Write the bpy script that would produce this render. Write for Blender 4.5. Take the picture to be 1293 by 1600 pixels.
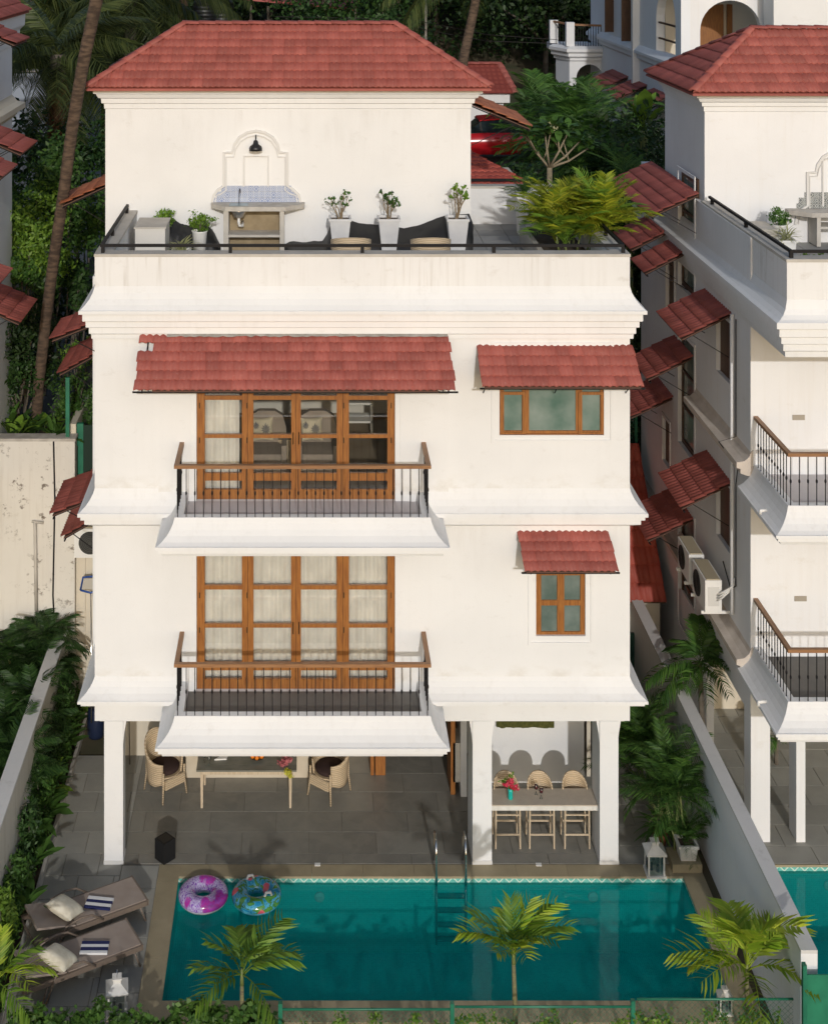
import bpy, math, random
import numpy as np
from mathutils import Vector, Matrix, Euler
random.seed(7); np.random.seed(7)
scene = bpy.context.scene
col = scene.collection
for o in list(bpy.data.objects): bpy.data.objects.remove(o)
R = math.radians
# ---------------------------------------------------------------- camera (rising front, like a drone shot with straightened verticals)
F, PX, PY, CH, CD = 2200.0, 480.0, -110.0, 16.6, 25.0
cam_d = bpy.data.cameras.new('camera'); cam = bpy.data.objects.new('camera', cam_d); col.objects.link(cam)
cam.location = (0, -CD, CH); cam.rotation_euler = (R(90), 0, 0)
cam_d.sensor_fit = 'VERTICAL'; cam_d.sensor_height = 36; cam_d.lens = F*36/1600
cam_d.shift_x = (646.5-PX)/1600; cam_d.shift_y = -(800-PY)/1600
cam_d.clip_start = .5; cam_d.clip_end = 1500
scene.camera = cam
# ---------------------------------------------------------------- sky and sun
SUN_EL, SUN_AZ = 19.0, 177.0
world = bpy.data.worlds.new("World"); scene.world = world; world.use_nodes = True
wn = world.node_tree; bg = wn.nodes['Background']
sky = wn.nodes.new('ShaderNodeTexSky'); sky.sky_type = 'NISHITA'; sky.sun_disc = False
sky.sun_elevation = R(SUN_EL); sky.sun_rotation = R(SUN_AZ); sky.dust_density = 1.6
wn.links.new(sky.outputs[0], bg.inputs[0]); bg.inputs[1].default_value = .15
sd = bpy.data.lights.new('sun', 'SUN'); sd.energy = 2.2; sd.angle = R(.9); sd.color = (1, .975, .95)
sun = bpy.data.objects.new('sun', sd); col.objects.link(sun)
sv = Vector((math.sin(R(SUN_AZ))*math.cos(R(SUN_EL)), math.cos(R(SUN_AZ))*math.cos(R(SUN_EL)), math.sin(R(SUN_EL))))
sun.rotation_euler = sv.to_track_quat('Z', 'Y').to_euler()
scene.view_settings.view_transform = 'Standard'; scene.view_settings.look = 'None'
scene.view_settings.exposure = -0.36; scene.view_settings.gamma = 1; scene.view_settings.use_curve_mapping = False
scene.render.engine = 'CYCLES'
try:
    scene.cycles.max_bounces = 8; scene.cycles.transparent_max_bounces = 16
except Exception: pass

# ---------------------------------------------------------------- survey helpers: a sighting at a known distance gives a place in metres
def S(Y): return F/(CD+Y)
def X(px, Y): return (px-PX)/S(Y)
def Z(py, Y): return CH-(py-PY)/S(Y)
def P(px, py, Y): return Vector((X(px, Y), Y, Z(py, Y)))
def G(px, py, z=0):
    Y = F*(CH-z)/(py-PY)-CD
    return Vector((X(px, Y), Y, z))

# ---------------------------------------------------------------- objects
WL = {}
def wl(o): return WL.get(o.name, Vector((0, 0, 0))) if o else Vector((0, 0, 0))
def tag(o, label=None, cat=None, group=None, kind=None):
    if label: o['label'] = label
    if cat: o['category'] = cat
    if group: o['group'] = group
    if kind: o['kind'] = kind
    return o
def thing(name, label, cat, loc=(0, 0, 0), group=None):
    o = bpy.data.objects.new(name, None); col.objects.link(o); o.empty_display_size = .2
    o.location = loc; WL[o.name] = Vector(loc)
    return tag(o, label, cat, group)
def link(name, me, parent=None, loc=(0, 0, 0), rot=None, scale=None):
    """loc is in world metres (parents unrotated when parts are attached)"""
    o = bpy.data.objects.new(name, me); col.objects.link(o)
    WL[o.name] = Vector(loc)
    if parent: o.parent = parent; o.location = Vector(loc)-wl(parent)
    else: o.location = loc
    if rot is not None: o.rotation_euler = rot
    if scale is not None: o.scale = scale
    return o
def copy_tree(o, parent=None):
    c = o.copy(); col.objects.link(c)
    if parent is not None: c.parent = parent; c.matrix_parent_inverse = o.matrix_parent_inverse
    for ch in list(o.children): copy_tree(ch, c)
    return c
def place(o, loc, rz=0, s=None):
    o.location = loc; o.rotation_euler = (0, 0, rz)
    if s: o.scale = (s, s, s)
    return o

class MB:
    def __init__(s): s.v = []; s.f = []; s.mi = []; s.m = 0
    def add(s, vs, fs):
        b = len(s.v); s.v += [tuple(v) for v in vs]; s.f += [tuple(b+i for i in f) for f in fs]; s.mi += [s.m]*len(fs); return s
    def box(s, x0, x1, y0, y1, z0, z1):
        if x0 > x1: x0, x1 = x1, x0
        if y0 > y1: y0, y1 = y1, y0
        if z0 > z1: z0, z1 = z1, z0
        return s.add([(x0, y0, z0), (x1, y0, z0), (x1, y1, z0), (x0, y1, z0), (x0, y0, z1), (x1, y0, z1), (x1, y1, z1), (x0, y1, z1)],
                     [(0, 3, 2, 1), (4, 5, 6, 7), (0, 1, 5, 4), (1, 2, 6, 5), (2, 3, 7, 6), (3, 0, 4, 7)])
    def tube(s, pts, r, n=6, cap=True):
        pts = [Vector(p) for p in pts]; k = len(pts)
        rs = r if isinstance(r, (list, tuple)) else [r]*k
        vs = []; prev = None
        for i, p in enumerate(pts):
            d = (pts[min(i+1, k-1)]-pts[max(i-1, 0)]).normalized()
            a = d.cross(Vector((0, 0, 1)) if abs(d.z) < .9 else Vector((0, 1, 0))) if prev is None else prev-d*prev.dot(d)
            a.normalize(); prev = a; b = d.cross(a)
            for j in range(n):
                t = 2*math.pi*(j+.5)/n
                vs.append(p+(a*math.cos(t)+b*math.sin(t))*rs[i])
        fs = [(i*n+j, i*n+(j+1) % n, (i+1)*n+(j+1) % n, (i+1)*n+j) for i in range(k-1) for j in range(n)]
        if cap: fs += [tuple(range(n-1, -1, -1)), tuple((k-1)*n+j for j in range(n))]
        return s.add(vs, fs)
    def lathe(s, prof, n=16, c=(0, 0, 0), sq=False):
        vs = []; m = len(prof)
        for r, z in prof:
            for j in range(n):
                t = 2*math.pi*(j+.5)/n; k = r*(1.41421 if sq else 1)
                vs.append((c[0]+k*math.cos(t), c[1]+k*math.sin(t), c[2]+z))
        fs = [(i*n+j, i*n+(j+1) % n, (i+1)*n+(j+1) % n, (i+1)*n+j) for i in range(m-1) for j in range(n)]
        fs += [tuple(range(n-1, -1, -1)), tuple((m-1)*n+j for j in range(n))]
        return s.add(vs, fs)
    def quad(s, a, b, c, d): return s.add([a, b, c, d], [(0, 1, 2, 3)])
    def prism(s, poly, d):
        """closed polygon (list of 3d points) pushed along vector d"""
        n = len(poly); d = Vector(d); poly = [Vector(p) for p in poly]
        return s.add(poly+[p+d for p in poly], [tuple(range(n-1, -1, -1)), tuple(range(n, 2*n))]+[(i, (i+1) % n, n+(i+1) % n, n+i) for i in range(n)])
    def sweep(s, path, prof, closed=False):
        """profile [(out, z)] swept along plan path [(x,y)], out = to the right of travel"""
        n = len(path); m = len(prof); vs = []
        for i, p in enumerate(path):
            p = Vector(p)
            def nrm(a, b):
                d = (Vector(b)-Vector(a)).normalized(); return Vector((d.y, -d.x))
            if closed or 0 < i < n-1:
                n1 = nrm(path[i-1], path[i]); n2 = nrm(path[i], path[(i+1) % n])
                q = (n1+n2).normalized(); q = q/max(.3, q.dot(n1))
            elif i == 0: q = nrm(path[0], path[1])
            else: q = nrm(path[-2], path[-1])
            for o, z in prof: vs.append((p.x+q.x*o, p.y+q.y*o, z))
        fs = []
        for i in range(n if closed else n-1):
            for j in range(m-1):
                a = i*m+j; b = ((i+1) % n)*m+j
                fs.append((a, b, b+1, a+1))
        if not closed: fs += [tuple(range(m)), tuple(range(n*m-1, (n-1)*m-1, -1))]
        return s.add(vs, fs)
    def build(s, name, mat, parent=None, smooth=False, org=None):
        v = np.array(s.v, dtype=np.float64)
        c = Vector(org) if org is not None else Vector(((v[:, 0].min()+v[:, 0].max())/2, (v[:, 1].min()+v[:, 1].max())/2, v[:, 2].min()))
        v = v-np.array(c)
        me = bpy.data.meshes.new(name); me.from_pydata(v.tolist(), [], s.f)
        for m in (mat if isinstance(mat, (list, tuple)) else [mat]): me.materials.append(m)
        if isinstance(mat, (list, tuple)): me.polygons.foreach_set('material_index', s.mi)
        if smooth: me.polygons.foreach_set('use_smooth', [True]*len(me.polygons))
        me.update()
        return link(name, me, parent, c)
def local_mesh(name, mb, mat, smooth=False):
    me = bpy.data.meshes.new(name); me.from_pydata(mb.v, [], mb.f)
    for m in (mat if isinstance(mat, (list, tuple)) else [mat]): me.materials.append(m)
    if isinstance(mat, (list, tuple)): me.polygons.foreach_set('material_index', mb.mi)
    if smooth: me.polygons.foreach_set('use_smooth', [True]*len(me.polygons))
    me.update(); return me
def slab_holes(mb, u0, u1, v0, v1, holes, w0, w1, mapf):
    """plate in (u,v) between w0 and w1 with rectangular holes; mapf(u,v,w)->xyz"""
    us = sorted({u0, u1} | {h[i] for h in holes for i in (0, 1) if u0 < h[i] < u1}); vs = sorted({v0, v1} | {h[i] for h in holes for i in (2, 3) if v0 < h[i] < v1})
    solid = lambda i, j: 0 <= i < len(us)-1 and 0 <= j < len(vs)-1 and not any(h[0]-1e-6 < (us[i]+us[i+1])/2 < h[1]+1e-6 and h[2]-1e-6 < (vs[j]+vs[j+1])/2 < h[3]+1e-6 for h in holes)
    idx = {}; V = []; Fc = []
    def vid(i, j, k):
        if (i, j, k) not in idx: idx[(i, j, k)] = len(V); V.append(mapf(us[i], vs[j], (w0, w1)[k]))
        return idx[(i, j, k)]
    for i in range(len(us)-1):
        for j in range(len(vs)-1):
            if not solid(i, j): continue
            Fc.append((vid(i, j, 0), vid(i+1, j, 0), vid(i+1, j+1, 0), vid(i, j+1, 0)))
            Fc.append((vid(i, j, 1), vid(i, j+1, 1), vid(i+1, j+1, 1), vid(i+1, j, 1)))
            if not solid(i-1, j): Fc.append((vid(i, j, 0), vid(i, j+1, 0), vid(i, j+1, 1), vid(i, j, 1)))
            if not solid(i+1, j): Fc.append((vid(i+1, j, 0), vid(i+1, j, 1), vid(i+1, j+1, 1), vid(i+1, j+1, 0)))
            if not solid(i, j-1): Fc.append((vid(i, j, 0), vid(i, j, 1), vid(i+1, j, 1), vid(i+1, j, 0)))
            if not solid(i, j+1): Fc.append((vid(i, j+1, 0), vid(i+1, j+1, 0), vid(i+1, j+1, 1), vid(i, j+1, 1)))
    return mb.add(V, Fc)

# ---------------------------------------------------------------- materials
def nm(name):
    m = bpy.data.materials.new(name); m.use_nodes = True
    return m, m.node_tree, m.node_tree.nodes['Principled BSDF']
def mth(t, op, a, b=None):
    n = t.nodes.new('ShaderNodeMath'); n.operation = op
    for i, v in enumerate((a, b)):
        if v is None: continue
        if isinstance(v, (int, float)): n.inputs[i].default_value = v
        else: t.links.new(v, n.inputs[i])
    return n.outputs[0]
def mixc(t, fac, a, b, mode='MIX'):
    n = t.nodes.new('ShaderNodeMix'); n.data_type = 'RGBA'; n.blend_type = mode
    for k, v in ((0, fac), (6, a), (7, b)):
        if isinstance(v, (int, float)): n.inputs[k].default_value = v
        elif isinstance(v, (tuple, list)): n.inputs[k].default_value = (*v, 1) if len(v) == 3 else v
        else: t.links.new(v, n.inputs[k])
    return n.outputs[2]
def noise(t, scale, detail=3, vec=None, dist=0, rough=.5):
    n = t.nodes.new('ShaderNodeTexNoise'); n.inputs['Scale'].default_value = scale; n.inputs['Detail'].default_value = detail
    n.inputs['Distortion'].default_value = dist; n.inputs['Roughness'].default_value = rough
    if vec is not None: t.links.new(vec, n.inputs['Vector'])
    return n.outputs[0]
def ramp(t, v, stops):
    n = t.nodes.new('ShaderNodeValToRGB'); r = n.color_ramp
    while len(r.elements) < len(stops): r.elements.new(.5)
    for e, (p, c) in zip(r.elements, stops): e.position = p; e.color = (*c, 1) if len(c) == 3 else c
    t.links.new(v, n.inputs[0]); return n.outputs[0]
def coords(t, scale=(1, 1, 1), world=True, loc=(0, 0, 0)):
    if world: s = t.nodes.new('ShaderNodeNewGeometry').outputs['Position']
    else: s = t.nodes.new('ShaderNodeTexCoord').outputs['Object']
    m = t.nodes.new('ShaderNodeMapping'); m.inputs['Scale'].default_value = scale; m.inputs['Location'].default_value = loc
    t.links.new(s, m.inputs[0]); return m.outputs[0]
def bump(t, h, strength=.3, dist=.01):
    b = t.nodes.new('ShaderNodeBump'); b.inputs['Strength'].default_value = strength; b.inputs['Distance'].default_value = dist
    t.links.new(h, b.inputs['Height']); return b.outputs[0]
MATS = {}
def plain(name, c, rough=.6, c2=None, scale=4, vary=0, b=0, bscale=60, metal=0, stretch=(1, 1, 1), lo=.35, hi=.65, world=True, detail=4, spec=None):
    """solid colour with a second, blotchy one, random shift per object and fine relief"""
    if name in MATS: return MATS[name]
    m, t, p = nm(name)
    p.inputs['Roughness'].default_value = rough; p.inputs['Metallic'].default_value = metal
    if spec is not None: p.inputs['Specular IOR Level'].default_value = spec
    out = None; co = coords(t, stretch, world)
    if c2 is not None:
        n = noise(t, scale, detail, co); out = ramp(t, n, [(lo, c), (hi, c2)])
    if vary:
        oi = t.nodes.new('ShaderNodeObjectInfo').outputs['Random']
        k = mth(t, 'ADD', mth(t, 'MULTIPLY', oi, 2*vary), 1-vary)
        cc = t.nodes.new('ShaderNodeCombineColor')
        for i in range(3): t.links.new(k, cc.inputs[i])
        out = mixc(t, 1.0, out if out is not None else c, cc.outputs[0], 'MULTIPLY')
    if out is None: p.inputs['Base Color'].default_value = (*c, 1)
    else: t.links.new(out, p.inputs['Base Color'])
    if b:
        t.links.new(bump(t, noise(t, bscale, 4, co), b, .004), p.inputs['Normal'])
    MATS[name] = m; return m
def plaster(name, c, stain=(.55, .49, .40), amt=.35, streak=.0, old=0, drips=(), feet=()):
    m, t, p = nm(name); p.inputs['Roughness'].default_value = .85; p.inputs['Specular IOR Level'].default_value = .25
    g = coords(t)
    n1 = noise(t, .55, 5, g); base = ramp(t, n1, [(.35, tuple(x*.93 for x in c)), (.62, c)])
    cr = noise(t, .9, 9, coords(t, loc=(5, 2, 8)), dist=2.0, rough=.55); base = mixc(t, mth(t, 'MULTIPLY', ramp(t, cr, [(.497, (0, 0, 0)), (.5, (1, 1, 1)), (.503, (0, 0, 0))]), .10), base, stain)
    n2 = noise(t, 2.4, 8, coords(t, (1, 1, 1.6), loc=(3, 1, 7)), rough=.65)
    f = mth(t, 'MULTIPLY', ramp(t, n2, [(.60, (0, 0, 0)), (.78, (1, 1, 1))]), amt)
    base = mixc(t, f, base, stain)
    if streak:
        n3 = noise(t, 1.0, 5, coords(t, (9, 9, .45)), rough=.6)
        n4 = noise(t, .8, 3, coords(t, (1, 1, 1), loc=(9, 2, 4)))
        k = mth(t, 'MULTIPLY', ramp(t, n3, [(.50, (0, 0, 0)), (.72, (1, 1, 1))]), ramp(t, n4, [(.38, (.25, .25, .25)), (.6, (1, 1, 1))]))
        base = mixc(t, mth(t, 'MULTIPLY', k, streak), base, stain)
    if drips or feet:
        sx = t.nodes.new('ShaderNodeSeparateXYZ'); t.links.new(g, sx.inputs[0]); zz = sx.outputs[2]
        n7 = noise(t, 1.0, 6, coords(t, (5, 5, .5), loc=(2, 8, 1)), rough=.65); n8 = noise(t, 1.2, 4, coords(t, (1, 1, .6), loc=(6, 1, 3)))
        for z0, h in drips:
            d = mth(t, 'DIVIDE', mth(t, 'SUBTRACT', z0, zz), h); ok = mth(t, 'MULTIPLY', mth(t, 'GREATER_THAN', d, 0), mth(t, 'MAXIMUM', mth(t, 'SUBTRACT', 1, d), 0))
            k = mth(t, 'MULTIPLY', mth(t, 'MULTIPLY', ok, ramp(t, n7, [(.46, (0, 0, 0)), (.66, (1, 1, 1))])), ramp(t, n8, [(.42, (0, 0, 0)), (.6, (.30, .30, .30))])); base = mixc(t, k, base, stain)
        for z0 in feet:
            d = mth(t, 'DIVIDE', mth(t, 'SUBTRACT', zz, z0), .30); ok = mth(t, 'MULTIPLY', mth(t, 'GREATER_THAN', d, -.3), mth(t, 'MAXIMUM', mth(t, 'SUBTRACT', 1, mth(t, 'ABSOLUTE', d)), 0))
            k = mth(t, 'MULTIPLY', mth(t, 'MULTIPLY', ok, ramp(t, n2, [(.45, (0, 0, 0)), (.6, (1, 1, 1))])), .28); base = mixc(t, k, base, (.50, .45, .36))
    if old:
        n5 = noise(t, 3.2, 12, coords(t, (1, 1, 1), loc=(1, 5, 2)), rough=.75); n6 = noise(t, .5, 3, coords(t, (1, 1, 1), loc=(7, 7, 0)))
        k = mth(t, 'MULTIPLY', ramp(t, n5, [(.56, (0, 0, 0)), (.60, (1, 1, 1))]), ramp(t, n6, [(.45, (0, 0, 0)), (.6, (1, 1, 1))]))
        base = mixc(t, mth(t, 'MULTIPLY', k, old), base, (.13, .10, .075))
    t.links.new(base, p.inputs['Base Color'])
    t.links.new(bump(t, noise(t, 35, 6, g), .25, .006), p.inputs['Normal'])
    MATS[name] = m; return m
def rgb(r, g, b):
    f = lambda x: ((x/255+.055)/1.055)**2.4 if x > 10 else x/255/12.92
    return (f(r), f(g), f(b))
WALL = plaster('white plaster', (.765, .765, .76), stain=(.47, .44, .40), amt=.30, streak=.05, drips=((9.34, 1.1), (6.03, 1.0), (12.9, 1.0)), feet=(6.66, 3.32, 10.0))
WALLP = plaster('weathered white plaster', (.76, .755, .745), stain=(.44, .40, .34), amt=.42, streak=.6)
TRIM = plaster('white moulding plaster', (.775, .775, .77), stain=(.48, .45, .40), amt=.36, streak=.16)
WALLN = plaster('neighbour white plaster', (.775, .775, .78), amt=.3, streak=.14, drips=((9.4, 1.0), (6.03, .8)))
CREAM = plaster('cream plaster', (.66, .60, .49), amt=.35, streak=.2)
OLDW = plaster('peeling cream plaster', (.69, .66, .60), stain=(.36, .30, .23), amt=.6, streak=.25, old=.9)
TOPW = plaster('boundary wall plaster', (.62, .61, .59), stain=(.33, .31, .28), amt=.6, streak=.12)
SHADEW = plaster('shade-tinted white plaster', (.79, .81, .84), amt=.2, streak=.1)  # white side walls: the blue cast of their shade is put into the colour
def tile_mat(name, c, c2, dirt=(.42, .33, .29), vary=.10, damt=.25):
    m, t, p = nm(name); p.inputs['Roughness'].default_value = .62; p.inputs['Specular IOR Level'].default_value = .35
    n = noise(t, 2.2, 5, coords(t)); base = ramp(t, n, [(.3, c), (.7, c2)])
    oi = t.nodes.new('ShaderNodeObjectInfo').outputs['Random']; k = mth(t, 'ADD', mth(t, 'MULTIPLY', oi, 2*vary), 1-vary)
    cc = t.nodes.new('ShaderNodeCombineColor')
    for i in range(3): t.links.new(k, cc.inputs[i])
    base = mixc(t, 1.0, base, cc.outputs[0], 'MULTIPLY')
    n2 = noise(t, 14, 8, coords(t), rough=.7); f = mth(t, 'MULTIPLY', ramp(t, n2, [(.60, (0, 0, 0)), (.74, (1, 1, 1))]), damt)
    t.links.new(mixc(t, f, base, dirt), p.inputs['Base Color'])
    t.links.new(bump(t, noise(t, 90, 4, coords(t)), .2, .003), p.inputs['Normal'])
    MATS[name] = m; return m
REDT = tile_mat('red roof tile', (.255, .066, .052), (.33, .094, .074), vary=.15, damt=.38, dirt=(.46, .34, .29))
OLDT = tile_mat('old clay tile', (.42, .13, .06), (.50, .19, .09), dirt=(.15, .10, .08), vary=.16, damt=.5)
DARKT = tile_mat('mossy clay tile', (.28, .05, .035), (.36, .075, .05), dirt=(.12, .09, .06), vary=.15, damt=.5)
CAPT = tile_mat('red ridge tile', (.30, .082, .066), (.36, .108, .086))
MORT = plain('grey mortar', (.42, .39, .36), .9, (.30, .28, .25), 6, b=.4)
def wood_mat(name, c, c2, sc=1.0, rough=.5, stretch=(14, 14, 1.2), vary=.08):
    return plain(name, c, rough, c2, 3*sc, vary, .15, 40, stretch=stretch)
WOOD = wood_mat('varnished teak', (.33, .13, .025), (.22, .075, .014))
WOODH = wood_mat('teak rail', (.33, .17, .075), (.24, .115, .05), stretch=(1.2, 14, 14))
WOODHY = wood_mat('teak side rail', (.33, .17, .075), (.24, .115, .05), stretch=(14, 1.2, 14))
WOODD = wood_mat('dark stained wood', (.10, .045, .018), (.06, .025, .01))
WOODL = wood_mat('bleached wood', (.58, .48, .35), (.48, .38, .26))
IRON = plain('black iron', (.012, .011, .012), .6, b=.1, spec=.2)
DOORMET = plain('dark bronze', (.05, .035, .02), .4, metal=.6)
STEEL = plain('polished steel', (.75, .74, .72), .15, metal=1)
STEELD = plain('wet steel', (.18, .24, .25), .3, metal=.6)
BLACKP = plain('black plastic', (.012, .012, .013), .42)
WHITEP = plain('white enamel', (.74, .73, .70), .5)
WHITEM = plain('white painted wood', (.72, .70, .65), .55, (.62, .60, .55), 8, b=.2)
GREENP = plain('green painted steel', (.012, .13, .075), .45, (.02, .17, .10), 3)
GREENC = plain('green shade cloth', (.01, .15, .08), .8, (.015, .19, .10), 5)
CONC = plain('bare cement', (.50, .475, .43), .9, (.38, .35, .31), 5, b=.5)
CONCL = plain('pale cement', (.52, .49, .44), .9, (.44, .41, .36), 3, b=.4)
FLOORD = plain('mortar bed', (.20, .185, .155), .9)
def stone(name, c, c2, sc, vary=.14, rough=.65, wet=None):
    m, t, p = nm(name); g = coords(t)
    base = ramp(t, noise(t, sc, 8, g, rough=.62), [(.32, c), (.68, c2)])
    fine = noise(t, 90, 5, g, rough=.7); base = mixc(t, .35, base, mixc(t, fine, tuple(x*.55 for x in c), tuple(min(1, x*1.45) for x in c2)))
    oi = t.nodes.new('ShaderNodeObjectInfo').outputs['Random']; k = mth(t, 'ADD', mth(t, 'MULTIPLY', oi, 2*vary), 1-vary)
    cc = t.nodes.new('ShaderNodeCombineColor')
    for i in range(3): t.links.new(k, cc.inputs[i])
    base = mixc(t, 1.0, base, cc.outputs[0], 'MULTIPLY')
    if wet:
        w = noise(t, 1.1, 9, coords(t, loc=(4, 3, 0)), dist=1.2, rough=.6)
        w1 = ramp(t, w, [(.42, (0, 0, 0)), (.47, (1, 1, 1)), (.50, (1, 1, 1)), (.56, (0, 0, 0))])
        base = mixc(t, mth(t, 'MULTIPLY', w1, .35), base, wet)
        w2 = ramp(t, noise(t, .7, 4, coords(t, loc=(1, 9, 0))), [(.40, (.35, .35, .35)), (.62, (.75, .75, .75))])
        t.links.new(w2, p.inputs['Roughness'])
    else: p.inputs['Roughness'].default_value = rough
    t.links.new(base, p.inputs['Base Color'])
    t.links.new(bump(t, noise(t, 30, 6, g), .35, .004), p.inputs['Normal'])
    MATS[name] = m; return m
SLATE = stone('dark kota stone', (.165, .158, .138), (.245, .235, .205), 1.6, wet=(.26, .25, .21))
SLATEG = stone('grey path stone', (.24, .235, .21), (.35, .34, .30), 1.3, vary=.12)
GRAN = stone('brown granite coping', (.27, .225, .14), (.38, .315, .20), 2.2, vary=.07)
SLATEL = stone('balcony stone', (.10, .095, .085), (.15, .14, .125), 2)
LILAC = stone('pale balcony tile', (.46, .43, .44), (.54, .51, .51), 1.2, vary=.03)
ROOFSL = stone('terrace floor tile', (.24, .24, .23), (.33, .325, .31), 1.2)
CTOP = stone('speckled counter stone', (.44, .37, .29), (.52, .45, .36), 9, vary=.02)
SOIL = plain('soil', (.055, .038, .024), .95, (.09, .065, .04), 6, b=.8)
GRNDM = plain('earth and scrub', (.05, .055, .025), .95, (.11, .085, .05), .8, b=.8)
ASPH = plain('asphalt', (.06, .058, .055), .9, (.09, .085, .078), 2, b=.4)
def glassy(name, tint, refl=.12, rough=.02):
    m, t, p = nm(name); t.nodes.remove(p); out = t.nodes['Material Output']
    tr = t.nodes.new('ShaderNodeBsdfTransparent'); tr.inputs[0].default_value = (*tint, 1)
    gl = t.nodes.new('ShaderNodeBsdfGlossy'); gl.inputs['Roughness'].default_value = rough; gl.inputs['Color'].default_value = (.9, .95, 1, 1)
    fr = t.nodes.new('ShaderNodeFresnel'); fr.inputs[0].default_value = 1.5
    mx = t.nodes.new('ShaderNodeMixShader')
    t.links.new(mth(t, 'ADD', fr.outputs[0], refl), mx.inputs[0]); t.links.new(tr.outputs[0], mx.inputs[1]); t.links.new(gl.outputs[0], mx.inputs[2])
    t.links.new(mx.outputs[0], out.inputs[0]); MATS[name] = m; return m
GLASS = glassy('window glass', (.95, .95, .93), .015)
GLASSC = glassy('clear glass', (.93, .96, .95), .05)
FROST = plain('frosted glass', (.09, .13, .115), .14, (.21, .25, .23), 1.8)
FROSTG = plain('green tinted glass', (.09, .16, .13), .14, (.26, .31, .28), 1.3)  # paler clouds in the tint are painted stand-ins for reflections
CARGL = plain('car glass', (.02, .03, .035), .08)
def foliage(name, c, c2, trans=.3, vary=.18, rough=.5):
    m, t, p = nm(name); out = t.nodes['Material Output']
    oi = t.nodes.new('ShaderNodeObjectInfo').outputs['Random']
    g = t.nodes.new('ShaderNodeNewGeometry')
    isl = g.outputs['Random Per Island']
    base = ramp(t, isl, [(.0, c), (1.0, c2)])
    nz = noise(t, 1.7, 3, coords(t)); k = mth(t, 'ADD', mth(t, 'MULTIPLY', nz, 1.1), .45)
    k = mth(t, 'MULTIPLY', k, mth(t, 'ADD', mth(t, 'MULTIPLY', oi, 2*vary), 1-vary))
    cc = t.nodes.new('ShaderNodeCombineColor')
    for i in range(3): t.links.new(k, cc.inputs[i])
    base = mixc(t, 1.0, base, cc.outputs[0], 'MULTIPLY')
    t.links.new(base, p.inputs['Base Color']); p.inputs['Roughness'].default_value = rough; p.inputs['Specular IOR Level'].default_value = .35
    tl = t.nodes.new('ShaderNodeBsdfTranslucent'); t.links.new(base, tl.inputs[0])
    mx = t.nodes.new('ShaderNodeMixShader'); mx.inputs[0].default_value = trans
    t.links.new(p.outputs[0], mx.inputs[1]); t.links.new(tl.outputs[0], mx.inputs[2]); t.links.new(mx.outputs[0], out.inputs[0])
    MATS[name] = m; return m
FG = foliage('mid green leaves', (.035, .095, .018), (.095, .19, .035))
FD = foliage('dark green leaves', (.016, .048, .012), (.055, .115, .025))
FDD = foliage('deep forest leaves', (.012, .034, .010), (.046, .086, .022))
FB = foliage('bright green leaves', (.09, .19, .02), (.20, .32, .04))
FY = foliage('yellow green fronds', (.15, .23, .012), (.42, .42, .035))
FYG = foliage('young palm fronds', (.19, .33, .02), (.42, .50, .05))
FC = foliage('coconut fronds', (.035, .055, .015), (.12, .145, .04))
FV = foliage('variegated leaves', (.30, .33, .12), (.45, .45, .22))
FBR = foliage('dry brown fronds', (.12, .055, .02), (.20, .10, .035))
FRED = foliage('red flower petals', (.55, .03, .06), (.75, .10, .18))
FPINK = foliage('pink flower petals', (.50, .14, .16), (.65, .25, .25))
FYEL = foliage('yellow flower petals', (.45, .42, .03), (.62, .60, .10))
FWH = foliage('white flower petals', (.55, .55, .30), (.7, .7, .45))
BARK = plain('palm bark', (.13, .088, .06), .95, (.055, .037, .026), 5, b=1.0, bscale=9, stretch=(1, 1, 3.5), detail=8, lo=.4, hi=.6)
BARKG = plain('grey bark', (.14, .12, .095), .95, (.08, .065, .05), 5, b=.8, bscale=18)
STEMG = plain('green stem', (.13, .17, .05), .6, (.20, .22, .08), 8)
WICK = None
def wicker(name, c, c2):
    m, t, p = nm(name); g = coords(t, world=False)
    w1 = t.nodes.new('ShaderNodeTexWave'); w1.wave_type = 'BANDS'; w1.bands_direction = 'Z'; w1.inputs['Scale'].default_value = 9; w1.inputs['Distortion'].default_value = 1.5; t.links.new(g, w1.inputs[0])
    n = noise(t, 30, 3, g)
    k = mth(t, 'MULTIPLY', w1.outputs[1], mth(t, 'ADD', n, .5))
    t.links.new(ramp(t, k, [(.15, c2), (.6, c)]), p.inputs['Base Color']); p.inputs['Roughness'].default_value = .7
    t.links.new(bump(t, w1.outputs[1], .6, .008), p.inputs['Normal']); MATS[name] = m; return m
WICK = wicker('pale wicker', (.58, .46, .31), (.40, .30, .185))
def fabric(name, c, c2=None, sc=3): return plain(name, c, .95, c2 or tuple(x*.85 for x in c), sc, b=.3, bscale=150, spec=.15)
CURT = fabric('sheer curtain', (.76, .745, .72))
CUSHD = fabric('dark brown cushion', (.045, .028, .026))
LNG = fabric('taupe sling fabric', (.36, .30, .255), (.31, .25, .21))
LNGF = plain('taupe metal frame', (.17, .13, .10), .5)
GREYF = fabric('grey armchair fabric', (.34, .29, .25))
RUGF = plain('brown interior floor', (.34, .27, .19), .6, (.28, .21, .14), 2)
PILW = fabric('ivory pillow', (.72, .68, .56), (.62, .57, .45), 10)
TARP = plain('black tarpaulin', (.007, .007, .008), .5, (.014, .014, .014), 3)
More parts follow.
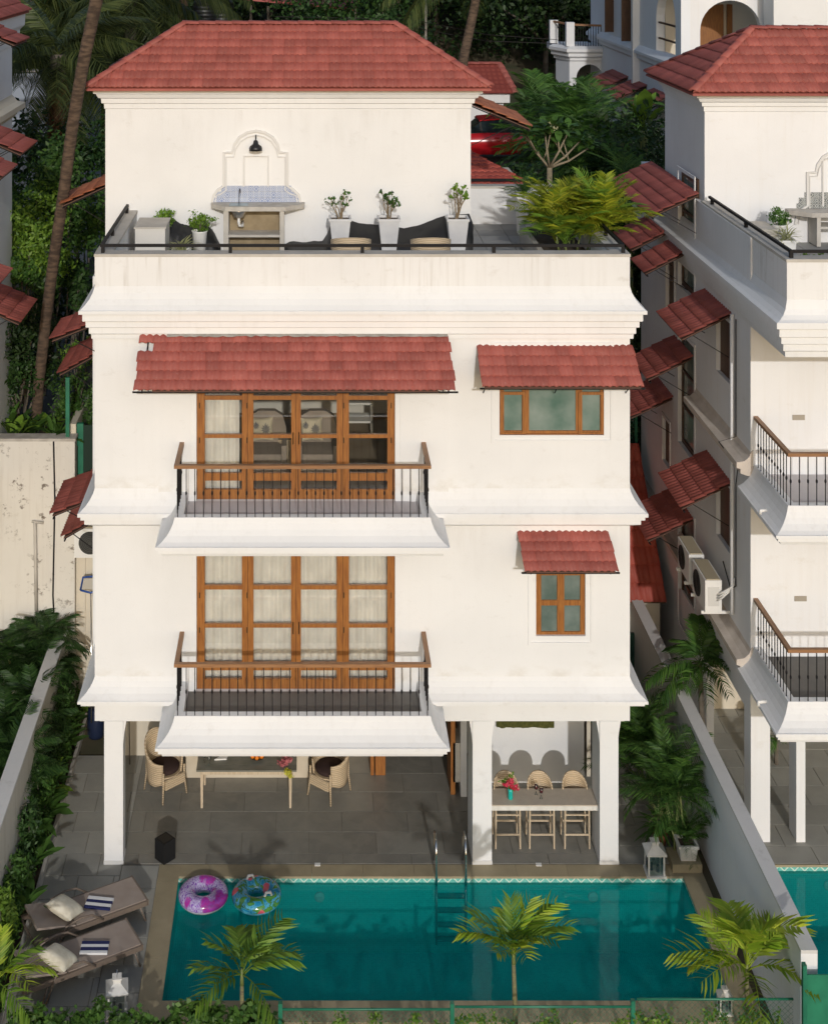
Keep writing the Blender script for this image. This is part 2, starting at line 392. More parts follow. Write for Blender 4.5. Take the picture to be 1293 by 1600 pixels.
# ---------------------------------------------------------------- plants
def np_mesh(name, V, Fq, mat, Ft=None):
    """V (n,3), quads (m,4), optional tris (k,3)"""
    me = bpy.data.meshes.new(name); V = np.asarray(V, dtype=np.float32)
    nq = len(Fq); nt = 0 if Ft is None else len(Ft)
    me.vertices.add(len(V)); me.vertices.foreach_set('co', V.ravel())
    idx = np.concatenate([np.asarray(Fq, dtype=np.int32).ravel()] + ([np.asarray(Ft, dtype=np.int32).ravel()] if nt else []))
    me.loops.add(len(idx)); me.loops.foreach_set('vertex_index', idx)
    st = np.concatenate([np.arange(nq)*4, nq*4+np.arange(nt)*3]).astype(np.int32)
    me.polygons.add(nq+nt); me.polygons.foreach_set('loop_start', st)
    try: me.polygons.foreach_set('loop_total', np.concatenate([np.full(nq, 4), np.full(nt, 3)]).astype(np.int32))
    except Exception: pass
    me.materials.append(mat); me.update(calc_edges=True); me.validate(); return me
def unit(a): return a/np.maximum(1e-9, np.linalg.norm(a, axis=1, keepdims=True))
def leaf_cloud(lobes, n, size, seed=0, clump=.22, flat=.35, asp=.45, shell=.55):
    """leaf faces gathered in clumps over the outer part of each lobe (cx,cy,cz,rx,ry,rz)"""
    rs = np.random.RandomState(seed); vol = np.array([l[3]*l[4]*l[5] for l in lobes])**.67; vol = vol/vol.sum(); Vs = []
    for l, w in zip(lobes, vol):
        k = max(8, int(n*w)); c = np.array(l[:3]); r = np.array(l[3:])
        nc = max(5, k//28); d = unit(rs.randn(nc, 3)); cc = d*(shell+(1-shell)*rs.rand(nc, 1)**.6)
        own = rs.randint(0, nc, k); q = cc[own]+rs.randn(k, 3)*clump
        p = c+q*r
        nrm = unit(unit(q)*.8+rs.randn(k, 3)*.75+np.array([0, -.1, flat]))
        t = unit(np.cross(nrm, rs.randn(k, 3))); t = unit(t+np.array([0, 0, -.35])); b = unit(np.cross(nrm, t))
        s = size*(.6+.8*rs.rand(k, 1))
        Vs.append(np.stack([p-t*s*.5, p+b*s*asp*.5, p+t*s*.5, p-b*s*asp*.5], 1))
    V = np.concatenate(Vs).reshape(-1, 3); return V, np.arange(len(V)).reshape(-1, 4)
def frond_mesh(name, mat, L, n, ll, lw, droop=.5, vee=.35, hang=.5, seed=0, start=.12, fwd=.7, rach=.012, ragged=.12):
    """feather frond along +X, bending down; leaflets both sides"""
    rs = np.random.RandomState(seed); V = []; Q = []; T = []
    def cur(t): return np.array([L*(t-.12*droop*t*t*t), 0, -L*droop*.55*t*t+L*.06*t])
    K = 9
    for i in range(K):
        p = cur(i/(K-1)); r = rach*(1-.8*i/(K-1))
        for a in range(3):
            th = 2*math.pi*a/3; V.append((p[0], p[1]+r*math.cos(th), p[2]+r*math.sin(th)))
    for i in range(K-1):
        for a in range(3): Q.append((i*3+a, i*3+(a+1) % 3, (i+1)*3+(a+1) % 3, (i+1)*3+a))
    for i in range(n):
        t = start+(1-start)*(i+.5)/n; p = cur(t); d = cur(min(1, t+.02))-cur(t-.02); d = d/np.linalg.norm(d)
        env = math.sin(math.pi*min(1, (.22+.70*(t-start)/(1-start))))**.6
        for sgn in (-1, 1):
            l = ll*env*(1+rs.uniform(-ragged, ragged)); w = lw*(.8+.4*rs.rand())
            f = fwd*(.7+.6*t)+rs.uniform(-.08, .08)
            dr = np.array([0, sgn, 0])*1.0+d*f+np.array([0, 0, vee+rs.uniform(-.12, .12)]); dr = dr/np.linalg.norm(dr)
            wd = np.cross(dr, [0, 0, 1.]); wd = wd/max(1e-6, np.linalg.norm(wd)); up = np.cross(wd, dr); wd = wd*.85+up*rs.uniform(-.5, .5)
            b = len(V); m1 = p+dr*l*.45+np.array([0, 0, -hang*l*.10]); tp = p+dr*l*.93+np.array([0, 0, -hang*l*.55])
            V += [tuple(p-wd*w*.25), tuple(p+wd*w*.25), tuple(m1+wd*w*.5), tuple(m1-wd*w*.5), tuple(tp)]
            Q.append((b, b+1, b+2, b+3)); T.append((b+3, b+2, b+4))
    return np_mesh(name, V, Q, mat, T)
def blade_mesh(name, mat, L, w, droop=.5, n=7, fold=.25, stalk=.15, wav=0, seed=0):
    """one broad or strap leaf along +X"""
    rs = np.random.RandomState(seed); V = []; Q = []
    for i in range(n+1):
        t = i/n; x = L*t*(1-.15*droop*t); z = -L*droop*.6*t*t+.15*L*t
        u = max(0, (t-stalk)/(1-stalk)); ww = w*.5*(math.sin(math.pi*min(1, u*.97+.03))**.75 if u > 0 else .06)+.003
        o = wav*math.sin(t*17+seed)*w*.12
        V += [(x, -ww, z+fold*ww+o), (x, 0, z), (x, ww, z+fold*ww-o)]
    for i in range(n):
        for a in (0, 1): Q.append((i*3+a, i*3+a+1, (i+1)*3+a+1, (i+1)*3+a))
    return np_mesh(name, V, Q, mat)
FR = {}
def fr(kind):
    """four variants of every frond or leaf kind, shared by all plants"""
    if kind in FR: return FR[kind]
    mk = {
      'areca': lambda i: frond_mesh('frond', FY, 1.15, 22, .42, .036, .55+.22*i, .62, .75, i, fwd=.85, ragged=.2),
      'arecag': lambda i: frond_mesh('frond', FB, 1.15, 22, .42, .036, .55+.22*i, .62, .75, i+9, fwd=.85, ragged=.2),
      'arecad': lambda i: frond_mesh('frond', FG, 1.3, 22, .45, .036, .7+.2*i, .5, .85, i+5, fwd=.8, ragged=.2),
      'arecadd': lambda i: frond_mesh('frond', FG, 1.9, 22, .62, .055, .7+.2*i, .5, .85, i+5, fwd=.8, ragged=.2),
      'young': lambda i: frond_mesh('frond', FYG, .92, 13, .38, .052, .5+.3*i, .42, .55, i+3, start=.22, fwd=1.0, ragged=.3),
      'youngg': lambda i: frond_mesh('frond', FB, .92, 13, .38, .052, .6+.3*i, .42, .6, i+13, start=.22, fwd=1.0, ragged=.3),
      'alley': lambda i: frond_mesh('frond', FG, 1.2, 22, .40, .06, .8+.2*i, .2, .9, i+30, start=.15, fwd=.6),
      'coco': lambda i: frond_mesh('frond', FC, 3.6, 60, .85, .055, .75+.2*i, -.05, 1.3, i+40, start=.15, fwd=.45, rach=.03),
      'fern': lambda i: frond_mesh('frond', FD, .85, 34, .26, .022, .8+.2*i, .15, .6, i+50, fwd=.5),
      'strap': lambda i: blade_mesh('leaf', FV, .42, .022, .9+.3*i, seed=i),
      'strapg': lambda i: blade_mesh('leaf', FG, .45, .04, .8+.3*i, seed=i),
      'broad': lambda i: blade_mesh('leaf', FG, .62, .24, .5+.25*i, stalk=.3, wav=.6, seed=i),
      'broadb': lambda i: blade_mesh('leaf', FB, .75, .22, .35+.2*i, stalk=.3, wav=.6, seed=i),
      'canna': lambda i: blade_mesh('leaf', FG, .9, .17, .35+.25*i, stalk=.25, wav=.5, seed=i),
      'cannad': lambda i: blade_mesh('leaf', FD, .9, .17, .5+.3*i, stalk=.25, wav=.5, seed=i),
      'dry': lambda i: frond_mesh('frond', FBR, 2.2, 30, .5, .04, 1.4+.2*i, -.3, 1.5, i+60, rach=.02)}[kind]
    FR[kind] = [mk(i) for i in range(4)]; return FR[kind]
def rosette(parent, kind, c, n, scale=1, el=(15, 75), seed=0, spread=0, name=None, az=(0, 360)):
    rs = random.Random(seed); ms = fr(kind)
    for i in range(n):
        a = R(az[0]+(az[1]-az[0])*((i*.618034+rs.uniform(0, .06)) % 1)); e = R(rs.uniform(*el)); s = scale*rs.uniform(.8, 1.12)
        m = Matrix.Rotation(a, 3, 'Z') @ Matrix.Rotation(-e, 3, 'Y') @ Matrix.Rotation(rs.uniform(-.35, .35), 3, 'X')
        loc = Vector(c)+Vector((rs.uniform(-spread, spread), rs.uniform(-spread, spread), rs.uniform(-.06, .02)*scale))
        link(name or ms[0].name.split('.')[0], ms[rs.randrange(4)], parent, loc, m.to_euler(), (s, s, s))
def palm_clump(name, label, loc, stems, kind, nf, scale, h, spread, seed, cat='palm', group=None, el=(25, 85), stem_r=.02, base=None):
    t = thing(name, label, cat, loc, group); rs = random.Random(seed)
    for i in range(stems):
        a = rs.uniform(0, 6.28); r = spread*rs.uniform(.2, 1); b = Vector(loc)+Vector((math.cos(a)*r*.5, math.sin(a)*r*.5, 0)); tp = Vector(loc)+Vector((math.cos(a)*r, math.sin(a)*r, h*rs.uniform(.35, 1)))
        mb = MB(); mb.tube([b, (b+tp)/2+Vector((0, 0, .04)), tp], [stem_r, stem_r*.85, stem_r*.6], 5); mb.build('stem', STEMG, t, True)
        rosette(t, kind, tp, nf, scale, el, seed*31+i)
    return t
def bush(name, label, loc, lobes, n, size, mat, seed, stems=4, sr=.012, cat='plant', group=None, pot=None, asp=.45, hstem=None, barkm=None, crownname='foliage', clump=.22):
    t = thing(name, label, cat, loc, group); L = Vector(loc)
    V, Q = leaf_cloud([(l[0], l[1], l[2], l[3], l[4], l[5]) for l in lobes], n, size, seed, asp=asp, clump=clump)
    link(crownname, np_mesh(crownname, V, Q, mat), t, loc)
    rs = random.Random(seed)
    if stems:
        mb = MB()
        for i in range(stems):
            l = lobes[i % len(lobes)]; e = Vector((l[0]+rs.uniform(-.5, .5)*l[3], l[1]+rs.uniform(-.5, .5)*l[4], l[2]+rs.uniform(0, .5)*l[5])); b = Vector((rs.uniform(-.02, .02), rs.uniform(-.02, .02), 0))
            mb.tube([b, (b+e)*.5+Vector((rs.uniform(-.1, .1)*l[3], rs.uniform(-.1, .1)*l[4], 0)), e], [sr, sr*.8, sr*.4], 5)
        mb.v = [tuple(Vector(v)+L) for v in mb.v]
        mb.build('trunk' if stems == 1 else 'stems', barkm or BARKG, t, True)
    return t
def tree(label, loc, h, r, n, size, mat, seed, group='trees on the slope behind the houses', lobes=7, sr=.16):
    rs = random.Random(seed); L = []
    for i in range(lobes):
        a = rs.uniform(0, 6.28); d = r*rs.uniform(.15, .62); z = h*rs.uniform(.42, .86)
        k = r*rs.uniform(.38, .6); L.append((math.cos(a)*d, math.sin(a)*d, z, k, k, k*.8))
    L.append((0, 0, h*.72, r*.6, r*.6, h*.26))
    t = thing('tree', label, 'tree', loc, group); V, Q = leaf_cloud(L, n, size, seed, clump=.2, asp=.55)
    link('crown', np_mesh('crown', V, Q, mat), t, loc)
    mb = MB(); l0 = Vector(loc); mb.tube([l0-Vector((0, 0, .3)), l0+Vector((.1, 0, h*.35)), l0+Vector((0, 0, h*.7))], [sr, sr*.7, sr*.35], 8)
    for l in L[:5]:
        mb2 = [l0+Vector((.05, 0, h*.3)), l0+Vector((l[0]*.5, l[1]*.5, (h*.3+l[2])*.5+.2)), l0+Vector(l[:3])]; mb.tube(mb2, [sr*.5, sr*.35, sr*.12], 6)
    mb.build('trunk', BARKG, t, True); return t
# ---------------------------------------------------------------- tiled slopes
TM = {}
def tile_mesh(w, l, mat, t=.034, rolls=2, name='roof_tile'):
    key = (round(w, 3), round(l, 3), mat.name, name)
    if key in TM: return TM[key]
    n = rolls*4; V = []; Q = []
    for i in range(n+1):
        u = i/n; ph = (u*rolls) % 1; z = .030*(.5-.5*math.cos(2*math.pi*u*rolls))**.8
        x = w*u*1.02
        V += [(x, -.015, z+t), (x, l*1.05, z+.004), (x, -.015, z+.004-.002)]
    for i in range(n):
        a = i*3; b = a+3; Q += [(a, b, b+1, a+1), (a+2, b+2, b, a)]
    me = np_mesh(name, V, Q, mat); TM[key] = me; return me
def tiled_slope(parent, o, u, v, width, rows, l, w, mat, lo=None, hi=None, name='roof_tile', jag=0, seed=0, skip=None, lift=.0):
    """courses of tiles on a slope: origin o (world), u across, v up-slope; lo/hi(v) bound the row for hips"""
    u = Vector(u).normalized(); v = Vector(v).normalized(); n = u.cross(v); M = Matrix((u, v, n)).transposed(); rs = random.Random(seed)
    o = Vector(o)+n*lift
    for j in range(rows):
        a0 = lo(j*l) if lo else 0; a1 = hi(j*l) if hi else width
        b0 = lo((j+1)*l) if lo else 0; b1 = hi((j+1)*l) if hi else width
        off = (jag*rs.uniform(-1, 1)) if jag else 0
        cnt = max(1, round(width/w)); ww = width/cnt
        for i in range(cnt):
            x0 = i*ww; x1 = x0+ww
            if x1 < a0+.02 or x0 > a1-.02: continue
            if skip and skip(i, j, cnt): continue
            base = tile_mesh(ww, l, mat, name=name)
            if x0 < max(a0, b0)-1e-4 or x1 > min(a1, b1)+1e-4:
                co = np.empty(len(base.vertices)*3, dtype=np.float32); base.vertices.foreach_get('co', co); co = co.reshape(-1, 3).copy()
                for q in co:
                    vv = j*l+q[1]; xa = lo(vv) if lo else -9; xb = hi(vv) if hi else 1e9
                    q[0] = min(max(q[0], xa-x0), xb-x0)
                if co[:, 0].max()-co[:, 0].min() < .03: continue
                me = base.copy(); me.vertices.foreach_set('co', co.ravel()); me.update()
            else: me = base
            p = o+u*(x0+off)+v*(j*l)+n*rs.uniform(0, .006)
            e = (M @ Matrix.Rotation(rs.uniform(-.006, .006), 3, 'Z')).to_euler()
            link(name, me, parent, p, e)
def cap_line(parent, a, b, r=.09, step=.36, name='ridge_tile', mat=None):
    """half-round cap tiles along a hip or ridge from a (low) to b"""
    a = Vector(a); b = Vector(b); L = (b-a).length; n = max(2, round(L/step)); d = (b-a)/n; dn = d.normalized()
    s = dn.cross(Vector((0, 0, 1))).normalized(); up = s.cross(dn)
    V = []; Q = []
    for k, rr in ((0, r*1.12), (1, r)):
        for i in range(7):
            t = math.pi*i/6; V.append(Vector((k*d.length*1.06, math.cos(t)*rr, math.sin(t)*rr*.62+.012*(1-k))))
    for i in range(6): Q.append((i, i+1, 8+i, 7+i))
    V += [Vector((0, math.cos(math.pi*i/6)*r*.9, math.sin(math.pi*i/6)*r*.4)) for i in range(7)]
    for i in range(6): Q.append((i+1, i, 14+i, 15+i))
    me = np_mesh(name, [tuple(v) for v in V], Q, mat or CAPT); M = Matrix((dn, s, up)).transposed().to_euler()
    if (Matrix((dn, s, up)).transposed().determinant() < 0): M = Matrix((dn, -s, up)).transposed().to_euler()
    for i in range(n): link(name, me, parent, a+d*i, M)
def awning(house, side, a0, a1, wall, tip, zh, zl, rows=4, w=.25, mat=None, label=None, jag=0, name='roof_tile', inset=.04, skip=None, seed=0):
    """side 'f' projects to -Y from wall plane Y=wall, spanning X a0..a1; 'l' projects to -X from X=wall, spanning Y a0..a1; 'r' to +X"""
    mat = mat or REDT
    pr = abs(tip-wall); h = zh-zl; L = math.hypot(pr, h); l = L/rows
    if side == 'f': mp = lambda a, q, z: Vector((a, wall-q, z)); u = Vector((1, 0, 0))
    elif side == 'l': mp = lambda a, q, z: Vector((wall-q, a, z)); u = Vector((0, -1, 0))
    else: mp = lambda a, q, z: Vector((wall+q, a, z)); u = Vector((0, 1, 0))
    mb = MB(); t = .02
    A = [mp(a0+inset, .01, zh-.01), mp(a1-inset, .01, zh-.01), mp(a1-inset, pr-.02, zl+.01), mp(a0+inset, pr-.02, zl+.01)]
    mb.prism([p-Vector((0, 0, .03)) for p in A], (0, 0, -t))
    aw = mb.build('awning', plain('awning underside', (.10, .05, .035), .8), house)
    if label: aw['label'] = label
    rm = MB(); n = max(2, int(abs(a1-a0)/1.2)+1)
    for i in range(n):
        a = a0+.12+(a1-a0-.24)*i/(n-1)
        rm.tube([mp(a, .02, zh-.09), mp(a, pr-.04, zl-.06)], .016, 4)
        rm.tube([mp(a, pr*.75, zl+h*.25-.08), mp(a, .02, zl-.38)], .010, 4)
    rm.tube([mp(a0-.04, pr-.05, zl-.05), mp(a1+.04, pr-.05, zl-.05)], .018, 4)
    rm.build('bracket', IRON, aw)
    o = mp(a0 if side in 'fr' else a1, pr, zl); v = (mp(0, 0, zh)-mp(0, pr, zl))
    tiled_slope(aw, o, u, v, abs(a1-a0), rows, l, w, mat, name=name, jag=jag, seed=seed, skip=skip)
    return aw
# ================================================================ SETTING: ground, hill, pavings
def fl(u, v, w): return (u, v, w)
mb = MB(); slab_holes(mb, -60, 60, -60, 9.2, [(-2.4, 6.75, -3.34, -.16), (7.55, 13.2, -3.34, .1)], -.35, -.03, fl)
tag(mb.build('ground', GRNDM), kind='structure')
# raised ground behind the plots: a sheet climbing into the slope
mb = MB(); xs = [-140, -60, -25, -14, -9, -6.5, -4, 0, 6, 9, 14, 22, 40, 90, 160]; ys = [9.4, 14, 20, 27, 34, 42, 55, 80, 130, 260]
hz = lambda x, y: (5.45 if x < 4 else 3.3+min(2.2, (y-9.4)*.35))+max(0, y-20)*.07+max(0, y-38)*.25
V = [(x, y, hz(x, y)) for y in ys for x in xs]; n = len(xs)
mb.add(V, [(j*n+i, j*n+i+1, (j+1)*n+i+1, (j+1)*n+i) for j in range(len(ys)-1) for i in range(n-1)])
mb.add([(x, 9.4, -.1) for x in xs]+[(x, 9.4, hz(x, 9.4)) for x in xs], [(i, i+1, n+i+1, n+i) for i in range(n-1)])
tag(mb.build('hillside', GRNDM, smooth=False), kind='structure')
mb = MB(); mb.box(-30, -4.95, 5.25, 9.39, -.02, 5.45); tag(mb.build('garden_terrace', SOIL), kind='structure')
mb = MB()
pth = [(-6.9, 5.5, 5.47), (-6.0, 5.5, 5.47), (-5.5, 9.6, 5.49), (-6.3, 9.6, 5.49), (-5.9, 16, 5.49), (-7.2, 16, 5.49), (-6.6, 24, 5.78), (-9.5, 24, 5.78)]
mb.add([pth[0], pth[1], pth[2], pth[3]], [(0, 1, 2, 3)]); mb.add([pth[3], pth[2], pth[4], pth[5]], [(0, 1, 2, 3)]); mb.add([pth[5], pth[4], pth[6], pth[7]], [(0, 1, 2, 3)])
tag(mb.build('asphalt_path', ASPH), kind='structure')
# street behind, where the red car stands
mb = MB(); mb.box(-4, 12, 27.6, 33, 5.0, 7.72); tag(mb.build('road', ASPH), kind='structure')
# mortar bed and slabs under the porch (dark), the path (grey) and the right passage
def paving(name, x0, x1, y0, y1, sx, sy, mat, z=0, stagger=True, seed=0, off=0, pname='paving_slab'):
    t = MB().box(x0, x1, y0, y1, z-.03, z-.012).build(name, FLOORD); tag(t, kind='structure'); rs = random.Random(seed)
    y = y1; j = 0
    while y > y0+.02:
        ya = max(y0, y-sy); x = x0-(sx*.5 if (stagger and j % 2) else 0)-off
        while x < x1-.02:
            xa = max(x0, x); xb = min(x1, x+sx)
            if xb-xa > .04:
                h = rs.uniform(0, .003); g = .0065
                m = MB(); m.box(xa+g, xb-g, ya+g, y-g, z-.028, z+h); m.build(pname, mat, t)
            x += sx
        y -= sy; j += 1
    return t
paving('porch_floor', -3.28, 5.2, .02, 3.3, 1.22, .6, SLATE, seed=1, off=.35)
paving('garden_path', -4.62, -3.28, -4.6, 3.3, .62, .6, SLATEG, seed=2)
paving('lounger_paving', -3.278, -2.62, -4.6, -.02, .66, .6, SLATEG, seed=3)
paving('side_passage', 5.2, 6.96, .02, 8.9, .88, .6, SLATEG, seed=4)
paving('living_room_floor', -3.28, 5.2, 3.45, 8.4, 1.22, .6, SLATE, seed=5)
# ---------------------------------------------------------------- swimming pool
PX0, PX1, PY0, PY1 = -2.27, 6.6, -3.2, -.30
def pool_mat(name, base, line, sc=28):
    m, t, p = nm(name); g = coords(t)
    br = t.nodes.new('ShaderNodeTexBrick'); br.offset = 0; br.inputs['Scale'].default_value = 1; br.inputs['Brick Width'].default_value = 1/sc; br.inputs['Row Height'].default_value = 1/sc; br.inputs['Mortar Size'].default_value = .0022
    sx = t.nodes.new('ShaderNodeSeparateXYZ'); t.links.new(g, sx.inputs[0]); cx = t.nodes.new('ShaderNodeCombineXYZ')
    t.links.new(sx.outputs[0], cx.inputs[0]); t.links.new(mth(t, 'ADD', sx.outputs[1], sx.outputs[2]), cx.inputs[1]); t.links.new(cx.outputs[0], br.inputs[0])
    br.inputs['Color1'].default_value = (*base, 1); br.inputs['Color2'].default_value = (*tuple(x*.8 for x in base), 1); br.inputs['Mortar'].default_value = (*line, 1)
    n = noise(t, .9, 4, g); t.links.new(mixc(t, ramp(t, n, [(.35, (0, 0, 0)), (.7, (.5, .5, .5))]), br.outputs[0], line), p.inputs['Base Color']); p.inputs['Roughness'].default_value = .3
    MATS[name] = m; return m
POOLT = pool_mat('teal mosaic', (.05, .68, .66), (.14, .80, .76))
POOLD = pool_mat('deep teal mosaic', (.03, .58, .58), (.09, .68, .66))
def zig_mat():
    m, t, p = nm('aqua zigzag mosaic'); g = coords(t); sx = t.nodes.new('ShaderNodeSeparateXYZ'); t.links.new(g, sx.inputs[0])
    u = mth(t, 'ADD', sx.outputs[0], sx.outputs[1]); tri = mth(t, 'PINGPONG', mth(t, 'MULTIPLY', u, 1), .09)
    d = mth(t, 'ABSOLUTE', mth(t, 'SUBTRACT', mth(t, 'ADD', sx.outputs[2], .115), tri)); k = mth(t, 'LESS_THAN', d, .014)
    n = noise(t, 30, 2, g); b = ramp(t, n, [(.35, (.10, .42, .36)), (.65, (.22, .58, .50))])
    t.links.new(mixc(t, k, b, (.62, .72, .62)), p.inputs['Base Color']); p.inputs['Roughness'].default_value = .3; return m
ZIG = zig_mat()
def water_mat():
    m, t, p = nm('pool water'); t.nodes.remove(p); out = t.nodes['Material Output']
    tr = t.nodes.new('ShaderNodeBsdfTransparent'); tr.inputs[0].default_value = (.40, .93, .90, 1)
    gl = t.nodes.new('ShaderNodeBsdfGlossy'); gl.inputs['Roughness'].default_value = .03
    fr_ = t.nodes.new('ShaderNodeFresnel'); fr_.inputs[0].default_value = 1.333
    b = bump(t, noise(t, 5, 3, coords(t)), .16, .02); t.links.new(b, fr_.inputs['Normal']); t.links.new(b, gl.inputs['Normal'])
    mx = t.nodes.new('ShaderNodeMixShader'); df = t.nodes.new('ShaderNodeBsdfDiffuse'); df.inputs[0].default_value = (.0, .25, .255, 1); m2 = t.nodes.new('ShaderNodeMixShader'); m2.inputs[0].default_value = .34; t.links.new(tr.outputs[0], m2.inputs[1]); t.links.new(df.outputs[0], m2.inputs[2]); t.links.new(mth(t, 'MULTIPLY', fr_.outputs[0], .55), mx.inputs[0]); t.links.new(m2.outputs[0], mx.inputs[1]); t.links.new(gl.outputs[0], mx.inputs[2])
    t.links.new(mx.outputs[0], out.inputs[0]); return m
WATER = water_mat()
def pool(x0, x1, y0, y1, label, cp, step=True, cl=.9):
    t = thing('swimming_pool', label, 'swimming pool', ((x0+x1)/2, y1, 0))
    m = MB(); d = -1.35
    m.box(x0-.1, x0, y0-.1, y1+.1, d-.1, -.16); m.box(x1, x1+.1, y0-.1, y1+.1, d-.1, -.16); m.box(x0, x1, y0-.1, y0, d-.1, -.16); m.box(x0, x1, y1, y1+.1, d-.1, -.16)
    m.build('basin_wall', POOLT, t)
    MB().box(x0, x1, y0, y1, d-.1, d).build('basin_floor', POOLD, t)
    m = MB(); m.box(x0-.1, x0, y0-.1, y1+.1, -.16, -.022); m.box(x1, x1+.1, y0-.1, y1+.1, -.16, -.022); m.box(x0, x1, y0-.1, y0, -.16, -.022); m.box(x0, x1, y1, y1+.1, -.16, -.022)
    m.build('waterline_tiles', ZIG, t)
    if step:
        MB().box(x0+.002, x0+.85, y0+.002, y1-.002, d+.001, -.62).build('step', POOLT, t)
    for fx in (.28, .82):
        xx = x0+(x1-x0)*fx; m = MB(); m.lathe([(0.001, 0), (.09, .0), (.085, .03), (.04, .05), (.001, .05)], 14); m.v = [(v[0]+xx, y1-v[2]-.004, v[1]-.36) for v in m.v]; m.build('underwater_lamp', WHITEP, t)
    # coping stones
    def run(a0, a1, b0, b1, along):
        a = a0
        while a < a1-.05:
            e = min(a1, a+cl); h = .002
            m = MB(); (m.box(a+.002, e-.002, b0, b1, -.035, h) if along == 'x' else m.box(b0, b1, a+.002, e-.002, -.035, h)); m.build('coping_stone', GRAN, t); a = e
    run(cp[0], cp[1], y1-.02, -.001, 'x'); run(cp[0], cp[1], y0-.42, y0+.02, 'x'); run(y0+.02, y1-.02, cp[0], x0+.02, 'y'); run(y0+.02, y1-.02, x1-.02, cp[1], 'y')
    w = MB(); nx, ny = 40, 14
    w.add([(x0+(x1-x0)*i/nx, y0+(y1-y0)*j/ny, -.115) for j in range(ny+1) for i in range(nx+1)], [(j*(nx+1)+i, j*(nx+1)+i+1, (j+1)*(nx+1)+i+1, (j+1)*(nx+1)+i) for j in range(ny) for i in range(nx)])
    tag(w.build('pool_water', WATER), kind='structure')
    return t
pool(PX0, PX1, PY0, PY1, 'long teal mosaic pool in front of the porch, with brown granite coping', (-2.62, 6.95))
pool(7.78, 13.0, PY0, 0.02-.02, 'neighbouring teal pool beyond the white boundary wall', (7.46, 13.3), step=False)
# planting strips and curb
mb = MB(); mb.box(-4.98, -4.66, -4.8, 5.0, -.25, .06); tag(mb.build('planting_bed', SOIL), kind='structure')
mb = MB(); mb.box(-4.66, -4.60, -4.8, 4.6, -.1, .13); tag(mb.build('curb', CONC), kind='structure')
mb = MB(); mb.box(-4.6, 6.96, -5.6, -3.63, -.2, -.012); tag(mb.build('front_bed', SOIL), kind='structure')
# neighbour's porch floor
paving('neighbour_porch_floor', 7.3, 14, .02, 6.5, .9, .6, SLATEG, seed=9)
# boundary walls
def bwall(name, label, x0, x1, y0, y1, h, mat, ov=.0):
    t = thing(name, label, 'wall', ((x0+x1)/2, y0, 0)); MB().box(x0, x1, y0, y1, -.3, h-.05).build('wall_body', mat, t)
    MB().box(x0-ov, x1+ov, y0-ov, y1, h-.05, h).build('wall_coping', TOPW, t); return t
bwall('boundary_wall', 'white boundary wall between the two pools, running back into the passage', 7.1, 7.34, -4.72, 8.8, 1.9, WALLN)
bwall('boundary_wall', 'stained low boundary wall left of the loungers with palms behind it', -5.3, -5.02, -6.0, 4.55, 1.9, plaster('stained boundary plaster', (.58, .55, .49), stain=(.32, .27, .19), amt=.7, streak=.5), ov=0.0)
t = thing('retaining_wall', 'tall peeling cream retaining wall at the left, below the leafy garden', 'wall', (-8, 5, 0))
MB().box(-14, -4.95, 5.0, 5.25, -.3, 5.70).build('wall_face', OLDW, t); MB().box(-14, -4.93, 4.98, 5.3, 5.70, 5.76).build('wall_coping', CONC, t)
mb = MB(); mb.tube([P(84, 690, 4.97), P(86, 780, 4.97), P(83, 930, 4.97), P(86, 990, 4.97)], .018, 5); tag(mb.build('cable', IRON), 'black cable hanging down the peeling cream wall', 'cable')
mb = MB(); mb.tube([P(55, 815, 4.93), P(57, 955, 4.93)], .035, 8); mb.tube([P(50, 815, 4.93), P(68, 817, 4.93)], .03, 6); tag(mb.build('drain_pipe', CONCL, smooth=True), 'short pale drain pipe stub fixed to the peeling cream wall', 'pipe')
# lower back wall of the left yard with yard gear
t = thing('yard_wall', 'narrow cream wall behind the pool net and the outdoor unit', 'wall', (-4.3, 5.2, 0)); MB().box(-4.95, -3.2, 5.2, 5.4, -.1, 4.3).build('wall_face', CREAM, t)
for xx in (-4.78, -4.47): MB().box(xx-.03, xx+.03, 5.16, 5.2, 0, 3.9).build('wall_rib', CREAM, t)
def ac_unit(label, c, rz, s=1.0):
    t = thing('air_conditioner', label, 'air conditioner', (0, 0, 0), 'outdoor air conditioning units')
    b = MB(); b.box(-.42, .42, -.15, .15, 0, .58); body = b.build('casing', WHITEP, t)
    g = MB()
    for k in range(6): 
        r = .05+.035*k; g.tube([(-.1+r*math.cos(a), -.165, .3+r*math.sin(a)) for a in [2*math.pi*i/18 for i in range(19)]], .004, 4, False)
    g.build('fan_grille', IRON, t); f = MB(); f.lathe([(0.001, 0), (.23, 0), (.23, .012), (.001, .012)], 24); f.v = [(v[0]-.1, -.151-v[2], v[1]+.3) for v in f.v]; f.build('fan_opening', plain('dark recess', (.05, .05, .045), .8), t)
    p = MB(); p.box(-.405, .405, -.12, .12, .581, .60); p.build('top_panel', plain('aged beige enamel', (.42, .36, .25), .6), t)
    p = MB(); p.box(.421, .43, -.10, .10, .12, .46); p.build('side_cover', plain('light grey enamel', (.60, .59, .56), .5), t)
    place(t, c, rz, s); return t
ac_unit('beige outdoor unit with round fan on the cream wall beside the villa', (X(150, 4.9), 4.95, Z(868, 4.9)), 0, 1.05)
mb = MB(); c0 = P(138, 920, 4.8); 
mb.tube([P(126, 922, 4.8), P(130, 902, 4.8), P(150, 900, 4.8), P(160, 908, 4.8), P(156, 924, 4.8), P(141, 926, 4.8), P(126, 922, 4.8)], .022, 6)
t = thing('pool_net', 'blue framed pool skimmer net leaning upright beside the villa', 'pool net', tuple(G(143, 1100)))
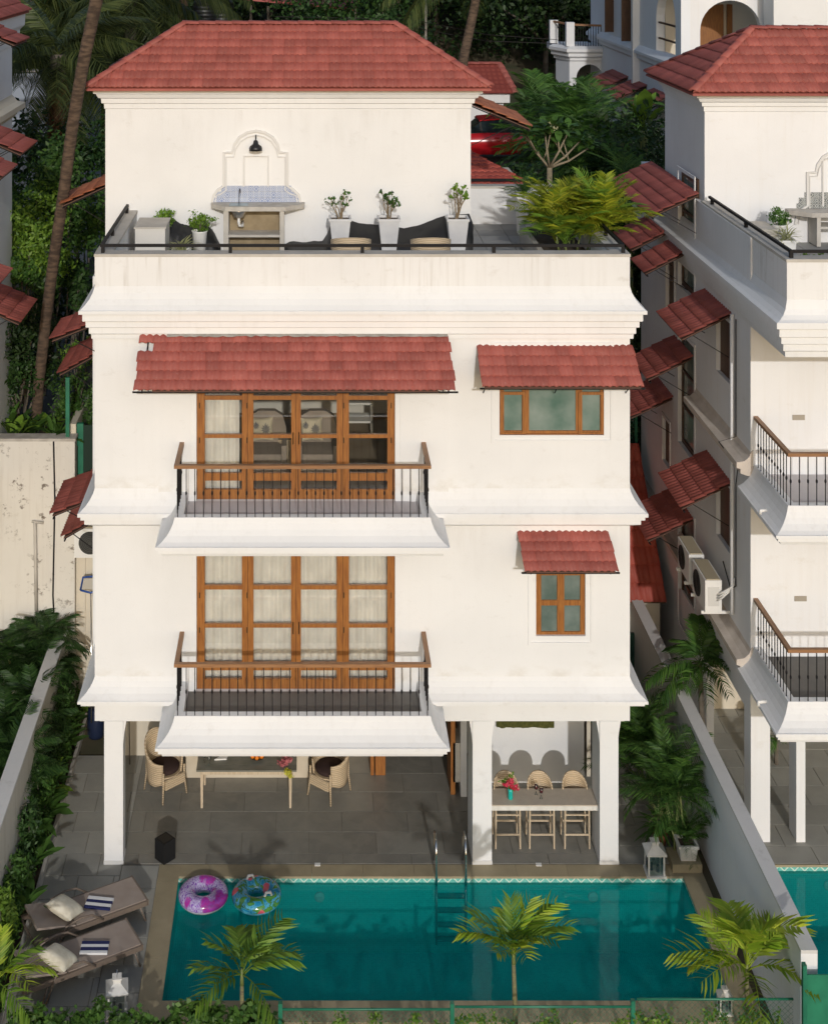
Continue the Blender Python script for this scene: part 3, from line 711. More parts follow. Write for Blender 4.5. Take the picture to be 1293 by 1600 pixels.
mb.build('net_frame', plain('blue plastic', (.02, .07, .28), .4), t, True)
MB().tube([P(142, 926, 4.8), P(143, 1000, 4.4), P(143, 1130, 3.7)], .014, 6).build('pole', STEEL, t, True)
MB().prism([P(128, 920, 4.8), P(131, 904, 4.8), P(155, 903, 4.8), P(154, 922, 4.8)], (0, .004, 0)).build('net_mesh', plain('pale net', (.45, .42, .36), .9), t)
t = thing('plastic_drum', 'dark blue plastic drum behind the left porch column', 'drum', tuple(G(150, 1150)))
g0 = G(150, 1150); m = MB(); m.lathe([(.15, 0), (.17, .05), (.18, .4), (.16, .55), (.165, .57), (.001, .57)], 18, c=g0); m.build('drum_body', plain('navy plastic', (.012, .02, .05), .4), t, True)
# right passage: ledge wall, lean-to, gate, green netting
t = thing('passage_wall', 'low cream retaining wall at the end of the right passage', 'wall', (6.8, 9.1, 0)); MB().box(5.2, 8.02, 8.9, 9.15, -.1, 3.1).build('wall_face', CONCL, t); MB().box(5.2, 8.02, 8.85, 9.35, 3.1, 3.25).build('wall_coping', CREAM, t)
def chainlink(name, label, x0, x1, y, z0, z1, pitch=.085, r=.002, posts=(), axis='x', mat=None):
    t = thing(name, label, 'fence', (x0, y, z0)); mat = mat or GREENP
    mp = (lambda a, z: (a, y, z)); m = MB(); w = x1-x0; h = z1-z0; k = -h
    while k < w:
        a0 = max(0, k); a1 = min(w, k+h)
        if a1-a0 > .02:
            m.tube([mp(x0+a0, z0+a0-k), mp(x0+a1, z0+a1-k)], r, 3, False); m.tube([mp(x0+a0, z1-(a0-k)), mp(x0+a1, z1-(a1-k))], r, 3, False)
        k += pitch
    o = m.build('wire_mesh', mat, t); o['kind'] = 'stuff'
    MB().tube([mp(x0, z1), mp(x1, z1)], .017, 8).build('top_rail', mat, t, True)
    for px in posts: MB().box(px-.03, px+.03, y-.03, y+.03, z0-.3, z1+.10).build('post', mat, t)
    return t
chainlink('mesh_fence', 'dark green chain-link fence at the end of the right passage', 5.5, 8.0, 9.1, 3.25, 4.75, .1, .004, (5.6, 7.95))
t = thing('lean_to', 'small cream shed with red corrugated roof between the two villas', 'shed', (6.3, 6.6, 0))
MB().box(5.2, X(1038, 6.0)-.06, 6.2, 8.4, 0, Z(940, 6.2)).build('shed_wall', CREAM, t)
za, zb = Z(940, 5.9), 4.35
tiled_slope(t, (5.0, 5.9, za), (1, 0, 0), (0, 2.6, zb-za), X(1040, 5.9)-5.0, 9, math.hypot(2.6, zb-za)/9, .25, DARKT, name='shed_tile')
m = MB(); m.prism([(5.0, 5.95, za-.02), (X(1040, 5.9), 5.95, za-.02), (X(1040, 5.9), 8.5, zb-.02), (5.0, 8.5, zb-.02)], (0, 0, -.04)); m.build('shed_roof_base', WOODD, t)
tag(MB().box(5.4, X(1014, 5.6), 5.6, 5.66, .0, Z(990, 5.6)).build('gate', plain('dark green sheet metal', (.02, .075, .055), .5)), 'dark green sheet-metal gate below the shed in the right passage', 'gate')

# ================================================================ THE VILLA
XL, XR = -3.77, 5.72; V0 = thing('villa', 'white three-storey villa with red tiled roof, teak doors and two balconies', 'house', (1, 4, 0))
fw = lambda u, v, w: (u, w, v)
DX0, DX1 = X(307, 0), X(617, 0); D2, D1 = 6.45, 3.07; DH = 2.62
WN = [(X(780, 0), X(943, 0), Z(680, 0), Z(611, 0)+.12), (X(837, 0), X(914, 0), Z(994, 0), Z(897, 0)+.05)]
m = MB(); slab_holes(m, XL, XR, 2.55, 10.12, [(DX0, DX1, D2, D2+DH), (DX0, DX1, D1, D1+DH)]+WN, 0, .22, fw); m.build('front_wall', WALL, V0)
m = MB(); m.box(XL, XL+.2, .22, 8.8, 2.55, 10.12); m.build('left_wall', WALL, V0)
m = MB(); m.box(XR-.2, XR, .22, 8.8, 2.55, 10.12); m.build('right_wall', WALL, V0)
m = MB(); m.box(XL+.2, XR-.2, 8.6, 8.8, 0, 10.12); m.build('rear_wall', WALL, V0)
m = MB(); m.box(-4.14, XL, 2.2, 8.0, 2.56, 9.9); m.build('stair_wing', WALL, V0)
# shallow raised wall fields and window surrounds
m = MB(); m.box(X(248, 0), DX0-.09, -.018, -.001, 6.62, 9.38); m.build('wall_panel', WALL, V0)
m = MB(); m.box(DX1+.09, X(700, 0), -.018, -.001, 6.62, 9.38); m.build('wall_panel', WALL, V0)
def surround(x0, x1, z0, z1, w=.055, d=.02):
    m = MB(); m.box(x0-w, x0, -d, -.001, z0-w, z1+w); m.box(x1, x1+w, -d, -.001, z0-w, z1+w); m.box(x0, x1, -d, -.001, z0-w, z0); m.box(x0, x1, -d, -.001, z1, z1+w); m.build('window_surround', WALL, V0)
surround(X(772, 0), X(953, 0), Z(687, 0), Z(540, 0)); surround(X(829, 0), X(922, 0), Z(1003, 0), Z(840, 0))
# ceilings and floors
MB().box(XL+.06, XR-.06, .3, 8.58, 2.56, 2.98).build('floor_slab', WALL, V0)
MB().box(XL+.2, XR-.2, .22, 8.6, 6.2, 6.44).build('floor_slab', RUGF, V0)
m = MB(); m.box(XL+.2, XR-.2, .22, 8.6, 9.55, 9.95); m.build('roof_slab', WALL, V0)
MB().box(XL+.2, XR-.2, .22, 8.6, 2.981, 3.06).build('floor_slab', RUGF, V0)
m = MB(); m.box(2.6, 2.75, .22, 8.6, 3.06, 6.2); m.box(2.6, 2.75, .22, 8.6, 6.44, 9.55); m.box(XL+.2, 2.6, 4.6, 4.75, 6.44, 9.55); m.box(XL+.2, 2.6, 4.6, 4.75, 3.06, 6.2); m.build('partition_wall', plain('interior wall paint', (.72, .68, .61), .9), V0)
# mouldings
path = [(XL, 8.8), (XL, 0), (XR, 0), (XR, 8.8)]
m = MB(); m.sweep(path, [(-.04, 10.30), (.0, 10.27), (.03, 10.16), (.08, 10.06), (.15, 9.97), (.225, 9.90), (.25, 9.89), (.25, 9.83), (.19, 9.82), (.19, 9.70), (.185, 9.69), (.14, 9.68), (.14, 9.575), (.09, 9.555), (.09, 9.45), (.055, 9.43), (.05, 9.35), (-.04, 9.34)]); m.build('cornice', TRIM, V0)
for pth_ in (path[:2]+[(-2.27, 0)], [(2.11, 0)]+path[2:]):
  m = MB(); m.sweep(pth_, [(-.04, 6.75), (.0, 6.68), (.025, 6.60), (.07, 6.51), (.14, 6.42), (.23, 6.345), (.265, 6.33), (.265, 6.27), (.22, 6.28), (.22, 6.20), (.16, 6.18), (.16, 6.10), (.05, 6.04), (-.04, 6.03)]); m.build('cornice', TRIM, V0)
for pth_ in (path[:2]+[(-2.27, 0)], [(2.11, 0)]+path[2:]):
  m = MB(); m.sweep(pth_, [(-.04, 3.40), (.0, 3.34), (.025, 3.27), (.07, 3.19), (.14, 3.11), (.23, 3.045), (.265, 3.03), (.265, 2.985), (.215, 2.985), (.215, 2.93), (.13, 2.91), (.13, 2.885), (-.08, 2.875), (-.08, 2.5), (-.3, 2.5), (-.3, 2.6)]); m.build('cornice', TRIM, V0)
# parapet with cap and low rail
PT = 10.84
m = MB(); m.box(XL, XR+.0, 0, .28, 10.121, PT-.05); m.build('parapet', WALLP, V0)
m = MB(); m.box(XL, XL+.28, .28, 3.9, 10.121, PT-.05); m.build('parapet', WALLP, V0)
m = MB(); m.box(XR-.28, XR, .28, 6.9, 10.121, PT-.05); m.build('parapet', WALLP, V0)
m = MB(); m.box(3.35, XR-.28, 6.6, 6.88, 9.95, PT-.05); m.build('parapet', WALL, V0)
m = MB(); m.box(XL-.012, XR+.012, -.012, .292, PT-.05, PT); m.build('parapet_cap', CONCL, V0)
m = MB(); m.box(XL-.012, XL+.292, .292, 3.9, PT-.05, PT); m.build('parapet_cap', CONCL, V0)
m = MB(); m.box(XR-.292, XR+.012, .292, 6.9, PT-.05, PT); m.build('parapet_cap', CONCL, V0)
m = MB(); m.box(3.35, XR-.292, 6.59, 6.89, PT-.05, PT); m.build('parapet_cap', CONCL, V0)
ra = V0; rz = PT+.13
m = MB(); m.box(XL+.08, XR-.08, .075, .125, rz-.025, rz+.025); m.box(XL+.08, XL+.13, .125, 3.75, rz-.025, rz+.025); m.box(XR-.13, XR-.08, .125, 6.6, rz-.025, rz+.025); rl = m.build('terrace_rail', IRON, V0)
for px in (161, 360, 566, 771, 973): xx = X(px, .1); MB().box(xx-.03, xx+.03, .07, .13, PT, rz-.025).build('rail_post', IRON, rl)
for yy in (1.5, 3.6): MB().box(XL+.08, XL+.14, yy-.03, yy+.03, PT, rz-.025).build('rail_post', IRON, rl)
for yy in (1.5, 3.6, 6.0): MB().box(XR-.14, XR-.08, yy-.03, yy+.03, PT, rz-.025).build('rail_post', IRON, rl)
paving('roof_terrace', XL+.28, XR-.28, .28, 6.6, .6, .6, ROOFSL, z=9.99, stagger=False, seed=12)
# stair block on the terrace
BX0, BX1, BY0, BY1 = -4.14, 3.35, 3.9, 7.1
m = MB(); m.box(BX0, BX1, BY0, BY1, 9.9, 13.3); m.build('stair_block', WALL, V0)
m = MB(); m.sweep([(BX0, BY1), (BX0, BY0), (BX1, BY0), (BX1, BY1)], [(-.03, 12.90), (.02, 12.93), (.025, 13.03), (.07, 13.045), (.08, 13.14), (.13, 13.16), (.17, 13.24), (.22, 13.26), (.22, 13.345), (-.03, 13.345)], closed=True); m.build('cornice', TRIM, V0)
def hip_roof(house, x0, x1, y0, y1, ze, zr, rows, w, front=(None, None), left=False, mat=None, step=.36):
    run = (y1-y0)/2; yr = (y0+y1)/2; rx0, rx1 = x0+run-.15, x1-run+.15; sl = math.hypot(run, zr-ze); l = sl/rows; kx = (run-.15)/sl
    m = MB(); V = [(x0, y0, ze), (x1, y0, ze), (x1, y1, ze), (x0, y1, ze), (rx0, yr, zr), (rx1, yr, zr)]; D = [(a, b, c-.05) for a, b, c in V]
    m.add(D+[(a, b, ze-.09) for a, b, c in V[:4]], [(0, 1, 5, 4), (1, 2, 5), (2, 3, 4, 5), (3, 0, 4), (6, 7, 1, 0), (7, 8, 2, 1), (8, 9, 3, 2), (9, 6, 0, 3), (9, 8, 7, 6)])
    rb = m.build('roof', mat or REDT, house)
    up = Vector((0, run, zr-ze))
    W = x1-x0; tiled_slope(rb, (x0, y0, ze-.02), (1, 0, 0), up, W, rows, l, w, mat or REDT, lo=lambda v: v*kx, hi=lambda v: W-v*kx, skip=(lambda i, j, c: not (front[0] <= x0+i*w <= front[1])) if front[0] is not None else None)
    if left:
        D_ = y1-y0; vv = Vector((rx0-x0, 0, zr-ze)); sl2 = vv.length; ky = run/sl2
        tiled_slope(rb, (x0, y1, ze-.02), (0, -1, 0), vv, D_, rows, sl2/rows, w, mat or REDT, lo=lambda v: v*ky, hi=lambda v: D_-v*ky)
    cap_line(rb, (rx0-.05, yr, zr+.0), (rx1+.05, yr, zr+.0), .10, step)
    cap_line(rb, (x0, y0, ze+.005), (rx0, yr, zr+.02), .085, step); cap_line(rb, (x1, y0, ze+.005), (rx1, yr, zr+.02), .085, step)
    cap_line(rb, (x0, y1, ze+.005), (rx0, yr, zr+.02), .085, step)
    return rb
hip_roof(V0, -4.48, 3.72, 3.52, 7.48, 13.42, 14.56, 8, .235)
# niche moulding
TRIMG = plaster('shade-greyed moulding plaster', (.66, .65, .63), stain=(.42, .38, .32), amt=.5, streak=.3)  # white moulding greyed: relief shading put into the colour, plus real stains
def px_path(L, y, Y): return [P(a, b, Y) for a, b in L]
nic = [(331, 319), (334, 305), (341, 296), (350, 290), (350, 238), (363, 238), (366, 226), (374, 214), (386, 207), (400, 204), (414, 207), (426, 214), (434, 226), (437, 238), (449, 238), (449, 290), (458, 296), (467, 305), (470, 319)]
def moulding(house, L, Y, w=.045, d=.03, name='niche_moulding', dx=0, dz=0):
    pts = [P(a, b, Y)+Vector((dx, 0, dz)) for a, b in L]; m = MB(); m.tube([p-Vector((0, .02, 0)) for p in pts], w*.6, 4); m.build(name, TRIMG, house)
moulding(V0, nic, 3.9, .06); moulding(V0, [(400+(a-400)*.93, 212+(b-205)*1.0 if b < 300 else b) for a, b in nic], 3.9, .025)
moulding(V0, [(381, 291), (381, 244), (419, 244), (419, 291)], 3.9, .04)
def pat_mat(name, c1, c2):
    m, t, p = nm(name); tc = t.nodes.new('ShaderNodeTexCoord').outputs['Object']; oi = t.nodes.new('ShaderNodeObjectInfo').outputs['Random']
    sx = t.nodes.new('ShaderNodeSeparateXYZ'); t.links.new(tc, sx.inputs[0])
    zz = mth(t, 'SUBTRACT', sx.outputs[2], .058); r = mth(t, 'SQRT', mth(t, 'ADD', mth(t, 'POWER', mth(t, 'ABSOLUTE', sx.outputs[0]), 2), mth(t, 'POWER', mth(t, 'ABSOLUTE', zz), 2)))
    man = mth(t, 'ADD', mth(t, 'ABSOLUTE', sx.outputs[0]), mth(t, 'ABSOLUTE', zz))
    f1 = mth(t, 'SINE', mth(t, 'MULTIPLY', r, mth(t, 'ADD', mth(t, 'MULTIPLY', oi, 160), 80))); f2 = mth(t, 'SINE', mth(t, 'MULTIPLY', man, mth(t, 'ADD', mth(t, 'MULTIPLY', oi, 90), 110)))
    k = mth(t, 'GREATER_THAN', mth(t, 'ADD', mth(t, 'MULTIPLY', f1, .5), f2), mth(t, 'SUBTRACT', mth(t, 'MULTIPLY', oi, .9), .3))
    t.links.new(mixc(t, mth(t, 'MULTIPLY', k, .8), c1, c2), p.inputs['Base Color']); p.inputs['Roughness'].default_value = .25; return m
BLUET = pat_mat('blue patterned tile', (.48, .52, .60), (.19, .25, .44)); GREYT = pat_mat('grey patterned tile', (.42, .43, .41), (.07, .08, .09))
def splash(house, L, Y, mat, x0, x1, z0, z1, n, rows):
    sx = (x1-x0)/n; sz = (z1-z0)/rows; cx = (x0+x1)/2
    for j in range(rows):
        lim = (x1-x0)/2*math.sqrt(max(.15, 1-((j+.35)/rows)**2*.55))
        for i in range(n):
            a, b = x0+i*sx, x0+(i+1)*sx; a = max(a, cx-lim); b = min(b, cx+lim)
            if b-a < .03: continue
            MB().box(a+.002, b-.002, Y-.016, Y-.001, z0+j*sz+.002, z0+(j+1)*sz-.002).build('wall_tile', mat, house)
splash(V0, None, 3.9, BLUET, X(333, 3.9), X(468, 3.9), Z(318, 3.9), Z(290, 3.9), 15, 3)
# balconies
def balcony(house, x0, x1, yb, yf, zc, floorm, sides='lr', dz=0, backy=0):
    cy = zc; prof = [(-.14, cy-.16), (-.14, cy), (.0, cy), (.025, cy-.09), (.065, cy-.18), (.12, cy-.26), (.20, cy-.335), (.27, cy-.375), (.30, cy-.38), (.30, cy-.43), (.255, cy-.44), (.255, cy-.50), (.21, cy-.51), (.19, cy-.57), (.10, cy-.61), (-.3, cy-.62)]
    m = MB(); m.sweep([(x0, yb), (x0, yf), (x1, yf), (x1, yb)], prof); b = m.build('balcony', TRIM, house)
    MB().box(x0+.1, x1-.1, yf+.1, yb-.003, cy-.60, cy-.175).build('balcony_slab', floorm, b)
    hr = cy+.86; rr = .038
    ye = yb; yfr = yf+.02
    m = MB(); m.box(x0-.01, x1+.01, yfr-.04, yfr+.04, hr-.028, hr+.028); m.build('handrail', WOODH, b)
    for xx in ([x0+.03] if 'l' in sides else [])+([x1-.03] if 'r' in sides else []):
        m = MB(); m.box(xx-.04, xx+.04, yfr+.042, ye, hr-.028, hr+.028); m.build('handrail', WOODHY, b)
    bal = MB(); bal.tube([(0, 0, .0), (0, 0, .845)], .0095, 4, False); bal.lathe([(.008, .365), (.016, .385), (.018, .405), (.016, .425), (.008, .445)], 6); bm = local_mesh('baluster', bal, IRON)
    n = round((x1-x0-.1)/.145)
    for i in range(n+1): link('baluster', bm, b, (x0+.05+(x1-x0-.1)*i/n, yfr, cy))
    k = round((ye-yfr)/.145)
    for xx in ([x0+.03] if 'l' in sides else [])+([x1-.03] if 'r' in sides else []):
        for i in range(1, k): link('baluster', bm, b, (xx, yfr+(ye-yfr)*i/k, cy))
    return b
balcony(V0, -2.25, 2.09, 0, -1.1, 6.62, LILAC); balcony(V0, -2.25, 2.09, 0, -1.1, 3.25, SLATEL)
MB().box(DX0-.25, DX1+.25, -.93, -.003, 6.446, 6.452).build('balcony_tile', LILAC, V0)
# teak folding doors: four leaves with three rows of panes
def french(house, z0, label=None):
    Y0, Y1 = .09, .155; xs = [(320, 378), (396, 455), (470, 526), (545, 605)]; zr = [(z0+.17, z0+.33), (z0+.46, z0+1.09), (z0+1.15, z0+1.77), (z0+1.84, z0+2.42)]
    holes = [(X(a, .1), X(b, .1), c, d) for a, b in xs for c, d in zr]
    m = MB(); slab_holes(m, DX0+.002, DX1-.002, z0+.002, z0+DH-.002, holes, Y0, Y1, fw); f = m.build('balcony_door', WOOD, house)
    for a, b in xs:
        for c, d in zr: MB().box(X(a, .1)-.008, X(b, .1)+.008, .118, .124, c-.008, d+.008).build('pane', GLASS, f)
    m = MB()
    for px in (387, 462.5, 535.5): x = X(px, .1); m.box(x-.0035, x+.0035, Y0-.0015, Y0+.004, z0+.02, z0+DH-.05)
    m.build('leaf_gap', plain('dark joint', (.05, .02, .006), .8), f)
    for px in (458, 467): x = X(px, .1); MB().tube([(x, Y0-.003, z0+.98), (x, Y0-.04, z0+1.0), (x, Y0-.04, z0+1.17), (x, Y0-.003, z0+1.19)], .009, 6).build('handle', DOORMET, f)
    for px in (312, 386, 537, 611):
        for z in (1.0, 1.62): x = X(px, .1); MB().box(x-.008, x+.008, Y0-.006, Y0, z0+z, z0+z+.1).build('hinge', DOORMET, f)
    return f
french(V0, D2); french(V0, D1)
# curtains
def curtain(x0, x1, z0, z1, y, seed, label, group=None):
    m = MB(); n = int((x1-x0)/.022)+1; rs = random.Random(seed); V = []; ph = 0; ys = []
    for i in range(n+1): ph += rs.uniform(.5, 1.15); ys.append(y+.022*math.sin(ph)+rs.uniform(-.004, .004))
    for k in range(2):
        for i in range(n+1): V.append((x0+(x1-x0)*i/n, ys[i], (z0, z1)[k]))
    m.add(V, [(i, i+1, n+2+i, n+1+i) for i in range(n)]); return tag(m.build('curtain', CURT, smooth=True), label, 'curtain', group)
cl = ['leftmost', 'second from left', 'third from left', 'rightmost']
for i, (a, b) in enumerate([(316, 388), (389, 461), (464, 537), (538, 612)]): curtain(X(a, .3), X(b, .3), D1+.03, D1+2.6, .30, i, f'{cl[i]} pale sheer curtain drawn behind the lower balcony doors', 'curtains behind the lower doors')
curtain(X(316, .3), X(374, .3), D2+.03, D2+2.6, .30, 11, 'pale sheer curtain gathered at the left behind the upper balcony doors')
curtain(X(606, .3), X(616, .3), D2+.03, D2+2.6, .30, 12, 'narrow pale curtain edge at the right behind the upper balcony doors')
# windows
def window(house, r, cols, rows, gm, inner=None, y0=.05, y1=.11, fr_=.05):
    x0, x1, z0, z1 = r; holes = [(a, b, c, d) for a, b in cols for c, d in rows]
    m = MB(); slab_holes(m, x0+.002, x1-.002, z0+.002, z1-.002, holes, y0, y1, fw); f = m.build('window', WOOD, house)
    for a, b in cols:
        for c, d in rows: MB().box(a-.006, b+.006, y0+.03, y0+.038, c-.006, d+.006).build('pane', gm, f)
    return f
r = WN[0]; f = window(V0, r, [(X(787, .05), X(815, .05)), (X(826, .05), X(899, .05)), (X(909, .05), X(937, .05))], [(Z(673, .05), Z(600, .05))], FROSTG)
m = MB()
for a, b in ((785, 817), (907, 939)):
    xa, xb, za, zb = X(a, .04), X(b, .04), Z(676, .04), Z(612, .04)
    m.box(xa-.045, xa+.012, .02, .05, za-.045, zb); m.box(xb-.012, xb+.045, .02, .05, za-.045, zb); m.box(xa+.012, xb-.012, .02, .05, za-.045, za+.012); m.box(xa+.012, xb-.012, .02, .05, zb-.05, zb)
m.build('sash', WOOD, f)
r = WN[1]; window(V0, r, [(X(845, .05), X(870, .05)), (X(881, .05), X(906, .05))], [(Z(987, .05), Z(946, .05)), (Z(938, .05), Z(899, .05))], FROST)
MB().box(WN[0][0]+.003, WN[0][1]-.003, .02, .22, WN[0][2]+.001, WN[0][2]+.012).build('window_sill', WOOD, V0)
# awnings on the front
z9 = 9.43
sk = lambda i, j, c: (i == 0 and j == 4)
aw = awning(V0, 'f', X(222, 0), X(702, 0), 0, -1.1, 9.42, 8.78, 6, .235, REDT, label='long red tiled awning with mortared top edge over the upper doors', jag=.035, skip=sk, seed=3, inset=.3)
m = MB(); rs = random.Random(5); k = 60; xa, xb = X(262, 0), X(698, 0)
V = [(xa+(xb-xa)*i/k, -.001, 9.465+rs.uniform(-.01, .02)) for i in range(k+1)]+[(xa+(xb-xa)*i/k, -.10-rs.uniform(0, .09), 9.42+rs.uniform(-.005, .005)) for i in range(k+1)]
m.add(V, [(i, k+1+i, k+2+i, i+1) for i in range(k)]); m.build('mortar_fillet', MORT, aw)
awning(V0, 'f', X(744, 0), X(987, 0), 0, -.85, 9.20, 8.76, 4, .235, REDT, label='medium red tiled awning over the three-pane window', jag=.01, seed=4)
awning(V0, 'f', X(808, 0), X(950, 0), 0, -.78, 5.90, 5.56, 4, .235, REDT, label='small red tiled awning over the four-pane window', jag=.01, seed=5)
# awnings on the sides
awning(V0, 'l', 1.95, 3.57, XL-.37 if False else XL, XL-1.13, 5.85, 5.39, 4); awning(V0, 'l', 3.2, 4.6, -4.14, -4.9, 4.85, 4.42, 4)
awning(V0, 'l', 1.9, 3.3, XL, -4.9, 9.2, 8.75, 4); awning(V0, 'l', 3.0, 4.7, -4.14, -4.95, 8.2, 7.75, 4)
awning(V0, 'l', 3.95, 5.5, -4.14, -5.06, 11.35, 10.93, 4, .25, OLDT, name='clay_tile'); awning(V0, 'r', 3.95, 6.25, 3.35, 4.6, 13.05, 12.52, 5, .25, OLDT, name='clay_tile', jag=.02)
# porch columns, beams
for a, b, dp, top in ((163, 192.5, .32, 2.545), (738, 768, .75, 2.545), (936.5, 965.5, .68, 2.545)):
    xa, xb = X(a, 0), X(b, 0); c = MB().box(xa, xb, 0, dp, 0, top).build('column', WALL, V0)
    m = MB()
    for sgn, xe in ((-1, xa), (1, xb)):
        if a == 163 and sgn < 0: continue
        m.prism([(xe, .04, 2.57), (xe+sgn*.06, .04, 2.57), (xe+sgn*.035, .04, 2.42), (xe+sgn*.015, .04, 2.3), (xe, .04, 2.12)], (0, dp-.08, 0))
    m.build('haunch', WALL, c); MB().box(xa-.008, xb+.008, -.008, dp+.008, 0.003, .07).build('plinth', TOPW, c)
for a in (164, 937): MB().box(X(a, 0)+.02, X(a, 0)+.28, .33, 8.5, 2.35, 2.57).build('side_beam', WALL, V0)
# ground floor walls
m = MB(); m.box(-3.75, X(575, 3.3), 3.3, 3.44, 0, 2.57); m.build('porch_back_wall', CREAM, V0)
m = MB(); m.box(X(770, 2.4)-.15, X(912, 2.4), 2.4, 2.52, 0, 2.57); m.build('bar_back_wall', WALL, V0)
m = MB(); m.box(X(738, 0), X(738, 0)+.12, 1.95, 5.0, 0, 2.57); m.build('partition_wall', WALLN, V0)
m = MB(); m.box(X(916, 2.6), X(922, 2.6), 2.6, 4.6, 0, 2.57); m.build('bar_end_wall', CREAM, V0)
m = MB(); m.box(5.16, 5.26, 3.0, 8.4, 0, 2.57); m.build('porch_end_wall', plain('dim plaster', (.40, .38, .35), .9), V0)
m = MB(); x = X(738, 0); m.box(x-.14, x-.002, 2.0, 2.5, 0.25, .3); m.box(x-.14, x-.002, 2.0, 2.05, .3, .95); m.box(x-.14, x-.002, 2.45, 2.5, .3, .95); m.box(x-.14, x-.002, 2.0, 2.5, .95, 1.0); m.build('wall_niche_frame', WHITEM, V0)
for (a, b, y0, y1) in ((579, 584, 2.62, 3.25), (586, 602, 2.62, 2.66), (704, 711, 2.0, 2.7), (712, 718, 2.72, 3.4)):
    MB().box(X(a, y0), X(b, y0), y0, y1, .01, 2.2).build('folding_door', WOOD, V0)
MB().box(X(290, 2.56), X(482, 2.56), 2.56, 3.298, 0, .49).build('masonry_bench', plain('cream bench plaster', (.60, .53, .42), .8, (.54, .47, .36), 3), V0)
m = MB(); rs = random.Random(2); xa, xb = X(775, 2.35), X(865, 2.35); n = 24
V = [(xa+(xb-xa)*i/n, 2.33, 2.5) for i in range(n+1)]+[(xa+(xb-xa)*i/n, 2.33, Z(1137, 2.33)+rs.uniform(-.015, .01)) for i in range(n+1)]
m.add(V, [(i, n+1+i, n+2+i, i+1) for i in range(n)]); m.prism([(xa, 2.34, 2.3), (xb, 2.34, 2.3), (xb, 2.34, 2.5), (xa, 2.34, 2.5)], (0, .03, 0)); tag(m.build('wall_hanging', plain('olive moss', (.05, .055, .01), .95, (.09, .09, .02), 20)), 'olive green wall hanging whose ragged lower edge shows above the bar stools', 'wall hanging')
# bar counter
t = thing('bar_counter', 'speckled stone bar counter between the two right columns', 'counter', (4.3, .4, 0))
cz = .95; MB().box(X(768, 0)+.003, X(936.5, 0)-.003, .17, .66, cz-.02, cz).build('countertop', CTOP, t); MB().box(X(768, 0)+.003, X(936.5, 0)-.003, .172, .658, cz-.10, cz-.0202).build('counter_edge', WHITEM, t)
# ================================================================ RIGHT NEIGHBOUR HOUSE
N0 = thing('neighbour_villa', 'white villa at the right edge with shaded side wall and stepped red awnings', 'house', (12, 4, 0))
NX = 8.05; NF = .6; fs = lambda u, v, w: (w, u, v)
wins = [(1.8, 2.68, 7.94, 9.1), (1.8, 2.68, 4.72, 5.95), (4.3, 5.55, 5.5, 7.9), (4.3, 5.55, 8.9, 11.4), (4.3, 5.55, 1.6, 4.3), (5.9, 6.6, 8.0, 9.3), (6.3, 6.9, 4.6, 5.6)]
m = MB(); slab_holes(m, NF, 9.0, 2.3, 11.0, [w for w in wins if w[3] < 11]+[(4.3, 5.55, 8.9, 11.0)], NX, NX+.2, fs); m.build('side_wall', WALLN, N0)
m = MB(); m.box(NX+.2, 14, NF, NF+.2, 2.3, 10.2); m.build('front_wall', WALLN, N0)
m = MB(); m.box(NX+.2, 14, 8.8, 9.0, 0, 10.2); m.box(13.8, 14, NF, 8.8, 2.3, 10.2); m.build('rear_wall', WALLN, N0)
m = MB(); m.box(NX+.2, 13.8, NF+.2, 8.8, 2.31, 2.9); m.box(NX+.2, 13.8, NF+.2, 8.8, 6.0, 6.3); m.box(NX+.2, 13.8, NF+.2, 8.8, 9.9, 10.15); m.build('floor_slab', WALLN, N0)
for w in wins:
    y0, y1, z0, z1 = w; tall = z1-z0 > 1.6
    hs = [(y0+.08, y1-.08, z0+.1+(z1-z0-.15)*k/3, z0+.04+(z1-z0-.15)*(k+1)/3) for k in range(3)] if tall else []
    m = MB(); slab_holes(m, y0+.002, y1-.002, z0+.002, z1-.002, hs, NX+.06, NX+.12, fs); f = m.build('side_window', WOODD, N0)
    for h in hs: MB().box(NX+.085, NX+.09, h[0]-.01, h[1]+.01, h[2]-.01, h[3]+.01).build('pane', FROST, f)
    m = MB(); e = .07; m.box(NX-.02, NX-.001, y0-e, y0, z0-e, z1+e); m.box(NX-.02, NX-.001, y1, y1+e, z0-e, z1+e); m.box(NX-.02, NX-.001, y0, y1, z0-e, z0); m.box(NX-.02, NX-.001, y0, y1, z1, z1+e); m.build('window_surround', WALLN, N0)
TZ = 11.0; PXN = 8.08; PYN = -1.25
npath = [(PXN, 9.0), (PXN, PYN), (14, PYN)]
m = MB(); m.sweep(npath, [(-.3, 10.34), (-.04, 10.40), (.0, 10.35), (.035, 10.2), (.09, 10.12), (.17, 10.06), (.25, 10.03), (.25, 9.93), (.19, 9.91), (.19, 9.78), (.14, 9.76), (.14, 9.65), (.09, 9.63), (.09, 9.52), (.05, 9.50), (.04, 9.40), (-.3, 9.39)]); m.build('cornice', TRIM, N0)
MB().box(PXN+.04, 14, PYN+.04, NF, 9.42, 10.3).build('terrace_slab', WALLN, N0)
MB().box(PXN, 14, PYN, PYN+.28, 10.36, TZ-.01).build('parapet', WALLP, N0); MB().box(PXN, PXN+.28, PYN+.28, 3.9, 10.36, TZ-.01).build('parapet', WALLP, N0)
MB().box(PXN-.012, 14, PYN-.012, PYN+.292, TZ-.01, TZ+.04).build('parapet_cap', CONCL, N0); MB().box(PXN-.012, PXN+.292, PYN+.292, 3.9, TZ-.01, TZ+.04).build('parapet_cap', CONCL, N0)
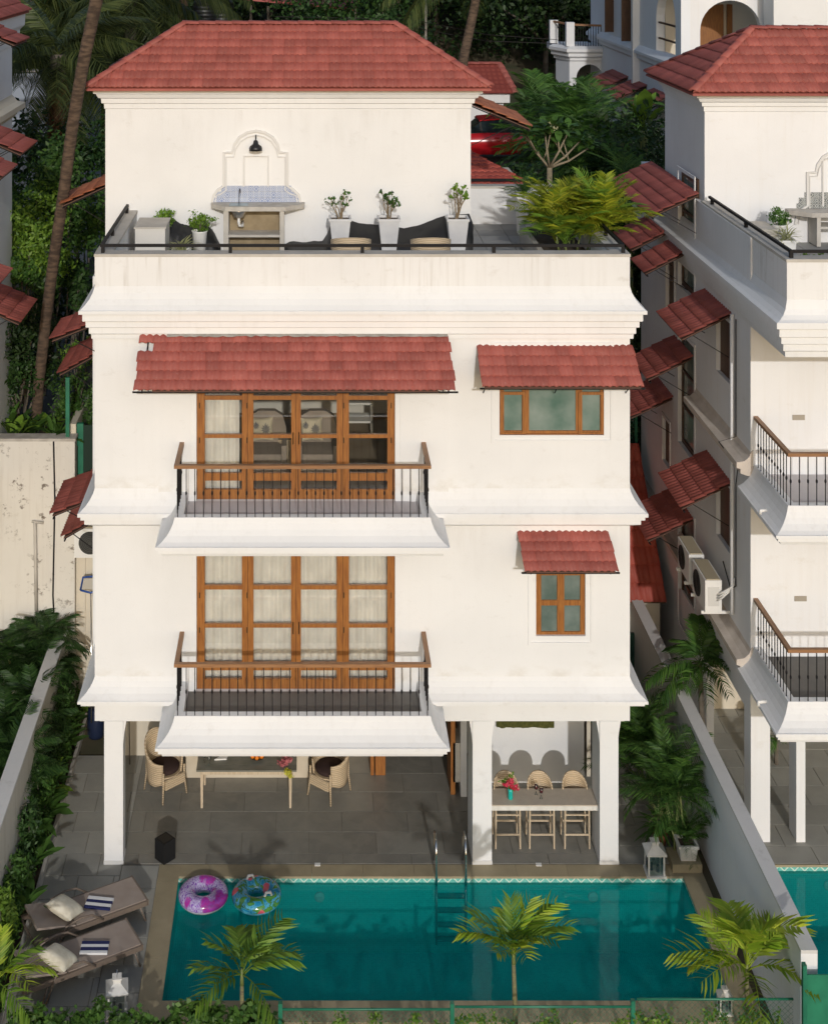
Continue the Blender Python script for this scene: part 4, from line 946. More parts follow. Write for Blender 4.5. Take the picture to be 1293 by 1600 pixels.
m = MB(); z = TZ+.15; m.box(PXN+.08, 14, PYN+.08, PYN+.13, z-.025, z+.025); m.box(PXN+.08, PXN+.13, PYN+.13, 3.7, z-.025, z+.025); rl = m.build('terrace_rail', IRON, N0)
for yy in (PYN+.1, 1.3, 3.5): MB().box(PXN+.075, PXN+.135, yy-.03, yy+.03, TZ+.04, z-.025).build('rail_post', IRON, rl)
paving('neighbour_roof_terrace', PXN+.28, 14, PYN+.28, 3.9, .8, .8, ROOFSL, z=10.18, stagger=False, seed=14)
# middle and lower ledges along the side
for zc in (6.92, 3.34):
    m = MB(); m.sweep([(NX, 4.2 if zc > 5 else 9.0), (NX, NF-.02)], [(-.04, zc+.22), (.0, zc+.18), (.03, zc+.1), (.12, zc+.02), (.26, zc), (.26, zc-.1), (.19, zc-.12), (.19, zc-.2), (.08, zc-.24), (-.04, zc-.26)]); m.build('ledge', plain('aged ledge plaster', (.62, .55, .48), .9, (.52, .45, .38), 3, b=.3), N0)
balcony(N0, PXN+.03, 13.5, NF, PYN+.03, 6.87, LILAC, sides='l'); balcony(N0, PXN+.03, 13.5, NF, PYN+.03, 3.56, SLATEL, sides='l')
bx = X(1100, 3.9)
m = MB(); slab_holes(m, 3.9, 7.1, 10.0, 13.2, [(4.3, 5.55, 10.0, 11.4)], bx, bx+.2, fs); m.build('stair_block', WALLN, N0)
m = MB(); m.box(bx+.2, 14, 3.9, 4.1, 10.0, 13.2); m.box(bx+.2, 14, 6.9, 7.1, 10.0, 13.2); m.build('stair_block', WALLN, N0)
m = MB(); m.box(bx+.001, bx+.199, 4.301, 5.549, 11.3, 11.4); m.build('lintel', WALLN, N0)
m = MB(); m.sweep([(bx, 7.1), (bx, 3.9), (14, 3.9)], [(-.03, 12.84), (.02, 12.87), (.025, 12.97), (.07, 12.98), (.08, 13.06), (.13, 13.08), (.17, 13.15), (.22, 13.17), (.22, 13.25), (-.03, 13.25)]); m.build('cornice', TRIM, N0)
hip_roof(N0, 7.80, 15.9, 3.52, 7.48, 13.32, 14.46, 7, .26, front=(7.0, 11.6), left=True)
dx = X(1310, 3.9)-X(400, 3.9); dz = Z(239, 3.9)-Z(205, 3.9)+.0
nn = [(a+(1310-400), b+34-3) for a, b in nic]; moulding(N0, nn, 3.9, .06); moulding(N0, [(1310+(a-1310)*.93, b+6 if b < 330 else b) for a, b in nn], 3.9, .025)
moulding(N0, [(1284, 322), (1284, 248), (1320, 248)], 3.9, .04)
splash(N0, None, 3.9, GREYT, X(1243, 3.9), X(1378, 3.9), Z(326, 3.9), Z(300, 3.9), 15, 3)
for a in [(4.0, 8.0, 7.06, 11.15, 10.7, 4), (5.9, 7.6, 7.1, 10.05, 9.57, 4), (4.65, 5.85, 7.1, 9.85, 9.36, 4), (1.75, 3.6, 7.1, 9.3, 8.82, 4), (4.4, 5.95, 7.1, 7.68, 7.2, 4), (6.0, 7.5, 7.1, 6.3, 5.85, 4), (1.75, 3.45, 7.1, 6.08, 5.6, 4), (4.33, 6.0, 7.08, 4.32, 3.86, 4)]:
    awning(N0, 'l', a[0], a[1], NX, a[2], a[3], a[4], a[5], .25, jag=.004)
# ground floor columns and rear wall of the neighbour porch
for px, w in ((1172, 30), (1243, 14), (1450, 30)): xa = X(px, .6)+.006; MB().box(xa, xa+w/85.9, .61, 1.0, 0, 2.3).build('column', WALLN, N0)
m = MB(); m.box(NX, NX+.16, 1.0, 4.2, 0, 2.3) if False else None
m = MB(); m.box(NX+.05, NX+.2, 3.6, 8.8, 0, 2.3); m.build('porch_side_wall', WALLN, N0); m = MB(); m.box(NX+.2, 14, 5.0, 5.15, 0, 2.31); m.build('porch_back_wall', CREAM, N0)
for i, x in enumerate((9.3, 10.2)): MB().box(x, x+.35, 4.7, 4.98, 0, 2.3).build('pilaster', CREAM, N0)
for (a, b) in ((1237, 652), (1240, 935)): MB().box(X(a, .6), X(a+19, .6), .585, .598, Z(b+4, .6), Z(b-4, .6)).build('switch_plate', plain('switch plate', (.35, .31, .25), .5), N0)
# pipes and cables on the side wall
mb = MB(); mb.tube([(NX-.05, 1.55, 9.35), (NX-.05, 1.55, 3.7)], .035, 8); mb.build('drain_pipe', WALLN, N0, True)
mb = MB(); mb.tube([(NX-.03, 1.38, 9.3), (NX-.03, 1.38, 7.1), (NX-.33, 1.45, 6.98), (NX-.05, 1.2, 6.6), (NX-.03, 1.38, 6.2), (NX-.03, 1.38, 4.3), (NX-.03, 1.7, 4.1), (NX-.03, 2.2, 4.4)], .011, 5); mb.build('wall_cable', IRON, N0)
ac_unit('beige outdoor unit nearest the front on the neighbour\'s side wall, with white pipes', (NX-.34, 2.2, 3.62), R(-90), 1.05); ac_unit('beige outdoor unit behind the other on the neighbour\'s side wall', (NX-.34, 3.35, 3.62), R(-90), 1.0)
m = MB()
for y in (1.85, 2.55, 3.05, 3.65): m.box(NX-.55, NX, y-.02, y+.02, 3.56, 3.615)
m.build('wall_bracket', WHITEP, N0)
m = MB()
for k in (0, .05, .1): m.tube([(NX-.28, 1.76, 3.85+k), (NX-.2, 1.66, 3.95+k), (NX-.03, 1.6-k, 4.15+k), (NX-.03, 1.6-k, 4.4)], .018, 6)
m.build('coolant_pipe', WHITEP, N0, True)
m = MB(); m.tube([P(1196, 1096, -1.1), P(1184, 1097, -1.15), P(1184, 1103, -1.15)], .03, 8); m.build('spout', WHITEP, N0, True)
m = MB(); m.tube([P(1196, 797, -1.1), P(1187, 798, -1.15), P(1187, 803, -1.15)], .03, 8); m.build('spout', WHITEP, N0, True)
# ================================================================ LEFT NEIGHBOUR HOUSE
L0 = thing('left_villa', 'white villa cut off by the left edge, with red awnings towards the garden', 'house', (-10, 4, 0))
LX = -6.62
MB().box(-12, LX, 0.2, 6.6, 5.0, 14.6).build('side_wall', SHADEW, L0)
m = MB(); m.sweep([(LX, .2), (LX, 6.6), (-12, 6.6)], [(-.04, 13.95), (.05, 14.0), (.06, 14.15), (.14, 14.2), (.15, 14.35), (.24, 14.45), (.25, 14.7), (-.04, 14.7)]); m.build('cornice', SHADEW, L0)
m = MB(); m.sweep([(LX, .2), (LX, 6.6), (-12, 6.6)], [(-.04, 12.95), (.0, 12.9), (.1, 12.75), (.25, 12.7), (.25, 12.58), (.15, 12.55), (.05, 12.4), (-.04, 12.4)]); m.build('ledge', CREAM, L0)
rb = MB().prism([(-12, -.2, 14.72), (-6.3, -.2, 14.72), (-6.3, 6.95, 14.72), (-12, 6.95, 14.72)], (0, 0, .04)).build('roof', REDT, L0)
tiled_slope(rb, (-6.27, 0.95, 14.77), (0, 1, 0), (-1.9, 0, 1.15), 6.0, 5, .3, .25, REDT)
for a in [(2.0, 3.3, -5.6, 14.85, 14.4), (2.6, 4.1, -5.6, 12.65, 12.2), (.8, 2.1, -5.6, 12.5, 12.05), (2.4, 4.1, -5.6, 9.4, 8.93), (.4, 1.7, -5.6, 10.6, 10.15)]: awning(L0, 'r', a[0], a[1], LX, a[2], a[3], a[4], 4, .3)
# ================================================================ BEHIND: lean roof, car, buildings
t = thing('rear_annexe', 'low annexe with red roof just behind the roof terrace', 'shed', (5, 9, 0))
MB().box(3.0, 5.05, 7.6, 10.4, 5.3, 10.62).build('annexe_wall', CREAM, t); MB().box(2.9, X(822, 7.4), 7.35, 7.6, 10.55, 10.68).build('gutter', CONC, t)
za, zb = 10.72, 11.02; tiled_slope(t, (3.0, 7.45, za), (1, 0, 0), (0, 3.2, zb-za), 2.15, 9, .36, .3, DARKT, hi=lambda v: 2.15-v*.35, name='annexe_tile')
m = MB(); m.prism([(3.0, 7.5, za-.03), (5.1, 7.5, za-.03), (4.0, 10.6, zb-.05), (3.0, 10.6, zb-.05)], (0, 0, -.05)); m.build('annexe_roof_base', WOODD, t)
MB().tube([(3.2, 7.30, 10.86), (5.2, 7.30, 10.86)], .03, 6).build('rail', IRON, t)
# red hatchback seen from the side
def car():
    t = thing('parked_car', 'red hatchback parked on the street behind the villas', 'car', (10.2, 29.5, 6.35), None)
    sec = [(-1.85, .35, .75), (-1.75, .30, .95), (-1.0, .28, 1.02), (-.6, .28, 1.05), (.9, .28, 1.06), (1.6, .30, 1.0), (1.85, .40, .85)]
    m = MB(); W = .82; V = []
    for x, zb, zt in sec:
        for y, z in ((-W*.92, zb), (-W, (zb+zt)/2), (-W*.95, zt), (W*.95, zt), (W, (zb+zt)/2), (W*.92, zb)): V.append((x, y, z))
    n = len(sec); F_ = [(i*6+j, (i+1)*6+j, (i+1)*6+(j+1) % 6, i*6+(j+1) % 6) for i in range(n-1) for j in range(6)]; F_ += [tuple(range(6)), tuple(range(n*6-1, n*6-7, -1))]
    m.add(V, F_); CR = plain('red car paint', (.45, .012, .018), .22, spec=.7); b = m.build('body', CR, t, True)
    g = [(-1.15, 1.0), (-.55, 1.46), (.2, 1.52), (1.2, 1.44), (1.7, 1.02)]
    m = MB(); m.prism([(x, -W*.84, z) for x, z in g], (0, W*1.68, 0)); m.build('cabin_glass', CARGL, t)
    m = MB(); m.prism([(-.62, -W*.80, 1.47), (.2, -W*.80, 1.53), (1.25, -W*.80, 1.46), (1.25, -W*.80, 1.50), (.2, -W*.80, 1.58), (-.6, -W*.80, 1.51)], (0, W*1.6, 0)); m.build('roof', CR, t)
    m = MB()
    for x0, x1 in ((-.55, -.62), (.28, .30), (1.05, 1.25)):
        for s in (-1, 1): m.prism([(x0-.03, s*W*.845, 1.02), (x0+.04, s*W*.845, 1.02), (x1+.04, s*W*.845, 1.47), (x1-.03, s*W*.845, 1.47)], (0, s*.012, 0))
    m.build('pillar', BLACKP, t)
    wh = MB(); wh.lathe([(.001, 0), (.30, 0), (.31, .05), (.31, .15), (.29, .18), (.001, .18)], 18); wh.v = [(v[0], v[2]-.09, v[1]) for v in wh.v]; wm = local_mesh('wheel', wh, BLACKP, True)
    for x in (-1.2, 1.2):
        for y in (-.75, .75): link('wheel', wm, t, Vector((10.2+x, 29.5+y, 6.35+.31)))
    MB().box(1.62, 1.80, -W-.003, -W*.7, .78, .98).build('tail_light', plain('red lens', (.5, .01, .01), .2), t); MB().box(-.1, .08, -W-.02, -W, .88, .91).build('door_handle', CR, t)
    # mesh parts above were built about the world origin: shift them under the car
    for ch in t.children:
        if ch.data.name.split('.')[0] != 'wheel': ch.location = ch.location+Vector((10.2, 29.5, 6.35))
    t.location = (X(768, 29.5)+.1, 29.5, 7.72); t.rotation_euler = (0, 0, 0); t.scale = (1.06, 1.06, 1.06)
car()
# small hipped roof further back
t = thing('background_house', 'small white house with brick red hipped roof behind the villa, right of its roof', 'house', (9, 38, 6))
s = S(38); e0, e1, ze = X(700, 38), X(806, 38), Z(146, 38)
MB().box(e0, e1-.5, 38.5, 44, 5, ze+.02).build('wall', WALLN, t); MB().box(e0, e1-.25, 38.25, 38.5, ze-.45, ze+.01).build('cornice', TRIM, t)
zr = Z(101, 40); m = MB(); m.add([(e0-3, 38, ze), (e1, 38, ze), (e1, 45, ze), (e0-3, 45, ze), (e0-1.2, 40.5, zr), (X(780, 40.5), 40.5, zr)], [(0, 1, 5, 4), (1, 2, 5), (2, 3, 4, 5), (3, 0, 4), (3, 2, 1, 0)])
def farroof():
    m_, t_, p = nm('far red tiles'); g = coords(t_); w = t_.nodes.new('ShaderNodeTexWave'); w.bands_direction = 'X'; w.inputs['Scale'].default_value = 1.3; t_.links.new(g, w.inputs[0])
    w2 = t_.nodes.new('ShaderNodeTexWave'); w2.bands_direction = 'Y'; w2.inputs['Scale'].default_value = .9; t_.links.new(g, w2.inputs[0])
    k = mth(t_, 'MULTIPLY', w.outputs[1], w2.outputs[1]); t_.links.new(ramp(t_, k, [(0, (.26, .05, .035)), (.6, (.34, .075, .052))]), p.inputs['Base Color']); p.inputs['Roughness'].default_value = .7
    t_.links.new(bump(t_, k, .3, .03), p.inputs['Normal']); return m_
FARR = farroof(); rb = m.build('roof', FARR, t); cap_line(rb, (e0-1.2, 40.5, zr), (X(780, 40.5), 40.5, zr), .14, .5); cap_line(rb, (e1, 38, ze), (X(780, 40.5), 40.5, zr), .14, .5)
# arched building, top right
B0 = thing('arched_building', 'large white building with arches and an octagonal balcony at the top right', 'house', (14, 28, 5))
bx = 12.3; ZB = 5.0; ZT = 19
holes = [(31.6, 33.0, Z(45, 32)-.1, Z(-20, 32)), (28.6, 29.6, Z(55, 29)-.2, Z(-20, 29)), (22.2, 24.6, Z(85, 23.4), Z(-25, 23.4))]
m = MB(); slab_holes(m, 25.4, 36.2, ZB, ZT, holes[:2], bx, bx+.3, fs); m.build('side_wall', SHADEW, B0)
def arch_plate(u0, u1, v0, v1, au0, au1, asill, aspring, w0, w1, mapf, mat, name, parent):
    """wall panel with one round-headed opening"""
    mb = MB(); c = (au0+au1)/2; r = (au1-au0)/2; n = 16; arc = [(c-r*math.cos(math.pi*i/n), aspring+r*math.sin(math.pi*i/n)) for i in range(n+1)]
    for w in (w0, w1):
        mb.add([mapf(u0, v0, w), mapf(u1, v0, w), mapf(u1, asill, w), mapf(u0, asill, w)], [(0, 1, 2, 3)]) if asill > v0+.01 else None
        mb.add([mapf(u0, asill, w), mapf(au0, asill, w), mapf(au0, aspring, w), mapf(u0, aspring, w)], [(0, 1, 2, 3)]); mb.add([mapf(au1, asill, w), mapf(u1, asill, w), mapf(u1, aspring, w), mapf(au1, aspring, w)], [(0, 1, 2, 3)])
        for i in range(n):
            (a, za), (b, zb_) = arc[i], arc[i+1]; ta = u0+(u1-u0)*i/n; tb = u0+(u1-u0)*(i+1)/n
            mb.add([mapf(a, za, w), mapf(b, zb_, w), mapf(tb, v1, w), mapf(ta, v1, w)], [(0, 1, 2, 3)])
        mb.add([mapf(u0, aspring, w), mapf(au0, aspring, w), mapf(u0, v1, w)], [(0, 1, 2)]); mb.add([mapf(au1, aspring, w), mapf(u1, aspring, w), mapf(u1, v1, w)], [(0, 1, 2)])
    for i in range(n): mb.add([mapf(*arc[i], w0), mapf(*arc[i+1], w0), mapf(*arc[i+1], w1), mapf(*arc[i], w1)], [(0, 1, 2, 3)])
    for a in (au0, au1): mb.add([mapf(a, asill, w0), mapf(a, aspring, w0), mapf(a, aspring, w1), mapf(a, asill, w1)], [(0, 1, 2, 3)])
    mb.add([mapf(au0, asill, w0), mapf(au1, asill, w0), mapf(au1, asill, w1), mapf(au0, asill, w1)], [(0, 1, 2, 3)])
    for p, q in (((u0, v0), (u0, v1)), ((u1, v0), (u1, v1)), ((u0, v1), (u1, v1))): mb.add([mapf(*p, w0), mapf(*q, w0), mapf(*q, w1), mapf(*p, w1)], [(0, 1, 2, 3)])
    return mb.build(name, mat, parent)
arch_plate(21.4, 25.4, ZB, ZT, 22.1, 24.7, Z(85, 23.4), Z(38, 23.4), bx, bx+.3, fs, SHADEW, 'side_wall', B0)
xa, xb = bx, X(1200, 21.4); arch_plate(xa+.3, xb, ZB, ZT, X(1093, 21.4), X(1188, 21.4), Z(120, 21.4), Z(48, 21.4), 21.4, 21.7, fw, WALLN, 'front_wall', B0)
MB().box(xb, X(1203, 21.2)+.1, 21.2, 21.7, ZB, ZT).build('pilaster', WALLN, B0); MB().box(X(1203, 20)+.1, 26, 20, 21.0, ZB, ZT).build('front_wall', WALL, B0)
MB().box(bx+.3, xb+4, 24.6, 24.8, 8, ZT).build('loggia_back_wall', CREAM, B0); MB().box(bx+.3, xb, 21.7, 24.6, Z(118, 21.4)-.3, Z(118, 21.4)-.05).build('loggia_floor', GRAN, B0)
for (a, b) in ((1098, 1136), (1142, 1150)): MB().box(X(a, 24), X(b, 24), 24.48, 24.59, Z(118, 24), Z(8, 24)).build('loggia_door', WOOD, B0)
MB().box(bx+.05, bx+.12, 22.2, 24.6, Z(85, 23.4)+.45, Z(85, 23.4)+.51).build('rail', WOODD, B0); MB().box(bx+.05, bx+.12, 22.2, 24.6, Z(85, 23.4)+1.0, Z(85, 23.4)+1.06).build('rail', WOODD, B0)
MB().box(bx-.25, bx-.002, 27.2, 27.45, ZB, ZT).build('pilaster', WALL, B0)
m = MB(); m.sweep([(bx, 36.2), (bx, 27.46)], [(-.04, 12.35), (.05, 12.3), (.22, 12.15), (.22, 12.05), (.12, 12.0), (.12, 11.85), (.05, 11.8), (-.04, 11.7)]); m.build('ledge', SHADEW, B0)
m = MB(); m.sweep([(bx, 27.18), (bx, 21.4)], [(-.04, 12.35), (.05, 12.3), (.22, 12.15), (.22, 12.05), (.12, 12.0), (.12, 11.85), (.05, 11.8), (-.04, 11.7)]); m.build('ledge', SHADEW, B0)
for (y0, y1, z0, z1) in holes[:2]:
    m = MB(); m.box(bx+.1, bx+.2, y0, y1, z0, z1); f = m.build('side_window', WOODD, B0)
    MB().box(bx-.35, bx, y0, y0+.06, z0, z1).build('shutter', WOODD, B0)
# octagonal balcony on its arched base
Yo = 34.0; so = S(Yo); o0 = [(X(866, Yo+1), Yo+1.3), (X(889, Yo), Yo-.1), (X(944, Yo), Yo-.1), (bx, Yo+.3)]
zf = Z(72, Yo)
m = MB(); m.sweep(o0, [(-.5, zf), (.0, zf), (.22, zf-.1), (.22, zf-.22), (.12, zf-.3), (.12, zf-.42), (.0, zf-.5), (.0, zf-.6)]); b = m.build('balcony', WALLN, B0)
m = MB(); m.prism([(*p, zf-.3) for p in o0]+[(bx, 37, zf-.3), (o0[0][0], 37, zf-.3)], (0, 0, .25)); m.build('balcony_slab', WALLN, b)
for p in (o0[0], o0[1]): MB().box(p[0]-.14, p[0]+.2, p[1]+.02, p[1]+.34, zf, zf+1.0).build('balcony_pier', WALLN, b)
m = MB(); m.tube([(o0[0][0], o0[0][1]+.1, zf+.95), (o0[1][0], o0[1][1]+.1, zf+.9), (o0[2][0], o0[2][1]+.1, zf+.85), (bx, o0[3][1], zf+.85)], .05, 5); m.build('handrail', WOODH, b)
bal = local_mesh('baluster', MB().tube([(0, 0, 0), (0, 0, .86)], .016, 4, False), IRON)
for i in range(12): x = o0[1][0]+.25+(o0[2][0]-o0[1][0]-.3)*i/11; link('baluster', bal, b, (x, Yo-.0, zf))
for i in range(4): f_ = (i+1)/5; link('baluster', bal, b, (o0[0][0]+(o0[1][0]-o0[0][0])*f_, o0[0][1]+(o0[1][1]-o0[0][1])*f_+.05, zf))
arch_plate(X(889, Yo), X(944, Yo), 6, zf-.6, X(900, Yo), X(941, Yo), 6.01, zf-1.32, Yo, Yo+.3, fw, WALLN, 'arched_wall', B0)
m = MB(); p, q = o0[0], (X(889, Yo), Yo); m.prism([(p[0]+.1, p[1], 6), (q[0], q[1], 6), (q[0], q[1], zf-.6), (p[0]+.1, p[1], zf-.6)], (.2, .2, 0)); m.build('base_wall', SHADEW, B0)
for a in [(29.0, 31.9), (26.0, 28.2), (22.8, 25.1)]: awning(B0, 'l', a[0], a[1], bx, bx-1.1, 10.95, 10.45, 4, .45, REDT)
# pale building at the far left and the long red shed roof
t = thing('background_building', 'pale blue-grey building in shade behind the coconut palm at the left', 'house', (-12, 20, 5))
MB().box(X(18, 20), X(72, 20), 20, 24, 5.4, Z(112, 20)).build('wall', plain('shaded pale wall', (.30, .33, .38), .9), t); MB().box(X(92, 21), X(137, 21), 21, 24, 5.4, Z(140, 21)).build('wall', plain('shaded pale wall', (.30, .33, .38), .9), t)  # pale walls whose shade is painted in as blue-grey
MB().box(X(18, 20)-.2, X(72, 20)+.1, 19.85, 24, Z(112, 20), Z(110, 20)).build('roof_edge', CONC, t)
t = thing('open_shed', 'long rusty red sheet roof on poles at the top behind the villa', 'shed', (-2, 36, 7))
m = MB(); m.prism([(X(380, 36), 36, Z(0, 36)), (X(556, 36), 36, Z(17, 36)), (X(550, 42), 42, Z(8, 42)+.3), (X(380, 42), 42, Z(-10, 42)+.3)], (0, 0, .1)); m.build('roof_sheet', tile_mat('rusty red sheet', (.35, .07, .06), (.45, .13, .11), vary=0), t)
for px in (392, 419, 457, 500, 545): MB().tube([(X(px, 36.2), 36.2, 6), (X(px, 36.2), 36.2, Z(6+(px-380)*.06, 36)-.05)], .06, 5).build('post', BARKG, t)
for px in (335, 362): 
    t = thing('water_tank', 'black ribbed water tank at the top, %s' % ('nearer the red roof' if px == 362 else 'left one of two beside the coconut trunk'), 'water tank', (X(px-15, 33), 33, 7), 'water tanks behind the roof')
    m = MB(); z0 = Z(45, 33); pr = [(.001, z0), (.5, z0)]
    for k in range(6): pr += [(.5, z0+.12+k*.16), (.46, z0+.16+k*.16), (.5, z0+.2+k*.16)]
    pr += [(.45, z0+1.15), (.15, z0+1.3), (.001, z0+1.32)]; m.lathe(pr, 16, (X(px-15, 33), 33, 0)); m.build('tank_body', BLACKP, t, True)
    MB().box(X(px-15, 33)-.55, X(px-15, 33)+.55, 32.5, 33.5, 5.5, z0-.01).build('tank_stand', CONC, t)
mb = MB()
for z in (16, 22): mb.tube([P(560, z+20, 32), P(760, z+26, 32), P(1000, z+30, 31.5)], .012, 3)
mb2 = MB(); mb2.tube([P(430, 26, 32), P(640, 30, 32), P(760, 54, 31), P(870, 62, 31)], .014, 3); tag(mb2.build('power_line', IRON), 'upper thin power line sagging across the dark trees', 'power line', 'power lines')
mb2 = MB(); mb2.tube([P(430, 36, 32), P(640, 42, 32), P(760, 64, 31), P(870, 68, 31)], .014, 3); tag(mb2.build('power_line', IRON), 'lower thin power line sagging across the dark trees', 'power line', 'power lines')
t = thing('utility_pole', 'thin grey pole standing before the dark trees behind the roof', 'pole', (X(665, 32), 32, 6)); MB().tube([(X(665, 32), 32, 5.5), (X(665, 32), 32, 15.3)], .05, 6).build('pole', CONC, t)
# ================================================================ PORCH FURNITURE
def wicker_shell(th0, th1, rad, zlow, zhigh, n=28, rows=6, flare=.10, thick=.03, sy=1.0):
    """curved woven wall: zlow(th), zhigh(th) give its lower and upper edge"""
    m = MB(); V = []
    for k in range(2):
        for i in range(n+1):
            th = th0+(th1-th0)*i/n
            for j in range(rows+1):
                z = zlow(th)+(zhigh(th)-zlow(th))*j/rows; r = rad-k*thick+flare*max(0, z-.35); V.append((math.sin(th)*r, -math.cos(th)*r*sy, z))
    c = (n+1)*(rows+1); q = rows+1; Fc = []
    for k in range(2):
        for i in range(n):
            for j in range(rows):
                a = k*c+i*q+j; f = (a, a+q, a+q+1, a+1); Fc.append(f if k == 0 else f[::-1])
    for i in range(n): a = i*q+rows; Fc.append((a, a+q, c+a+q, c+a)); a = i*q; Fc.append((a, c+a, c+a+q, a+q))
    for i in (0, n):
        for j in range(rows): a = i*q+j; Fc.append((a, a+1, c+a+1, c+a))
    return m.add(V, Fc)
def armchair(label, loc, rz):
    t = thing('wicker_armchair', label, 'chair', (0, 0, 0), 'wicker armchairs at the dining table'); A = R(140)
    # opening faces -Y rotated; th=pi is the back
    zh = lambda th: .62+.32*max(0, math.cos((th-math.pi)*.62))**3; zl = lambda th: .27+.05*math.cos(2*(th-math.pi))
    wicker_shell(math.pi-A, math.pi+A, .30, zl, zh).build('backrest', WICK, t, True)
    m = MB(); m.prism([(math.sin(a)*.285, -math.cos(a)*.285, .36) for a in [2*math.pi*i/20 for i in range(20)]], (0, 0, .03)); m.prism([(-.2, -.31, .22), (.2, -.31, .22), (.2, -.31, .38), (-.2, -.31, .38)], (0, .03, 0)); m.build('seat', WICK, t)
    c = MB(); c.lathe([(.20, .39), (.255, .41), (.26, .45), (.23, .475), (.001, .48)], 20); c.build('cushion', CUSHD, t, True)
    for x, y in ((-.22, -.27), (.22, -.27), (-.2, .24), (.2, .24)): MB().tube([(x, y, .5), (x, y, .3), (x*1.15, y*1.12, 0)], [.02, .018, .014], 6).build('leg', WICK, t, True)
    place(t, loc, rz, 1.0); return t
armchair('wicker armchair with brown cushion at the left end of the dining table', G(257, 1236), R(42)).scale = (1.12,)*3
armchair('wicker armchair with brown cushion at the right end of the dining table', G(516, 1238), R(-40)).scale = (1.12,)*3
t = thing('dining_table', 'long grey topped dining table with bleached wood legs under the balcony', 'table', (-1.15, 2, 0))
tx0, tx1, ty0, ty1 = -2.09, -.20, 1.54, 2.44
for i in range(5): a = ty0+(ty1-ty0)*i/5; MB().box(tx0, tx1, a+.003, a+(ty1-ty0)/5-.003, .72, .75).build('tabletop_plank', plain('grey weathered top', (.16, .16, .13), .45, (.22, .215, .18), 4, .06), t)
MB().box(tx0+.07, tx1-.07, ty0+.05, ty0+.08, .64, .72).build('apron', WOODL, t); MB().box(tx0+.07, tx1-.07, ty1-.08, ty1-.05, .64, .72).build('apron', WOODL, t)
for x in (tx0+.10, tx1-.12):
    for y in (ty0+.08, ty1-.1): MB().tube([(x, y, 0), (x, y, .72)], [.028, .04], 4).build('leg', WOODL, t)
# things on the table
def glass_(name, label, p, wine=None, s=1.0):
    t = thing(name, label, 'wine glass', (0, 0, 0), 'wine glasses'); MB().lathe([(.032, 0), (.006, .006), (.005, .075), (.028, .10), (.038, .135), (.032, .18)], 12).build('glass_bowl', GLASSC, t, True)
    if wine: MB().lathe([(.004, .085), (.026, .10), (.035, .13), (.034, .14), (.001, .14)], 12).build('wine', wine, t, True)
    place(t, p, 0, s)
glass_('wine_glass', 'empty wine glass nearer the left table corner', G(319, 1191, .75)); glass_('wine_glass', 'empty wine glass to the right of the corner glass on the dining table', G(327, 1195, .75))
c = G(346, 1186, .75); m = MB(); m.prism([(c.x-.13, c.y-.05, .752), (c.x+.10, c.y-.03, .752), (c.x+.12, c.y+.09, .752), (c.x-.02, c.y+.06, .752)], (0, 0, .025)); tag(m.build('napkin', WHITEP), 'crumpled white napkin on the dining table', 'napkin')
c = G(402, 1186, .75); t = thing('fruit_bowl', 'shallow bowl holding the oranges on the dining table', 'bowl', tuple(c)); MB().lathe([(.05, 0), (.14, .05), (.145, .055), (.05, .012), (.001, .012)], 18, c=tuple(c)).build('bowl', plain('dark bowl', (.05, .045, .03), .4), t, True)
orm = local_mesh('orange', MB().lathe([(.001, -.042), (.03, -.03), (.042, 0), (.03, .03), (.001, .042)], 12), plain('orange peel', (.80, .22, .01), .5, b=.3), True)
for i, (dx, dy, dz, lb) in enumerate([(-.09, -.03, .07, 'orange at the left of the fruit bowl'), (-.005, -.07, .065, 'orange at the front of the fruit bowl'), (.085, -.03, .07, 'orange at the right of the fruit bowl'), (-.03, .06, .075, 'orange at the back of the fruit bowl'), (.02, -.005, .135, 'orange on top of the others in the fruit bowl')]):
    o = link('orange', orm, None, c+Vector((dx, dy, dz))); tag(o, lb, 'orange', 'oranges in the fruit bowl')
c = G(447, 1199, .75); t = thing('flower_arrangement', 'dusty pink cloth flower arrangement at the right end of the dining table', 'flowers', tuple(c))
V, Q = leaf_cloud([(0, .12, .05, .14, .16, .05), (.04, .05, .10, .09, .09, .06)], 220, .07, 5); link('blossom', np_mesh('blossom', V, Q, FPINK), t, c)
c = G(449, 1207, .72); t = thing('flower_ball', 'yellow-green flower ball hanging over the table edge', 'flowers', tuple(c)); V, Q = leaf_cloud([(0, -.03, .0, .085, .07, .085)], 260, .04, 6); link('blossom', np_mesh('blossom', V, Q, FYEL), t, c)
c = G(355, 1180, .75)
bush('table_plant', 'low green garland at the back of the dining table', tuple(c), [(0, .15, .05, .3, .05, .05)], 200, .05, FG, 8, stems=0)
# bar: vase, two glasses, three stools
c = G(797, 1248, cz); t = thing('vase', 'turquoise glass vase on the bar counter', 'vase', tuple(c)); MB().lathe([(.04, 0), (.045, .02), (.042, .12), (.048, .19), (.043, .19), (.038, .12), (.001, .03)], 14, c=tuple(c)).build('vase_body', plain('turquoise glass', (.01, .42, .36), .15), t, True)
t = thing('bouquet', 'red and pink lily bouquet in the turquoise vase', 'flowers', tuple(c+Vector((0, 0, .18))))
cc = c+Vector((0, 0, .18)); V, Q = leaf_cloud([(-.07, 0, .08, .07, .06, .05), (.07, -.02, .05, .08, .06, .06), (.0, 0, .14, .07, .05, .06)], 240, .055, 3); link('petals', np_mesh('petals', V, Q, FRED), t, cc)
V, Q = leaf_cloud([(0, 0, .12, .13, .08, .13), (.02, .02, .25, .04, .04, .10)], 140, .06, 4); link('foliage', np_mesh('foliage', V, Q, FB), t, cc)
m = MB()
